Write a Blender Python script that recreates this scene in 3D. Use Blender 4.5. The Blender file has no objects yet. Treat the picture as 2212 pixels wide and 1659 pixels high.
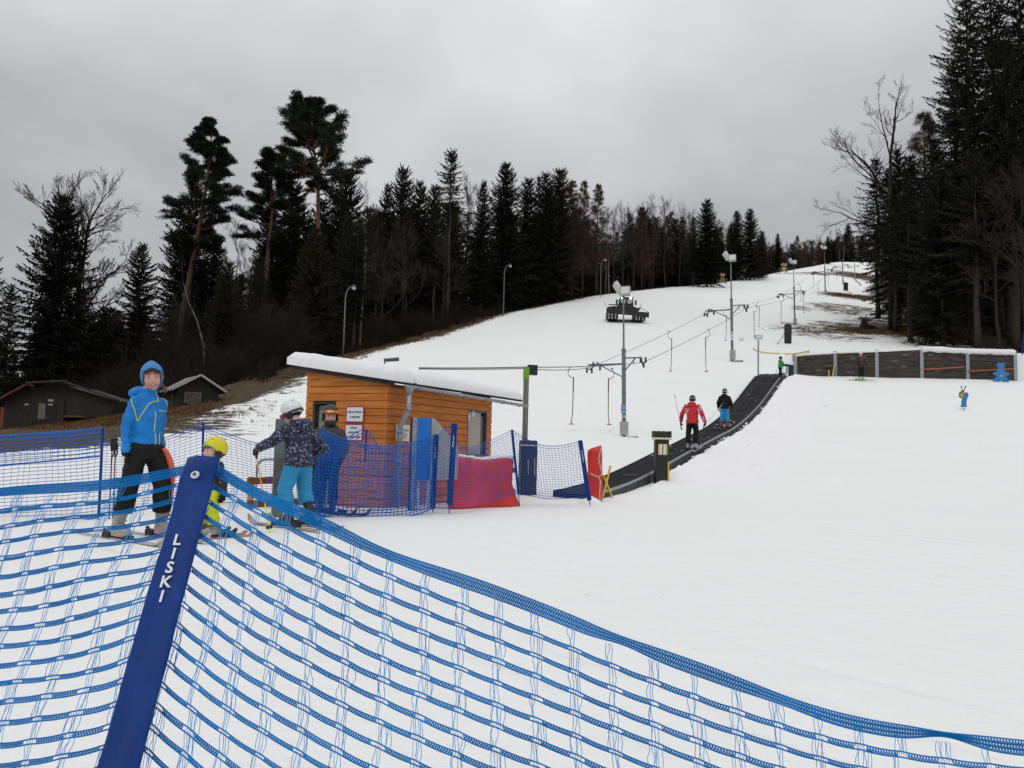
import bpy, math, random
import numpy as np
from mathutils import Vector, Matrix, noise
from mathutils.bvhtree import BVHTree

# ------------------------------------------------------------------ camera
S = bpy.context.scene
COL = S.collection
CAMZ = 1.30                      # eye height of the photographer over the snow
PITCH, ROLL, FPX = math.radians(4.56), 0.025, 1734.9    # focal length in units of a 2212 px wide picture
_F = Vector((0, math.cos(PITCH), math.sin(PITCH)))
_U0 = Vector((0, -math.sin(PITCH), math.cos(PITCH)))
_R0 = Vector((1, 0, 0))
_R = _R0*math.cos(ROLL) + _U0*math.sin(ROLL)
_U = -_R0*math.sin(ROLL) + _U0*math.cos(ROLL)
cam_data = bpy.data.cameras.new('camera')
cam = bpy.data.objects.new('camera', cam_data); COL.objects.link(cam)
M3 = Matrix((_R, _U, -_F)).transposed()
cam.matrix_world = Matrix.Translation((0, 0, CAMZ)) @ M3.to_4x4()
cam_data.sensor_width = 36.0
cam_data.lens = 36.0*FPX/2212.0
cam_data.clip_start = 0.05; cam_data.clip_end = 3000
S.camera = cam

# ------------------------------------------------------------------ world, sun, exposure
SUN_EL, SUN_ROT = math.radians(48), math.radians(200)
world = bpy.data.worlds.new('World'); S.world = world
world.use_nodes = True
wn, wl = world.node_tree.nodes, world.node_tree.links
wn.clear()
w_out = wn.new('ShaderNodeOutputWorld'); w_bg = wn.new('ShaderNodeBackground')
w_sky = wn.new('ShaderNodeTexSky'); w_sky.sky_type = 'NISHITA'; w_sky.sun_disc = False
w_sky.sun_elevation = SUN_EL; w_sky.sun_rotation = SUN_ROT
w_tc = wn.new('ShaderNodeTexCoord')
w_sep = wn.new('ShaderNodeSeparateXYZ'); wl.new(w_tc.outputs['Generated'], w_sep.inputs[0])
def wmath(op, a, b=None, c=None):
    n = wn.new('ShaderNodeMath'); n.operation = op
    for i, v in enumerate((a, b, c)):
        if v is None: continue
        if isinstance(v, (int, float)): n.inputs[i].default_value = v
        else: wl.new(v, n.inputs[i])
    return n.outputs[0]
w_z = wmath('MAXIMUM', w_sep.outputs['Z'], 0.0)
w_zz = wmath('ADD', w_z, 0.28)
w_px = wmath('DIVIDE', w_sep.outputs['X'], w_zz); w_py = wmath('DIVIDE', w_sep.outputs['Y'], w_zz)
w_cmb = wn.new('ShaderNodeCombineXYZ'); wl.new(w_px, w_cmb.inputs[0]); wl.new(w_py, w_cmb.inputs[1])
w_n1 = wn.new('ShaderNodeTexNoise'); w_n1.inputs['Scale'].default_value = 1.15; w_n1.inputs['Detail'].default_value = 4.0
w_n1.inputs['Roughness'].default_value = 0.45; w_n1.inputs['Distortion'].default_value = 0.35
wl.new(w_cmb.outputs[0], w_n1.inputs['Vector'])
w_n2 = wn.new('ShaderNodeTexNoise'); w_n2.inputs['Scale'].default_value = 3.6; w_n2.inputs['Detail'].default_value = 5.0
w_n2.inputs['Roughness'].default_value = 0.5
wl.new(w_cmb.outputs[0], w_n2.inputs['Vector'])
# overcast luminance: zenith three times the horizon, clouds as slow variation
w_lum = wmath('MULTIPLY_ADD', w_z, 0.86, 0.297)
w_cl = wmath('MULTIPLY_ADD', w_n1.outputs['Fac'], 1.35, 0.34)
w_cl2 = wmath('MULTIPLY_ADD', w_n2.outputs['Fac'], 0.30, 0.85)
w_v = wmath('MULTIPLY', wmath('MULTIPLY', w_lum, w_cl), w_cl2)
w_tint = wn.new('ShaderNodeMixRGB'); w_tint.blend_type = 'MIX'
wl.new(w_n1.outputs['Fac'], w_tint.inputs[0])
w_tint.inputs[1].default_value = (9.5, 9.55, 10.2, 1); w_tint.inputs[2].default_value = (10.0, 10.0, 10.0, 1)
w_mul = wn.new('ShaderNodeMixRGB'); w_mul.blend_type = 'MULTIPLY'; w_mul.inputs[0].default_value = 1.0
wl.new(w_tint.outputs[0], w_mul.inputs[1]); wl.new(w_v, w_mul.inputs[2])
w_mix = wn.new('ShaderNodeMixRGB'); w_mix.inputs[0].default_value = 0.96
wl.new(w_sky.outputs[0], w_mix.inputs[1]); wl.new(w_mul.outputs[0], w_mix.inputs[2])
wl.new(w_mix.outputs[0], w_bg.inputs[0]); w_bg.inputs[1].default_value = 0.1
wl.new(w_bg.outputs[0], w_out.inputs[0])
sun_d = bpy.data.lights.new('sun', 'SUN'); sun_d.energy = 0.46; sun_d.angle = math.radians(18); sun_d.color = (1.0, 0.975, 0.94)
sun = bpy.data.objects.new('sun', sun_d); COL.objects.link(sun)
sun.rotation_euler = (math.pi/2 - SUN_EL, 0, -SUN_ROT + math.pi)
S.view_settings.view_transform = 'Standard'; S.view_settings.look = 'None'
S.view_settings.exposure = 0.0; S.view_settings.gamma = 1.0
S.cycles.max_bounces = 6; S.cycles.diffuse_bounces = 3; S.cycles.transparent_max_bounces = 6

# ------------------------------------------------------------------ picture direction helpers
def ray(px, py):
    return (_F + _R*((px-1106)/FPX) - _U*((py-829.5)/FPX))
def at(px, py, Y):
    """point seen at (px, py) of the 2212 px picture, Y metres ahead"""
    d = ray(px, py); t = Y/d.y
    return Vector((0, 0, CAMZ)) + d*t
def project(p):
    v = Vector(p) - Vector((0, 0, CAMZ)); z = v.dot(_F)
    return 1106 + FPX*v.dot(_R)/z, 829.5 - FPX*v.dot(_U)/z

# ------------------------------------------------------------------ terrain
_ky = np.array([-30, 0, 5, 8, 12, 18, 22, 27, 30, 34, 40, 46, 52, 58, 70, 88, 94, 120, 145, 155, 190, 215, 235, 255, 300, 700], float)
_kz = np.array([-1.3, -1.3, -1.15, -1.04, -1.0, -0.98, -0.70, -0.12, 0.28, 0.83, 2.05, 3.65, 5.22, 6.7, 9.35, 14.0, 15.6, 23.3, 30, 32.6, 43, 51.2, 57.6, 60, 58, 40], float)
_m = np.zeros_like(_ky)
_dl = np.diff(_kz)/np.diff(_ky)
_m[1:-1] = (_dl[:-1]+_dl[1:])/2; _m[0] = _dl[0]; _m[-1] = _dl[-1]
def f_prof(y):
    y = np.clip(np.asarray(y, float), -30, 699)
    i = np.clip(np.searchsorted(_ky, y, side='right')-1, 0, len(_ky)-2)
    h = _ky[i+1]-_ky[i]; t = (y-_ky[i])/h
    return ((2*t**3-3*t**2+1)*_kz[i] + (t**3-2*t**2+t)*h*_m[i] + (-2*t**3+3*t**2)*_kz[i+1] + (t**3-t**2)*h*_m[i+1])
_Ly = [0, 22, 26, 36, 46, 62, 80, 97, 120, 145, 165, 200, 220, 245, 300, 700]
_Lx = [-30, -16, -12.5, -13, -11.8, -9.5, -5, -0.3, 12.5, 28, 43, 68, 85, 106, 150, 500]
_Ry = [0, 40, 52, 65, 80, 92, 120, 155, 190, 230, 260, 700]
_Rx = [90, 60, 40, 43, 44, 43, 54, 68, 86, 106, 130, 560]
def edge_l(y): return np.interp(y, _Ly, _Lx)
def edge_r(y): return np.interp(y, _Ry, _Rx)
def sstep(a, b, v):
    t = np.clip((np.asarray(v, float)-a)/(b-a), 0, 1); return t*t*(3-2*t)
WALL_Y, WALL_X0, WALL_X1 = 52.0, 18.4, 33.2
def hgt(x, y):
    x = np.asarray(x, float); y = np.asarray(y, float)
    z = f_prof(y)
    d = np.maximum(0, edge_l(y)-x)
    drop = np.minimum(0.19*d + 0.0042*d*d, 9 + 0.42*np.maximum(0, d-24))*sstep(23, 50, y)
    z = z - drop
    z = np.maximum(z, -1.35)
    dr = np.maximum(0, x-edge_r(y))
    z = z + np.minimum(0.05*dr, 4)*sstep(50, 75, y)
    # terrace behind the plank retaining wall
    w = sstep(WALL_X0-1.2, WALL_X0+0.6, x)*(1-sstep(WALL_X1+2, WALL_X1+9, x))
    back = np.maximum(z, 6.72 + 0.035*(y-WALL_Y) + 0.02*(x-18))
    front = np.minimum(z, 5.16)
    tgt = np.where(y > WALL_Y+0.05, back, np.where(y > 49.5, front, z))
    z = z*(1-w) + tgt*w
    return z + CAMZ
def H(x, y): return float(hgt(x, y))
def gnd(px, py, y0=3.0, y1=400.0):
    d = ray(px, py); o = Vector((0, 0, CAMZ))
    ys = np.concatenate([np.arange(y0, 30, 0.02), np.arange(30, y1, 0.1)])
    xs = d.x/d.y*ys; zs = CAMZ + d.z/d.y*ys
    g = zs < hgt(xs, ys)
    k = int(np.argmax(g)) if g.any() else len(ys)-1
    return Vector((xs[k], ys[k], float(hgt(xs[k], ys[k]))))

# ------------------------------------------------------------------ materials
MATS = {}
def mat(name, col, rough=0.7, metal=0.0, var=0.0, vscale=5.0, bump=0.0, bscale=40.0, coat=0.0, emit=None, estr=0.0, spec=None, col2=None, stretch=None):
    if name in MATS: return MATS[name]
    m = bpy.data.materials.new(name); m.use_nodes = True
    n, l = m.node_tree.nodes, m.node_tree.links
    b = n['Principled BSDF']
    b.inputs['Base Color'].default_value = (*col, 1); b.inputs['Roughness'].default_value = rough; b.inputs['Metallic'].default_value = metal
    if spec is not None: b.inputs['Specular IOR Level'].default_value = spec
    if coat: b.inputs['Coat Weight'].default_value = coat
    if emit: b.inputs['Emission Color'].default_value = (*emit, 1); b.inputs['Emission Strength'].default_value = estr
    if var or bump:
        tc = n.new('ShaderNodeTexCoord'); vec = tc.outputs['Object']
        if stretch:
            mp = n.new('ShaderNodeMapping'); mp.inputs['Scale'].default_value = stretch; l.new(vec, mp.inputs[0]); vec = mp.outputs[0]
    if var:
        t = n.new('ShaderNodeTexNoise'); t.inputs['Scale'].default_value = vscale; t.inputs['Detail'].default_value = 6; t.inputs['Roughness'].default_value = 0.65
        l.new(vec, t.inputs['Vector'])
        r = n.new('ShaderNodeValToRGB'); l.new(t.outputs['Fac'], r.inputs[0])
        c2 = col2 or tuple(min(1, c*(1+var)) for c in col)
        r.color_ramp.elements[0].position = 0.32; r.color_ramp.elements[1].position = 0.68
        r.color_ramp.elements[0].color = (*[c*(1-var) for c in col], 1) if col2 is None else (*col, 1)
        r.color_ramp.elements[1].color = (*c2, 1)
        l.new(r.outputs[0], b.inputs['Base Color'])
    if bump:
        t2 = n.new('ShaderNodeTexNoise'); t2.inputs['Scale'].default_value = bscale; t2.inputs['Detail'].default_value = 5
        l.new(vec, t2.inputs['Vector'])
        bp = n.new('ShaderNodeBump'); bp.inputs['Strength'].default_value = bump; bp.inputs['Distance'].default_value = 0.02
        l.new(t2.outputs['Fac'], bp.inputs['Height']); l.new(bp.outputs[0], b.inputs['Normal'])
    MATS[name] = m
    return m

def snow_material():
    m = bpy.data.materials.new('snow_and_grass'); m.use_nodes = True
    n, l = m.node_tree.nodes, m.node_tree.links
    b = n['Principled BSDF']; b.inputs['Roughness'].default_value = 0.75; b.inputs['Specular IOR Level'].default_value = 0.25
    tc = n.new('ShaderNodeTexCoord'); P = tc.outputs['Object']
    def nz(scale, detail, rough=0.6, vec=None, dist=0.0):
        t = n.new('ShaderNodeTexNoise'); t.inputs['Scale'].default_value = scale; t.inputs['Detail'].default_value = detail
        t.inputs['Roughness'].default_value = rough; t.inputs['Distortion'].default_value = dist; l.new(vec or P, t.inputs['Vector']); return t.outputs['Fac']
    def mth(op, a, c=None, d=None, clamp=False):
        k = n.new('ShaderNodeMath'); k.operation = op; k.use_clamp = clamp
        for i, v in enumerate((a, c, d)):
            if v is None: continue
            if isinstance(v, (int, float)): k.inputs[i].default_value = v
            else: l.new(v, k.inputs[i])
        return k.outputs[0]
    def mix(fac, a, c):
        k = n.new('ShaderNodeMixRGB')
        if isinstance(fac, (int, float)): k.inputs[0].default_value = fac
        else: l.new(fac, k.inputs[0])
        for i, v in ((1, a), (2, c)):
            if isinstance(v, tuple): k.inputs[i].default_value = (*v, 1)
            else: l.new(v, k.inputs[i])
        return k.outputs[0]
    at_ = n.new('ShaderNodeAttribute'); at_.attribute_name = 'bare'
    wood = n.new('ShaderNodeAttribute'); wood.attribute_name = 'forest'
    # snow: nearly white, faint grey and ochre meltwater tone, small specks of dirt
    s1 = mix(nz(0.35, 5, 0.6), (0.80, 0.805, 0.785), (0.86, 0.868, 0.85))
    mp = n.new('ShaderNodeMapping'); mp.inputs['Scale'].default_value = (0.8, 1.7, 1.0); mp.inputs['Rotation'].default_value = (0, 0, 0.45); l.new(P, mp.inputs[0])
    s2 = mix(mth('MULTIPLY', mth('SMOOTHSTEP', nz(2.2, 6, 0.62, mp.outputs[0]), 0.54, 0.72) if False else mth('MULTIPLY_ADD', nz(2.2, 6, 0.62, mp.outputs[0]), 2.4, -1.25, True), 0.30), s1, (0.68, 0.68, 0.675))
    dirt = mth('MULTIPLY', mth('GREATER_THAN', nz(6.5, 3, 0.6), 0.722), mth('MULTIPLY_ADD', nz(0.22, 3), 3.0, -1.25, True))
    s3 = mix(mth('MULTIPLY', dirt, 0.75), s2, (0.16, 0.135, 0.10))
    # dead grass and leaf litter showing through
    g0 = mix(nz(0.55, 4), (0.120, 0.062, 0.025), (0.072, 0.060, 0.024))
    g1 = mix(mth('MULTIPLY_ADD', nz(5.0, 6, 0.7), 3.2, -1.15, True), (0.020, 0.014, 0.008), g0)
    g2 = mix(wood.outputs['Fac'], g1, mix(nz(1.2, 6, 0.7), (0.018, 0.013, 0.010), (0.062, 0.030, 0.020)))
    mp2 = n.new('ShaderNodeMapping'); mp2.inputs['Scale'].default_value = (0.55, 1.5, 1.0); mp2.inputs['Rotation'].default_value = (0, 0, -0.25); l.new(P, mp2.inputs[0])
    br = mth('ADD', at_.outputs['Fac'], mth('MULTIPLY_ADD', nz(2.1, 9, 0.72, mp2.outputs[0], 0.3), 1.9, -0.95))
    br = mth('ADD', br, mth('MULTIPLY_ADD', nz(0.42, 3), 0.9, -0.45))
    fac = mth('MULTIPLY_ADD', br, 9.0, -3.6, True)
    fac = mth('MULTIPLY', fac, mth('MULTIPLY_ADD', at_.outputs['Fac'], 20.0, -0.4, True))
    l.new(mix(fac, s3, g2), b.inputs['Base Color'])
    # relief: trampled, skied snow
    hb = mth('ADD', mth('MULTIPLY', nz(2.2, 6, 0.62, mp.outputs[0]), 0.040), mth('MULTIPLY', nz(14, 5, 0.6), 0.010))
    wv = n.new('ShaderNodeTexWave'); wv.inputs['Scale'].default_value = 0.9; wv.inputs['Distortion'].default_value = 9.0; wv.inputs['Detail'].default_value = 3.0; wv.inputs['Detail Scale'].default_value = 0.35; wv.bands_direction = 'X'
    l.new(mp2.outputs[0], wv.inputs[0])
    trk = mth('MULTIPLY', mth('POWER', wv.outputs['Fac'], 5.0), mth('MULTIPLY_ADD', nz(0.30, 3), 3.0, -1.2, True))
    hb = mth('ADD', hb, mth('MULTIPLY', trk, -0.035))
    hb = mth('ADD', hb, mth('MULTIPLY', nz(5.5, 4, 0.6), 0.018))
    hb = mth('ADD', hb, mth('MULTIPLY', fac, -0.05))
    bp = n.new('ShaderNodeBump'); bp.inputs['Strength'].default_value = 1.0; bp.inputs['Distance'].default_value = 1.0
    l.new(hb, bp.inputs['Height']); l.new(bp.outputs[0], b.inputs['Normal'])
    return m
M_SNOW = snow_material()
def plain_snow():
    return mat('packed_snow', (0.83, 0.83, 0.825), 0.75, var=0.03, vscale=6, bump=0.5, bscale=9, spec=0.2)

# ------------------------------------------------------------------ mesh builder
class MB:
    def __init__(self): self.v = []; self.f = []; self.mi = []; self.nv = 0
    def add(self, verts, faces, m=0):
        o = self.nv
        verts = np.asarray(verts, float).reshape(-1, 3)
        self.v.append(verts); self.nv += len(verts)
        for f in faces: self.f.append(tuple(int(i)+o for i in f)); self.mi.append(m)
        return self
    def box(self, c, s, rot=None, m=0, taper=1.0):
        x, y, z = [k/2 for k in s]
        p = np.array([(-x, -y, -z), (x, -y, -z), (x, y, -z), (-x, y, -z), (-x*taper, -y*taper, z), (x*taper, -y*taper, z), (x*taper, y*taper, z), (-x*taper, y*taper, z)])
        if rot is not None:
            R = np.array(rot.to_matrix() if hasattr(rot, 'to_matrix') else rot); p = p @ R.T
        return self.add(p+np.array(c), [(0, 3, 2, 1), (4, 5, 6, 7), (0, 1, 5, 4), (1, 2, 6, 5), (2, 3, 7, 6), (3, 0, 4, 7)], m)
    def bar(self, a, b, w, h=None, m=0, up=(0, 0, 1)):
        a, b = Vector(a), Vector(b); d = (b-a); L = d.length; d.normalize()
        u = Vector(up)
        if abs(d.dot(u)) > 0.98: u = Vector((1, 0, 0))
        s = d.cross(u).normalized(); t = s.cross(d)
        R = Matrix((s, d, t)).transposed()
        return self.box((a+b)/2, (w, L, h or w), R, m)
    def tube(self, pts, r, n=8, cap=True, m=0, squash=None):
        pts = np.asarray(pts, float); k = len(pts)
        r = np.broadcast_to(np.asarray(r, float), (k,))
        T = np.gradient(pts, axis=0); T /= np.maximum(np.linalg.norm(T, axis=1), 1e-9)[:, None]
        ref = np.array([0, 0, 1.0]) if abs(T[:, 2]).mean() < 0.85 else np.array([1.0, 0, 0])
        A = np.cross(T, ref); A /= np.maximum(np.linalg.norm(A, axis=1), 1e-9)[:, None]; B = np.cross(A, T)
        an = np.arange(n)*2*math.pi/n
        ca, sa = np.cos(an), np.sin(an)
        V = pts[:, None, :] + r[:, None, None]*(ca[None, :, None]*A[:, None, :] + sa[None, :, None]*B[:, None, :])
        F = []
        for i in range(k-1):
            for j in range(n):
                j2 = (j+1) % n
                F.append((i*n+j, i*n+j2, (i+1)*n+j2, (i+1)*n+j))
        if cap: F.append(tuple(range(n-1, -1, -1))); F.append(tuple((k-1)*n+j for j in range(n)))
        return self.add(V.reshape(-1, 3), [f[::-1] for f in F], m)
    def cyl(self, a, b, r, n=14, m=0, r2=None):
        return self.tube([a, b], [r, r if r2 is None else r2], n, True, m)
    def prism(self, poly, origin, ax, ay, depth, m=0):
        """outline (2-D list) in plane origin+ax,ay, extruded by vector depth"""
        o, ax, ay, dv = [np.array(k, float) for k in (origin, ax, ay, depth)]
        p = np.array([o+ax*x+ay*y for x, y in poly]); k = len(poly)
        V = np.vstack([p, p+dv])
        F = [tuple(range(k-1, -1, -1)), tuple(range(k, 2*k))] + [(i, (i+1) % k, k+(i+1) % k, k+i) for i in range(k)]
        return self.add(V, F, m)
    def ell(self, c, r, nu=16, nv=10, m=0, rot=None):
        V = []; F = []
        for i in range(nv+1):
            th = math.pi*i/nv
            for j in range(nu):
                ph = 2*math.pi*j/nu
                V.append((math.sin(th)*math.cos(ph)*r[0], math.sin(th)*math.sin(ph)*r[1], math.cos(th)*r[2]))
        for i in range(nv):
            for j in range(nu):
                F.append((i*nu+j, (i+1)*nu+j, (i+1)*nu+(j+1) % nu, i*nu+(j+1) % nu))
        V = np.array(V)
        if rot is not None: V = V @ np.array(rot).T
        return self.add(V+np.array(c), F, m)
    def rings(self, rings, cap=True, m=0):
        """stack of closed loops with the same number of points"""
        n = len(rings[0]); k = len(rings)
        V = np.array(rings, float).reshape(-1, 3); F = []
        for i in range(k-1):
            for j in range(n): F.append((i*n+j, i*n+(j+1) % n, (i+1)*n+(j+1) % n, (i+1)*n+j))
        if cap: F.append(tuple(range(n-1, -1, -1))); F.append(tuple((k-1)*n+j for j in range(n)))
        return self.add(V, F, m)
    def mesh(self, name, mats, smooth=False):
        me = bpy.data.meshes.new(name)
        V = np.vstack(self.v) if self.v else np.zeros((0, 3))
        me.from_pydata(V.tolist(), [], self.f)
        for mm in (mats if isinstance(mats, (list, tuple)) else [mats]): me.materials.append(mm)
        if any(self.mi): me.polygons.foreach_set('material_index', self.mi)
        if smooth: me.polygons.foreach_set('use_smooth', [True]*len(self.f))
        me.update()
        return me
    def build(self, name, mats, parent=None, smooth=False, bevel=0.0, loc=None):
        o = bpy.data.objects.new(name, self.mesh(name, mats, smooth)); COL.objects.link(o)
        if parent is not None: o.parent = parent
        if loc is not None: o.location = loc
        if bevel:
            b = o.modifiers.new('bevel', 'BEVEL'); b.width = bevel; b.segments = 2; b.limit_method = 'ANGLE'
        return o
def fast_mesh(name, V, quads, mats, smooth=False, mi=None):
    """numpy route for big meshes: V (n,3), quads (m,k)"""
    me = bpy.data.meshes.new(name); V = np.asarray(V, np.float32); Q = np.asarray(quads, np.int32); k = Q.shape[1]
    me.vertices.add(len(V)); me.vertices.foreach_set('co', V.ravel())
    me.loops.add(Q.size); me.loops.foreach_set('vertex_index', Q.ravel())
    me.polygons.add(len(Q)); me.polygons.foreach_set('loop_start', np.arange(0, Q.size, k, dtype=np.int32))
    for mm in (mats if isinstance(mats, (list, tuple)) else [mats]): me.materials.append(mm)
    if mi is not None: me.polygons.foreach_set('material_index', np.asarray(mi, np.int32))
    if smooth: me.polygons.foreach_set('use_smooth', np.ones(len(Q), bool))
    me.update(calc_edges=True); me.validate()
    return me
def obj(name, me, parent=None, loc=None):
    o = bpy.data.objects.new(name, me); COL.objects.link(o)
    if parent is not None: o.parent = parent
    if loc is not None: o.location = loc
    return o
def tag(o, label, cat, group=None):
    o['label'] = label; o['category'] = cat
    if group: o['group'] = group
    return o
def thing(name, label, cat, loc=(0, 0, 0), rz=0.0, group=None):
    o = bpy.data.objects.new(name, None); COL.objects.link(o); o.empty_display_size = 0.1
    o.location = loc; o.rotation_euler = (0, 0, rz)
    return tag(o, label, cat, group)
def struct(o, kind='structure'):
    o['kind'] = kind; return o
def dup(src, loc, rz=0.0, label=None, scale=None, rot=None):
    r = src.copy(); COL.objects.link(r); r.location = loc; r.rotation_euler = rot if rot is not None else (0, 0, rz)
    if scale is not None: r.scale = scale if hasattr(scale, '__len__') else (scale,)*3
    if label: r['label'] = label
    for ch in list(src.children):
        c = ch.copy(); COL.objects.link(c); c.parent = r
        for g in ch.children:
            d = g.copy(); COL.objects.link(d); d.parent = c
    return r
def text_mesh(body, size, extr=0.0015, bold=0.0):
    cu = bpy.data.curves.new('lettering', 'FONT'); cu.body = body; cu.size = size; cu.extrude = extr; cu.align_x = 'CENTER'; cu.align_y = 'CENTER'; cu.offset = bold
    cu.space_line = 1.15; cu.resolution_u = 3
    o = bpy.data.objects.new('lettering', cu); COL.objects.link(o)
    dg = bpy.context.evaluated_depsgraph_get(); dg.update()
    me = bpy.data.meshes.new_from_object(o.evaluated_get(dg))
    bpy.data.objects.remove(o); bpy.data.curves.remove(cu)
    return me
# ------------------------------------------------------------------ ground sheet
def build_ground():
    ys = np.concatenate([np.arange(-14, -2, 1.5), np.arange(-2, 22, 0.3), np.arange(22, 51.6, 0.45), [51.7, 52.0, 52.1, 52.4], np.arange(52.8, 110, 0.8), np.arange(110, 270, 1.6), np.arange(270, 420, 10), np.arange(420, 900, 60)])
    xs = np.concatenate([np.arange(-420, -90, 22), np.arange(-90, -34, 2.2), np.arange(-34, -10, 0.6), np.arange(-10, 12, 0.4), np.arange(12, 40, 0.55), np.arange(40, 130, 1.3), np.arange(130, 480, 16)])
    X, Y = np.meshgrid(xs, ys)
    Z = hgt(X, Y)
    n1 = np.array([noise.noise((x*0.55, y*0.55, 0.3)) + 0.5*noise.noise((x*1.6, y*1.6, 4.1)) for x, y in zip(X.ravel(), Y.ravel())]).reshape(X.shape)
    n2 = np.array([noise.noise((x*0.13, y*0.13, 7.3)) for x, y in zip(X.ravel(), Y.ravel())]).reshape(X.shape)
    amp = 0.020 + 0.03*sstep(20, 60, Y)
    dl = edge_l(Y)-X; drr = X-edge_r(Y)
    # bare ground: left edge of the piste, right edge, and patches around the stump and pylons
    bare = np.maximum(sstep(-1.8, 3.2, dl)*sstep(15, 24, Y), np.maximum(sstep(-1.5, 3.5, drr)*sstep(56, 62, Y), 0.60*sstep(-13, 1.5, drr)*sstep(62, 69, Y)*(1-sstep(96, 112, Y))))
    bare = np.where((Y > 46), np.maximum(bare, 0.95*sstep(-0.6, 0.6, dl - 1.0)*sstep(88, 97, Y)), bare)
    for (px, py, rx, ry, s) in PATCHES:
        g = gnd(px, py)
        q = np.sqrt(((X-g.x)/rx)**2 + ((Y-g.y)/(ry*(2.2 if g.y > 60 else 1.2)))**2)
        bare = np.maximum(bare, min(.95, s)*(1-sstep(0.25, 1.0, q)))
    bare = bare*(1 - (sstep(WALL_X0-3, WALL_X0, X)*(1-sstep(46, 50, X))*(1-sstep(54.5, 60, Y))*sstep(10, 30, X)))
    fo = np.maximum(sstep(2.5, 8, dl)*sstep(52, 66, Y), sstep(1.5, 7, drr)*sstep(56, 62, Y))
    Z = Z + n1*amp*(1+1.5*bare) + n2*0.05*sstep(24, 50, Y) + bare*np.abs(n1)*0.12*sstep(18, 30, Y)
    ny, nx = X.shape
    V = np.stack([X, Y, Z], -1).reshape(-1, 3)
    idx = np.arange(ny*nx).reshape(ny, nx)
    Q = np.stack([idx[:-1, :-1], idx[:-1, 1:], idx[1:, 1:], idx[1:, :-1]], -1).reshape(-1, 4)
    me = fast_mesh('snow_slope', V, Q, M_SNOW, True)
    for nm, arr in (('bare', bare), ('forest', fo)):
        a = me.attributes.new(nm, 'FLOAT', 'POINT'); a.data.foreach_set('value', arr.ravel().astype(np.float32))
    struct(obj('snow_slope', me))
PATCHES = [(1862, 712, 8, 6, .62), (1985, 716, 9, 6, .8), (1790, 722, 8, 5, .46), (2090, 722, 12, 5, .8), (1730, 712, 5, 3.5, .40), (1820, 668, 8, 7, .50),
           (1840, 640, 6, 9, .70), (1870, 600, 7, 14, .70), (1800, 592, 16, 4, .55), (1700, 591, 10, 2.4, .42), (1620, 602, 9, 2.4, .40), (1735, 667, 3, 2.6, .42), (1716, 702, 2.5, 2.0, .5), (1460, 618, 7, 3, .6),
           (395, 905, 5, 6, .50), (560, 842, 3, 8, .62), (620, 825, 3, 8, .45), (420, 925, 5, 4, .40), (330, 925, 6, 5, .62)]
build_ground()

# ------------------------------------------------------------------ trees
rng = np.random.default_rng(11)
M_NEEDLE = mat('spruce_needles', (0.021, 0.023, 0.015), 0.85, var=0.5, vscale=0.9, spec=0.1)
def needle_material(name, c0, c1):
    m = bpy.data.materials.new(name); m.use_nodes = True; n, l = m.node_tree.nodes, m.node_tree.links; b = n['Principled BSDF']; b.inputs['Roughness'].default_value = .85; b.inputs['Specular IOR Level'].default_value = .1
    oi = n.new('ShaderNodeObjectInfo'); tc = n.new('ShaderNodeTexCoord'); t = n.new('ShaderNodeTexNoise'); t.inputs['Scale'].default_value = .9; t.inputs['Detail'].default_value = 6; l.new(tc.outputs['Object'], t.inputs['Vector'])
    a = n.new('ShaderNodeMath'); a.operation = 'MULTIPLY_ADD'; l.new(t.outputs['Fac'], a.inputs[0]); a.inputs[1].default_value = 1.5; a.inputs[2].default_value = -.75
    s = n.new('ShaderNodeMath'); s.operation = 'ADD'; s.use_clamp = True; l.new(a.outputs[0], s.inputs[0]); l.new(oi.outputs['Random'], s.inputs[1])
    x = n.new('ShaderNodeMixRGB'); l.new(s.outputs[0], x.inputs[0]); x.inputs[1].default_value = (*c0, 1); x.inputs[2].default_value = (*c1, 1); l.new(x.outputs[0], b.inputs[0])
    return m
M_NEEDLE = needle_material('spruce_needles_varied', (.012, .015, .010), (.038, .035, .020))
M_PINE = mat('pine_needles', (0.026, 0.032, 0.021), 0.85, var=0.45, vscale=0.8, spec=0.1)
M_BARK = mat('grey_brown_bark', (0.060, 0.050, 0.043), 0.9, var=0.5, vscale=6, bump=0.8, bscale=18, spec=0.1)
M_DARKBARK = mat('dark_bark', (0.035, 0.030, 0.027), 0.9, var=0.4, vscale=5, spec=0.1)
M_TWIG = mat('bare_twigs', (0.060, 0.048, 0.040), 0.9, var=0.3, vscale=0.6, spec=0.1)
M_LARCH = mat('larch_twigs', (0.085, 0.054, 0.034), 0.9, var=0.4, vscale=0.5, spec=0.1)
M_BRUSH = mat('undergrowth_twigs', (0.036, 0.026, 0.019), 0.9, var=0.55, vscale=0.35, spec=0.1)
M_BIRCH = mat('birch_bark', (0.17, 0.16, 0.15), 0.8, var=0.7, vscale=2, spec=0.1)
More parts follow.
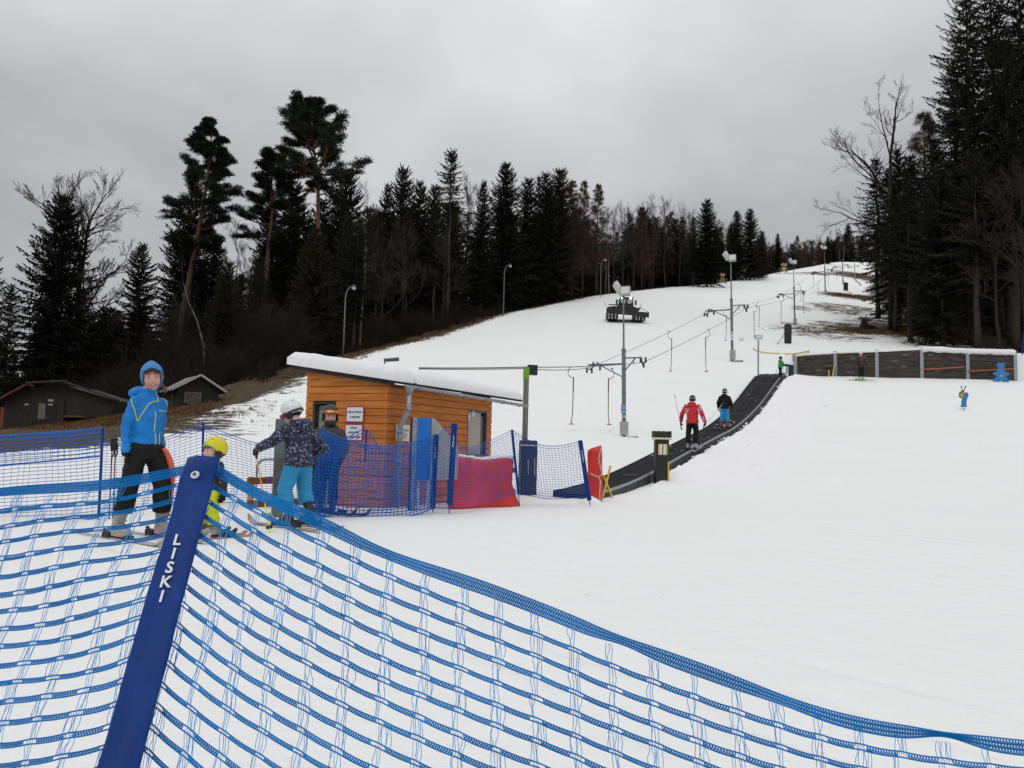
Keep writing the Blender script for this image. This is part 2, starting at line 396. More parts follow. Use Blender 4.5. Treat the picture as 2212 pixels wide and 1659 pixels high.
def pine_bark():
    m = bpy.data.materials.new('pine_bark'); m.use_nodes = True
    n, l = m.node_tree.nodes, m.node_tree.links; b = n['Principled BSDF']; b.inputs['Roughness'].default_value = 0.9; b.inputs['Specular IOR Level'].default_value = 0.1
    tc = n.new('ShaderNodeTexCoord'); sp = n.new('ShaderNodeSeparateXYZ'); l.new(tc.outputs['Object'], sp.inputs[0])
    t = n.new('ShaderNodeTexNoise'); t.inputs['Scale'].default_value = 3.0; t.inputs['Detail'].default_value = 7; l.new(tc.outputs['Object'], t.inputs['Vector'])
    a = n.new('ShaderNodeMath'); a.operation = 'MULTIPLY_ADD'; l.new(t.outputs['Fac'], a.inputs[0]); a.inputs[1].default_value = 7.0; l.new(sp.outputs['Z'], a.inputs[2])
    d = n.new('ShaderNodeMath'); d.operation = 'DIVIDE'; l.new(a.outputs[0], d.inputs[0]); d.inputs[1].default_value = 30.0
    r = n.new('ShaderNodeValToRGB'); l.new(d.outputs[0], r.inputs[0])
    e = r.color_ramp.elements; e[0].position = 0.30; e[0].color = (0.075, 0.062, 0.055, 1); e[1].position = 0.66; e[1].color = (0.155, 0.078, 0.048, 1)
    l.new(r.outputs[0], b.inputs['Base Color'])
    return m
M_PBARK = pine_bark()

def unit(v): return v/np.maximum(np.linalg.norm(v, axis=-1, keepdims=True), 1e-9)
def diamonds(p, d, L, w, nrm):
    """leaf-sized faces: base p, unit direction d, length L, half width w, side vector nrm"""
    mid = p + d*(L*0.45)[:, None]
    V = np.stack([p, mid + nrm*w[:, None], p + d*L[:, None], mid - nrm*w[:, None]], 1)
    return V.reshape(-1, 3)
def segs(a, b, ra, rb):
    """three-sided tapered twigs"""
    d = unit(b-a); ref = np.where(np.abs(d[:, 2:3]) > 0.9, np.array([[1., 0, 0]]), np.array([[0, 0, 1.]]))
    A = unit(np.cross(d, ref)); B = np.cross(A, d)
    V = []
    for k in range(3):
        an = 2*math.pi*k/3; V.append(a + (A*math.cos(an)+B*math.sin(an))*ra[:, None])
    for k in range(3):
        an = 2*math.pi*k/3; V.append(b + (A*math.cos(an)+B*math.sin(an))*rb[:, None])
    V = np.stack(V, 1); n = len(a); o = (np.arange(n)*6)[:, None]
    Q = np.concatenate([o+np.array([[0, 1, 4, 3]]), o+np.array([[1, 2, 5, 4]]), o+np.array([[2, 0, 3, 5]])])
    return V.reshape(-1, 3), Q
def trunk_mesh(name, pts, radii, m, n=8):
    b = MB(); b.tube(pts, radii, n); return b.mesh(name, m, True)

def spruce_proto(seed, Ht=20.0, clear=0.10, width=0.17, whorl=0.40, ragged=0.25, twig=1.0, shape=0.8, droop=1.0, m=None, needle_w=1.0):
    r = np.random.default_rng(seed)
    P, D, LL, W, N = [], [], [], [], []
    z = clear*Ht
    while z < Ht*0.985:
        t = (z-clear*Ht)/(Ht*(1-clear)); k = int(r.integers(5, 8))
        a0 = r.uniform(0, 6.28)
        for j in range(k):
            a = a0 + 6.283*j/k + r.normal(0, 0.25)
            L = width*Ht*(1-t)**shape*r.uniform(1-ragged*1.4, 1+ragged*0.6) + 0.22
            if t < 0.2: L *= 0.6 + 2*t
            if r.random() < 0.06*ragged*4: continue
            zz = z + r.normal(0, 0.12)
            nt = max(5, int(L*7.5*twig)); tt = (np.arange(nt)+r.uniform(0, 1, nt))/nt
            dz = L*(0.10*tt - (0.62*droop*(1-t)+0.10)*tt**2 + (0.30*droop)*tt**3 + (0.42*t)*tt)
            out = np.array([math.cos(a), math.sin(a), 0]); sd = np.array([-math.sin(a), math.cos(a), 0])
            p = out[None]*(tt*L)[:, None] + np.array([0, 0, 1.])[None]*(zz+dz)[:, None]
            # side twigs, spreading and hanging
            s = np.where(r.random(nt) < 0.5, -1, 1)
            tl = (0.30*L*(1-tt)+0.28)*r.uniform(0.6, 1.2, nt)
            d = unit(out[None]*r.uniform(0.5, 1.0, nt)[:, None] + sd[None]*(s*r.uniform(0.5, 1.1, nt))[:, None] + np.array([0, 0, -1.])[None]*r.uniform(-0.05, 0.55, nt)[:, None])
            P.append(p); D.append(d); LL.append(tl); W.append(0.085*needle_w*r.uniform(0.6, 1.3, nt)*np.maximum(tl, 0.5)); N.append(unit(np.cross(d, np.array([0, 0, 1.])+r.normal(0, 0.5, (nt, 3)))))
            # hanging curtain twigs
            d2 = unit(out[None]*0.35 + np.array([0, 0, -1.])[None] + r.normal(0, 0.25, (nt, 3)))
            tl2 = (0.28+0.16*L*(1-tt)*droop)*r.uniform(0.5, 1.1, nt)
            P.append(p); D.append(d2); LL.append(tl2); W.append(0.10*needle_w*r.uniform(0.6, 1.3, nt)*np.maximum(tl2, 0.5)); N.append(unit(np.cross(d2, r.normal(0, 1, (nt, 3)))))
            # spine of the branch
            d3 = np.gradient(p, axis=0); d3 = unit(d3)
            P.append(p); D.append(d3); LL.append(np.full(nt, L/nt*1.8+0.18)); W.append(np.full(nt, 0.06*needle_w)); N.append(unit(np.cross(d3, r.normal(0, 1, (nt, 3)))))
        z += whorl*r.uniform(0.75, 1.25)*(1.05-0.45*t)
    # leader
    for q in range(26):
        zz = Ht*(1-0.045*q/26*1.2); a = r.uniform(0, 6.28)
        P.append(np.array([[0, 0, zz-0.1]])); D.append(unit(np.array([[math.cos(a)*0.6, math.sin(a)*0.6, 0.7]]))); LL.append(np.array([0.16+0.02*q])); W.append(np.array([0.035])); N.append(unit(np.array([[-math.sin(a), math.cos(a), 0.2]])))
    P, D, LL, W, N = [np.concatenate(k) for k in (P, D, LL, W, N)]
    V = diamonds(P, D, LL, W, N); Q = np.arange(len(V)).reshape(-1, 4)
    crown = fast_mesh('crown', V, Q, m or M_NEEDLE)
    zt = np.linspace(0, Ht*0.99, 9); wob = r.normal(0, 0.05, (9, 2)); wob[0] = 0; wob[-1] = 0
    pts = np.column_stack([wob, zt]); rad = 0.0115*Ht*(1-zt/Ht)**0.85+0.012; rad[0] *= 1.25
    # dead stubs on the lower stem
    b = MB(); b.tube(pts, rad, 8)
    for q in range(int(10+clear*50)):
        zz = r.uniform(0.10, max(0.16, clear+0.06))*Ht; a = r.uniform(0, 6.28); L = r.uniform(0.5, 2.0)
        b.tube([(0, 0, zz), (math.cos(a)*L*.6, math.sin(a)*L*.6, zz-0.08*L), (math.cos(a)*L, math.sin(a)*L, zz-0.25*L)], [0.025, 0.016, 0.008], 3, False)
    return b.mesh('trunk', M_BARK, True), crown, Ht

def grow(r, p, d, L, rad, lev, out, spread, updroop, kids, minr, ratio=0.72, steps=5):
    """recursive bare branch; out collects (a, b, ra, rb)"""
    nst = steps; q = p.copy(); dd = d.copy(); pts = [q.copy()]
    for i in range(nst):
        dd = unit(dd + r.normal(0, 0.13 if lev < 2 else 0.2, 3) + np.array([0, 0, updroop*0.12]))
        q2 = q + dd*L/nst; r1 = rad*(1-0.55*i/nst); r2 = rad*(1-0.55*(i+1)/nst)
        out.append((q, q2, max(r1, minr), max(r2, minr))); q = q2; pts.append(q.copy())
    if lev <= 0: return
    n = kids[min(lev, len(kids)-1)]
    for k in range(n):
        t = 0.25+0.75*(k+r.uniform(0.2, 1))/n; i = min(nst-1, int(t*nst)); f = t*nst-i
        o = pts[i]*(1-f)+pts[min(i+1, nst)]*f if i < nst else pts[-1]
        ax = unit(np.cross(dd, r.normal(0, 1, 3))); ang = spread*r.uniform(0.6, 1.25)*(1.0-0.4*t)
        nd = unit(dd*math.cos(ang)+ax*math.sin(ang) + np.array([0, 0, 0.12*updroop]))
        grow(r, o, nd, L*ratio*r.uniform(0.6, 1.05)*(1.15-0.45*t), rad*(0.52-0.14*t), lev-1, out, spread, updroop, kids, minr, ratio, max(3, steps-1))

def bare_mesh(name, out, m):
    a = np.array([o[0] for o in out]); b = np.array([o[1] for o in out]); ra = np.array([o[2] for o in out]); rb = np.array([o[3] for o in out])
    V, Q = segs(a, b, ra, rb)
    return fast_mesh(name, V, Q, m)
def bare_proto(seed, Ht=18.0, bole=0.30, spread=0.75, up=0.5, lev=4, kids=(3, 4, 6, 7, 7), minr=0.009, m=None, tm=None, nlimb=7, wide=1.0):
    r = np.random.default_rng(seed); out = []
    zt = np.linspace(0, Ht*0.82, 8); wob = np.cumsum(r.normal(0, 0.10, (8, 2)), 0); wob -= wob[0]
    pts = np.column_stack([wob, zt]); rad = 0.011*Ht*(1-0.9*zt/(Ht*0.85))+0.02; rad[0] *= 1.3
    for k in range(nlimb):
        t = bole + (0.98-bole)*(k+0.5)/nlimb; i = int(t*7); p = pts[i]*(1-(t*7-i)) + pts[min(7, i+1)]*(t*7-i)
        a = k*2.4 + r.uniform(-0.5, 0.5); el = math.radians(r.uniform(25, 50) + 25*t)
        d = np.array([math.cos(a)*math.cos(el), math.sin(a)*math.cos(el), math.sin(el)])
        L = Ht*(0.34-0.14*t)*r.uniform(0.8, 1.15)*wide
        grow(r, p, d, L, rad[i]*0.55, lev-1, out, spread, up, kids, minr)
    grow(r, pts[-1], np.array([0, 0, 1.]), Ht*0.18, rad[-1], lev-1, out, spread, up, kids, minr)
    top = max(o[1][2] for o in out)
    return trunk_mesh('trunk', pts, rad, tm or M_DARKBARK), bare_mesh('crown', out, m or M_TWIG), top

def larch_proto(seed, Ht=20.0):
    r = np.random.default_rng(seed); out = []
    z = 0.22*Ht
    while z < Ht*0.97:
        t = (z-0.22*Ht)/(0.78*Ht)
        for j in range(5):
            a = r.uniform(0, 6.28); L = 0.15*Ht*(1-t)**0.8*r.uniform(0.6, 1.15)+0.3
            d = np.array([math.cos(a), math.sin(a), 0.12+0.35*t])
            grow(r, np.array([0, 0, z]), unit(d), L, 0.03*(1-t)+0.012, 1, out, 0.9, 0.25, (0, 8), 0.010, 0.42, 4)
        z += 0.36*r.uniform(0.7, 1.3)
    # short hanging side twigs
    P = np.array([o[1] for o in out]); k = len(P)
    rep = np.repeat(P, 3, 0) + r.normal(0, 0.08, (k*3, 3)); d = unit(r.normal(0, 0.5, (k*3, 3)) + np.array([0, 0, -0.7]))
    L = r.uniform(0.15, 0.4, k*3)
    V1, Q1 = segs(rep, rep+d*L[:, None], np.full(k*3, .010), np.full(k*3, .006))
    a = np.array([o[0] for o in out]); b = np.array([o[1] for o in out]); ra = np.array([o[2] for o in out]); rb = np.array([o[3] for o in out])
    V, Q = segs(a, b, ra, rb)
    crown = fast_mesh('crown', np.vstack([V, V1]), np.vstack([Q, Q1+len(V)]), M_LARCH)
    zt = np.linspace(0, Ht, 8)
    return trunk_mesh('trunk', np.column_stack([zt*0, zt*0, zt]), 0.010*Ht*(1-zt/Ht)+0.015, M_BARK), crown, Ht

def tufts(r, C, n, rad, flat=0.5, L=0.42):
    """needle tufts around the points C"""
    k = len(C); c = np.repeat(C, n, 0); d = r.normal(0, 1, (k*n, 3)); d[:, 2] = np.abs(d[:, 2])*0.8 - 0.15; d = unit(d)
    rr = rad*r.uniform(0.15, 1.0, k*n)[:, None]
    p = c + d*rr*np.array([1, 1, flat]); dd = unit(d + r.normal(0, 0.45, (k*n, 3)))
    l = L*r.uniform(0.6, 1.2, k*n)
    return diamonds(p, dd, l, l*0.13, unit(np.cross(dd, r.normal(0, 1, (k*n, 3)))))
def pine_proto(seed, Ht, spine, limbs, rad0, fork=None, tuft=46, L=0.25):
    """spine: list of (x, z); limbs: list of (z, side azimuth, length, rise)"""
    r = np.random.default_rng(seed)
    sp = np.array([(x, 0, z) for x, z in spine], float); zz = sp[:, 2]
    def at_z(z): return np.array([np.interp(z, zz, sp[:, 0]), 0, z])
    out = []; C = []
    for (z, az, L0, rise) in limbs:
        p = at_z(z); a = math.radians(az); d = unit(np.array([math.cos(a), math.sin(a), rise]))
        loc = []
        grow(r, p, d, L0, max(0.035, 0.028*L0), 2, loc, 0.8, 0.35, (0, 5, 6), 0.012, 0.55, 5)
        out += loc
        n0 = 5
        for (s, e, _, rb) in loc[n0-2:]:
            if rb < 0.035 and r.random() < 0.60: C.append(e)
    C = np.array(C)
    V = tufts(r, C, tuft, 0.46, 0.42, L); crown_n = len(V)
    crown = fast_mesh('crown', V, np.arange(crown_n).reshape(-1, 4), M_PINE)
    b = MB(); zs = np.linspace(0, zz[-1], 14); pts = np.array([at_z(z) for z in zs]); rad = rad0*(1-0.86*(zs/zz[-1])**1.3); rad[0] *= 1.2
    b.tube(pts, rad, 9)
    for fk in (fork or []):
        b.tube([(x, y, z) for x, y, z, _ in fk], [q for *_, q in fk], 7)
    for (s, e, ra, rb) in out:
        if rb > 0.02: b.tube([s, e], [ra, rb], 4, False)
    trunk = b.mesh('trunk', M_PBARK, True)
    br = [o for o in out if o[3] <= 0.02]
    return trunk, crown, bare_mesh('branches', br, M_DARKBARK) if br else None, zz[-1]

PROTO = {}
def protos():
    PROTO['spruce_tree'] = [spruce_proto(1, needle_w=1.3, twig=1.15, clear=.06, width=.25, ragged=.3), spruce_proto(2, needle_w=1.3, twig=1.15, clear=.14, width=.21, ragged=.35), spruce_proto(3, clear=.25, width=.19, ragged=.5, whorl=.45),
                            spruce_proto(4, needle_w=1.3, twig=1.15, clear=.06, width=.215, shape=.60, ragged=.3), spruce_proto(5, clear=.38, width=.17, ragged=.6, whorl=.45)]
    PROTO['tall_spruce'] = [spruce_proto(6, Ht=30, clear=.17, width=.165, shape=.62, ragged=.45, whorl=.50, twig=1.15, droop=0.9), spruce_proto(7, Ht=30, clear=.20, width=.14, shape=.60, ragged=.5, whorl=.52, twig=1.1, droop=0.9)]
    PROTO['slim_spruce'] = [spruce_proto(8, Ht=20, clear=.60, width=.115, ragged=.55, whorl=.42)]
    PROTO['bare_tree'] = [bare_proto(21, bole=.3), bare_proto(22, bole=.42, wide=.8), bare_proto(23, bole=.36, up=.8, spread=.6, wide=.75), bare_proto(24, bole=.5, up=.9, spread=.55, wide=.6)]
    PROTO['birch_tree'] = [bare_proto(31, bole=.40, up=.3, spread=.7, tm=M_BIRCH, wide=.55), bare_proto(32, bole=.5, up=.5, spread=.6, tm=M_BIRCH, wide=.5)]
    PROTO['larch_tree'] = [larch_proto(41), larch_proto(42)]
protos()
PN = {}
LABEL = {'spruce_tree': 'dark green spruce among the close-standing trees of the forest', 'tall_spruce': 'tall dark spruce of the forest on the right',
         'bare_tree': 'leafless brown tree standing among the forest spruces', 'birch_tree': 'leafless birch with pale trunk among the forest trees', 'larch_tree': 'bare orange brown larch among the forest trees',
         'slim_spruce': 'slim spruce with long bare trunk in front of the forest'}
GROUP = {'spruce_tree': 'spruces of the forest', 'tall_spruce': 'tall spruces on the right', 'bare_tree': 'leafless trees of the forest', 'birch_tree': 'birches of the forest', 'larch_tree': 'larches of the forest'}
CAT = {'spruce_tree': 'spruce', 'tall_spruce': 'spruce', 'slim_spruce': 'spruce', 'bare_tree': 'bare tree', 'birch_tree': 'birch', 'larch_tree': 'larch'}
def plant(kind, var, x, y, height, wid=1.0, label=None, group='', lean=0.0):
    tr, cr, h0 = PROTO[kind][var % len(PROTO[kind])]
    z = H(x, y) - 0.15; s = height/h0
    o = thing(kind, label or LABEL[kind], CAT[kind], (x, y, z), rng.uniform(0, 6.28), (None if label else GROUP.get(kind)) if group == '' else group)
    o.scale = (s*wid, s*wid, s)
    if lean: o.rotation_euler = (0, lean, 0)
    obj('trunk', tr, o); obj('crown', cr, o)
    return o
def plant_px(kind, var, px, top, Y, wid=1.0, label=None, lean=0.0, group=''):
    p = at(px, top, Y); z = H(p.x, Y)
    return plant(kind, var, p.x - math.tan(lean)*(p.z-z) if lean else p.x, Y, p.z-z+0.15, wid, label, group, lean)

# skyline trees of the left forest: (kind, variant, x, top y, metres away, width, label)
for a in [
    ('spruce_tree', 0, -45, 480, 58, 1.0, None),
    ('spruce_tree', 0, 138, 418, 58, 1.08, 'broad spruce at the far left below the crown of the bare oak'),
    ('spruce_tree', 1, 308, 528, 62, 1.1, 'small pointed spruce behind the hut with the red striped roof'),
    ('spruce_tree', 3, 418, 430, 82, 1.05, 'spruce directly behind the leaning pine on the left'),
    ('spruce_tree', 0, 470, 520, 86, 1.0, None), ('spruce_tree', 2, 385, 530, 84, 1.0, None),
    ('birch_tree', 0, 508, 462, 88, 1.0, 'pale leafless birch between the two left pines'),
    ('bare_tree', 3, 545, 470, 92, .9, None),
    ('spruce_tree', 3, 640, 400, 90, 1.0, 'dense spruce between the forked pine and the tallest pine'), ('spruce_tree', 0, 668, 470, 86, 1.0, None),
    ('spruce_tree', 3, 752, 372, 88, .95, 'spruce close behind the right side of the tallest pine'),
    ('spruce_tree', 1, 585, 440, 95, 1.0, None), ('spruce_tree', 3, 700, 430, 94, 1.0, None),
    ('birch_tree', 1, 792, 392, 92, .9, 'thin leafless birch right of the tallest pine'),
    ('spruce_tree', 1, 838, 398, 96, .8, None), ('spruce_tree', 3, 872, 362, 102, .8, 'spruce with the highest tip in the row left of the slim spruce'),
    ('spruce_tree', 0, 908, 388, 100, .8, None), ('spruce_tree', 3, 940, 402, 101, .8, None), ('bare_tree', 2, 925, 392, 108, .8, None),
    ('slim_spruce', 0, 976, 326, 93, 1.15, 'slim spruce with long bare trunk rising above the forest edge'),
    ('bare_tree', 2, 1012, 372, 104, .8, 'leafless tree with fine twigs just right of the slim spruce'), ('bare_tree', 3, 1030, 384, 110, .8, None),
    ('spruce_tree', 1, 1046, 392, 101, .8, None),
    ('spruce_tree', 0, 1094, 350, 104, 1.0, 'broad pointed spruce, highest in the middle of the forest edge'),
    ('spruce_tree', 3, 1142, 386, 108, .85, None), ('spruce_tree', 3, 1180, 374, 110, .8, None), ('spruce_tree', 3, 1211, 366, 112, 1.05, 'dense columnar spruce next to the orange brown larches'), ('spruce_tree', 4, 1165, 380, 118, .8, None),
    ('larch_tree', 0, 1238, 386, 118, 1.0, 'bare larch touching the dense columnar spruce'), ('larch_tree', 1, 1262, 384, 120, .8, 'slender bare larch in the middle of the larch group'), ('larch_tree', 0, 1292, 394, 121, 1.0, 'bare larch on the right of the larch group, conical crown'),
    ('bare_tree', 2, 1325, 436, 128, .9, None), ('bare_tree', 0, 1350, 430, 134, .7, None), ('bare_tree', 3, 1372, 436, 135, 1.0, None), ('birch_tree', 0, 1318, 446, 124, 1.0, 'birch with white trunk right of the larch group'),
    ('bare_tree', 1, 1412, 412, 142, .7, 'tall rounded leafless tree left of the broad dark spruce'), ('bare_tree', 2, 1440, 418, 146, .9, None), ('bare_tree', 0, 1470, 432, 150, .7, None), ('bare_tree', 3, 1392, 440, 148, 1.0, None), ('larch_tree', 1, 1388, 450, 140, 1.0, None),
    ('spruce_tree', 0, 1528, 430, 150, 1.12, 'broad dark spruce standing alone above the snow guns'), ('bare_tree', 1, 1500, 448, 158, .8, None), ('spruce_tree', 2, 1498, 470, 150, 1.0, None),
    ('spruce_tree', 0, 1592, 455, 172, 1.0, 'left one of the twin pointed spruces below the hill top'), ('spruce_tree', 0, 1620, 450, 174, 1.1, 'right one of the twin pointed spruces below the hill top'), ('bare_tree', 2, 1560, 470, 178, .9, None), ('spruce_tree', 3, 1646, 500, 180, 1.0, None),
    ('bare_tree', 0, 1658, 515, 205, .7, None), ('spruce_tree', 1, 1680, 505, 205, 1.0, 'narrow spruce alone among leafless trees near the hill top'), ('bare_tree', 1, 1702, 520, 215, .7, None), ('larch_tree', 0, 1722, 508, 220, 1.2, 'bare brown larch near the hill top'),
    ('bare_tree', 2, 1745, 512, 228, .9, None), ('larch_tree', 1, 1738, 520, 226, 1.0, None), ('bare_tree', 0, 1768, 505, 235, .7, None), ('bare_tree', 3, 1790, 496, 240, 1.0, None), ('spruce_tree', 3, 1800, 522, 246, 1.0, None), ('bare_tree', 1, 1812, 490, 245, .8, None),
    ('spruce_tree', 0, 1832, 484, 250, 1.0, 'spruce on the hill top beside the right forest edge'), ('bare_tree', 2, 1852, 505, 250, .9, None), ('bare_tree', 3, 1868, 510, 255, .9, None), ('spruce_tree', 2, 1780, 530, 250, 1.0, None), ('bare_tree', 0, 1882, 500, 258, .9, None),
    # right side of the piste
    ('spruce_tree', 4, 1893, 342, 100, 1.15, 'spruce at the left edge of the right forest, behind the forked bare tree'), ('spruce_tree', 4, 1920, 362, 96, 1.1, None), ('spruce_tree', 1, 1938, 322, 90, 1.0, 'spruce with rust tinged top right of the forked bare tree'),
    ('larch_tree', 0, 1995, 236, 86, 1.1, 'bare larch just left of the giant spruces'), ('spruce_tree', 4, 1965, 335, 84, 1.3, None), ('spruce_tree', 4, 2018, 300, 82, 1.3, None),
    ('tall_spruce', 0, 2086, -40, 76, .92, 'giant spruce with tiered drooping branches, leftmost of the giants'), ('tall_spruce', 1, 2140, -75, 82, 1.0, 'giant spruce second from the left, top cut by the frame'), ('tall_spruce', 0, 2200, -60, 78, 1.0, 'giant spruce at the right picture edge'),
    ('tall_spruce', 1, 2060, 130, 80, .95, 'medium spruce leaning into the foot of the giants on the left'), ('tall_spruce', 1, 2168, 60, 74, .95, None), ('tall_spruce', 0, 2240, 0, 84, 1.0, None), ('tall_spruce', 1, 2290, -60, 76, 1.0, None),
    ('bare_tree', 0, 2205, 330, 68, 1.1, 'brown leafless tree with wide fine twigs at the right edge'), ('bare_tree', 1, 2150, 430, 69, 1.2, 'brown leafless tree in front of the giant spruces'), ('bare_tree', 2, 2250, 420, 66, 1.2, None),
    ('spruce_tree', 4, 1962, 400, 78, 1.2, None), ('spruce_tree', 3, 2030, 380, 74, 1.2, None), ('spruce_tree', 4, 2105, 330, 71, 1.3, None), ('spruce_tree', 4, 2185, 300, 70, 1.3, None), ('spruce_tree', 4, 1930, 420, 86, 1.3, None), ('spruce_tree', 0, 1985, 610, 84, 1.3, None)]:
    plant_px(*a)

_r = np.random.default_rng(33)
for k in range(46):
    px = _r.uniform(1640, 1885); Y = _r.uniform(212, 262); top = np.interp(px, [1640, 1700, 1760, 1830, 1885], [505, 522, 512, 500, 505]) + _r.uniform(0, 34)
    if at(px, 700, Y).x < edge_l(Y)+2 or Y > 238: plant_px(['bare_tree', 'bare_tree', 'spruce_tree', 'larch_tree', 'birch_tree'][int(_r.integers(0, 5))], int(_r.integers(0, 4)), px, top, Y, _r.uniform(.8, 1.1))
for k in range(44):
    px = _r.uniform(1640, 1892); Y = _r.uniform(262, 290); top = np.interp(px, [1640, 1700, 1760, 1830, 1892], [510, 522, 512, 498, 505]) + _r.uniform(0, 26)
    plant_px(['bare_tree', 'bare_tree', 'bare_tree', 'spruce_tree', 'larch_tree'][int(_r.integers(0, 5))], int(_r.integers(0, 4)), px, top, Y, _r.uniform(.9, 1.3))
for k in range(34):
    px = _r.uniform(1300, 1640); Y = float(np.interp(px, [1300, 1440, 1560, 1640], [128, 152, 176, 190])) + _r.uniform(0, 14); top = np.interp(px, [1300, 1400, 1480, 1560, 1640], [446, 428, 448, 470, 500]) + _r.uniform(4, 50)
    plant_px(['bare_tree', 'bare_tree', 'spruce_tree', 'larch_tree'][int(_r.integers(0, 4))], int(_r.integers(0, 4)), px, top, Y, _r.uniform(.8, 1.1))
# scots pines of the left forest
def scots(px, top, Y, label, spine, limbs, rad0, seed, fork=None):
    p = at(px, top, Y); z = H(p.x, Y)-0.2; ht = p.z-z
    k = ht/spine[-1][1]
    spine = [(x*k, q*k) for x, q in spine]; limbs = [(q*k, a, l*k, r) for q, a, l, r in limbs]
    if fork: fork = [[(x*k, y*k, q*k, w*k) for x, y, q, w in f] for f in fork]
    tr, cr, br, _ = pine_proto(seed, ht, spine, limbs, rad0, fork)
    o = thing('pine_tree', label, 'pine', (p.x-spine[-1][0], Y, z), 0, 'scots pines in front of the forest')
    obj('trunk', tr, o); obj('crown', cr, o)
    if br: obj('branches', br, o)
def limb_set(seed, z0, z1, n, lmax, shape, skip=()):
    r = np.random.default_rng(seed); out = []
    for k in range(n):
        t = (k+r.uniform(0, 1))/n; z = z0+(z1-z0)*t
        out.append((z, k*137.5+r.uniform(-25, 25), lmax*shape(t)*r.uniform(0.72, 1.12), 0.10+0.55*t+r.uniform(-0.12, 0.12)))
    return out
scots(460, 252, 76, 'leaning scots pine with long layered crown, leftmost of the three', [(-1.6, 0), (-0.9, 8), (0.1, 16), (0.9, 22), (1.05, 27), (1.1, 29)],
      limb_set(3, 13.6, 28.2, 34, 3.9, lambda t: (0.30+2.1*t if t < .25 else 0.95*(1-t)**0.62+0.10)), 0.30, 51)
scots(590, 338, 80, 'forked scots pine with open crown, middle one of the three', [(-0.3, 0), (-0.1, 8), (0.2, 15), (0.5, 19), (0.1, 22), (0.2, 25)],
      limb_set(5, 14.0, 24.6, 26, 3.8, lambda t: (0.45+1.5*t if t < .3 else 0.95*(1-t)**0.5+0.15)), 0.34, 52)
scots(668, 232, 79, 'tallest scots pine with reddish trunk and broad rounded crown', [(1.6, 0), (0.9, 8), (0.45, 15), (0.3, 19), (-0.5, 23), (-0.9, 26)],
      [(z, a, l, r) for z, a, l, r in limb_set(7, 17.0, 25.6, 33, 4.5, lambda t: (0.6+1.3*t if t < .3 else 1.0*(1-t)**0.45+0.12))] + [(19.5, 10, 3.9, .9), (20.5, -20, 4.0, .6), (19.0, 170, 3.2, .5)], 0.33, 53)

# leafless oak on the left and the forked tree on the right
def open_tree(px, top, Y, label, name, trunk_pts, limbs, seed, rad0, m=M_DARKBARK, lev=4, kids=(0, 4, 5, 5, 5), spread=.62, up=.45):
    p = at(px, top, Y); z = H(p.x, Y)-0.2
    r = np.random.default_rng(seed); out = []
    if name == 'bare_oak':
        q_ = (p.z-z)/15.6; trunk_pts = [[c*q_ for c in t_] for t_ in trunk_pts]; limbs = [([c*q_ for c in o], d, L*q_, rad*q_) for o, d, L, rad in limbs]
    for (o, d, L, rad) in limbs: grow(r, np.array(o, float), unit(np.array(d, float)), L, rad, lev, out, spread, up, kids, 0.009, 0.62, 6)
    b = MB(); n = len(trunk_pts); b.tube(trunk_pts, np.linspace(rad0, rad0*0.55, n), 9)
    big = [q for q in out if q[3] > 0.035]
    for (s, e, ra, rb) in big: b.tube([s, e], [ra, rb], 6, False)
    o = thing(name, label, 'bare tree', (p.x, Y, z))
    obj('trunk', b.mesh('trunk', m, True), o)
    obj('crown', bare_mesh('crown', [q for q in out if q[3] <= 0.035], M_TWIG), o)
def fan_limbs(seed, n, z0, z1, lmax):
    r = np.random.default_rng(seed); out = []
    for k in range(n):
        t = k/(n-1); a = k*2.4+r.uniform(-.3, .3); el = math.radians(26+56*t+r.uniform(-8, 8))
        out.append(((0.25-.3*t, 0, z0+(z1-z0)*t), (math.cos(a)*math.cos(el), math.sin(a)*math.cos(el), math.sin(el)), lmax*(.72+.38*t)*r.uniform(.85, 1.1), .045+.05*t))
    return out
open_tree(188, 380, 60, 'leafless oak with spreading crown of fine twigs at the far left', 'bare_oak', [(.3, 0, 0), (.25, 0, 4), (.0, 0, 8), (-.1, 0, 10)], fan_limbs(77, 15, 5.2, 10, 4.2), 71, .30, kids=(0, 4, 5, 6, 6), spread=.50, up=.42)
open_tree(1918, 195, 88, 'forked leafless tree in front of the right forest, limbs against the sky', 'forked_bare_tree', [(0, 0, 0), (.1, 0, 6), (.1, 0, 12), (.15, 0, 17), (.2, 0, 20)],
          [((.2, 0, 20), (.10, 0, 1), 7.0, .13), ((.2, 0, 20), (.42, .2, 1), 6.4, .12), ((.1, 0, 13), (-.42, .1, 1), 8.5, .13), ((.0, 0, 9), (-.75, -.1, .75), 7.5, .12), ((-1.9, 0, 17.5), (-.75, 0, .62), 5.5, .08), ((-.9, .0, 15), (-.2, -.1, 1), 7.0, .11), ((.2, 0, 19), (-.12, -.2, 1), 6.5, .09), ((.0, 0, 9.5), (-.9, .3, .35), 4.5, .07)], 74, .30, kids=(0, 4, 4, 4, 4))

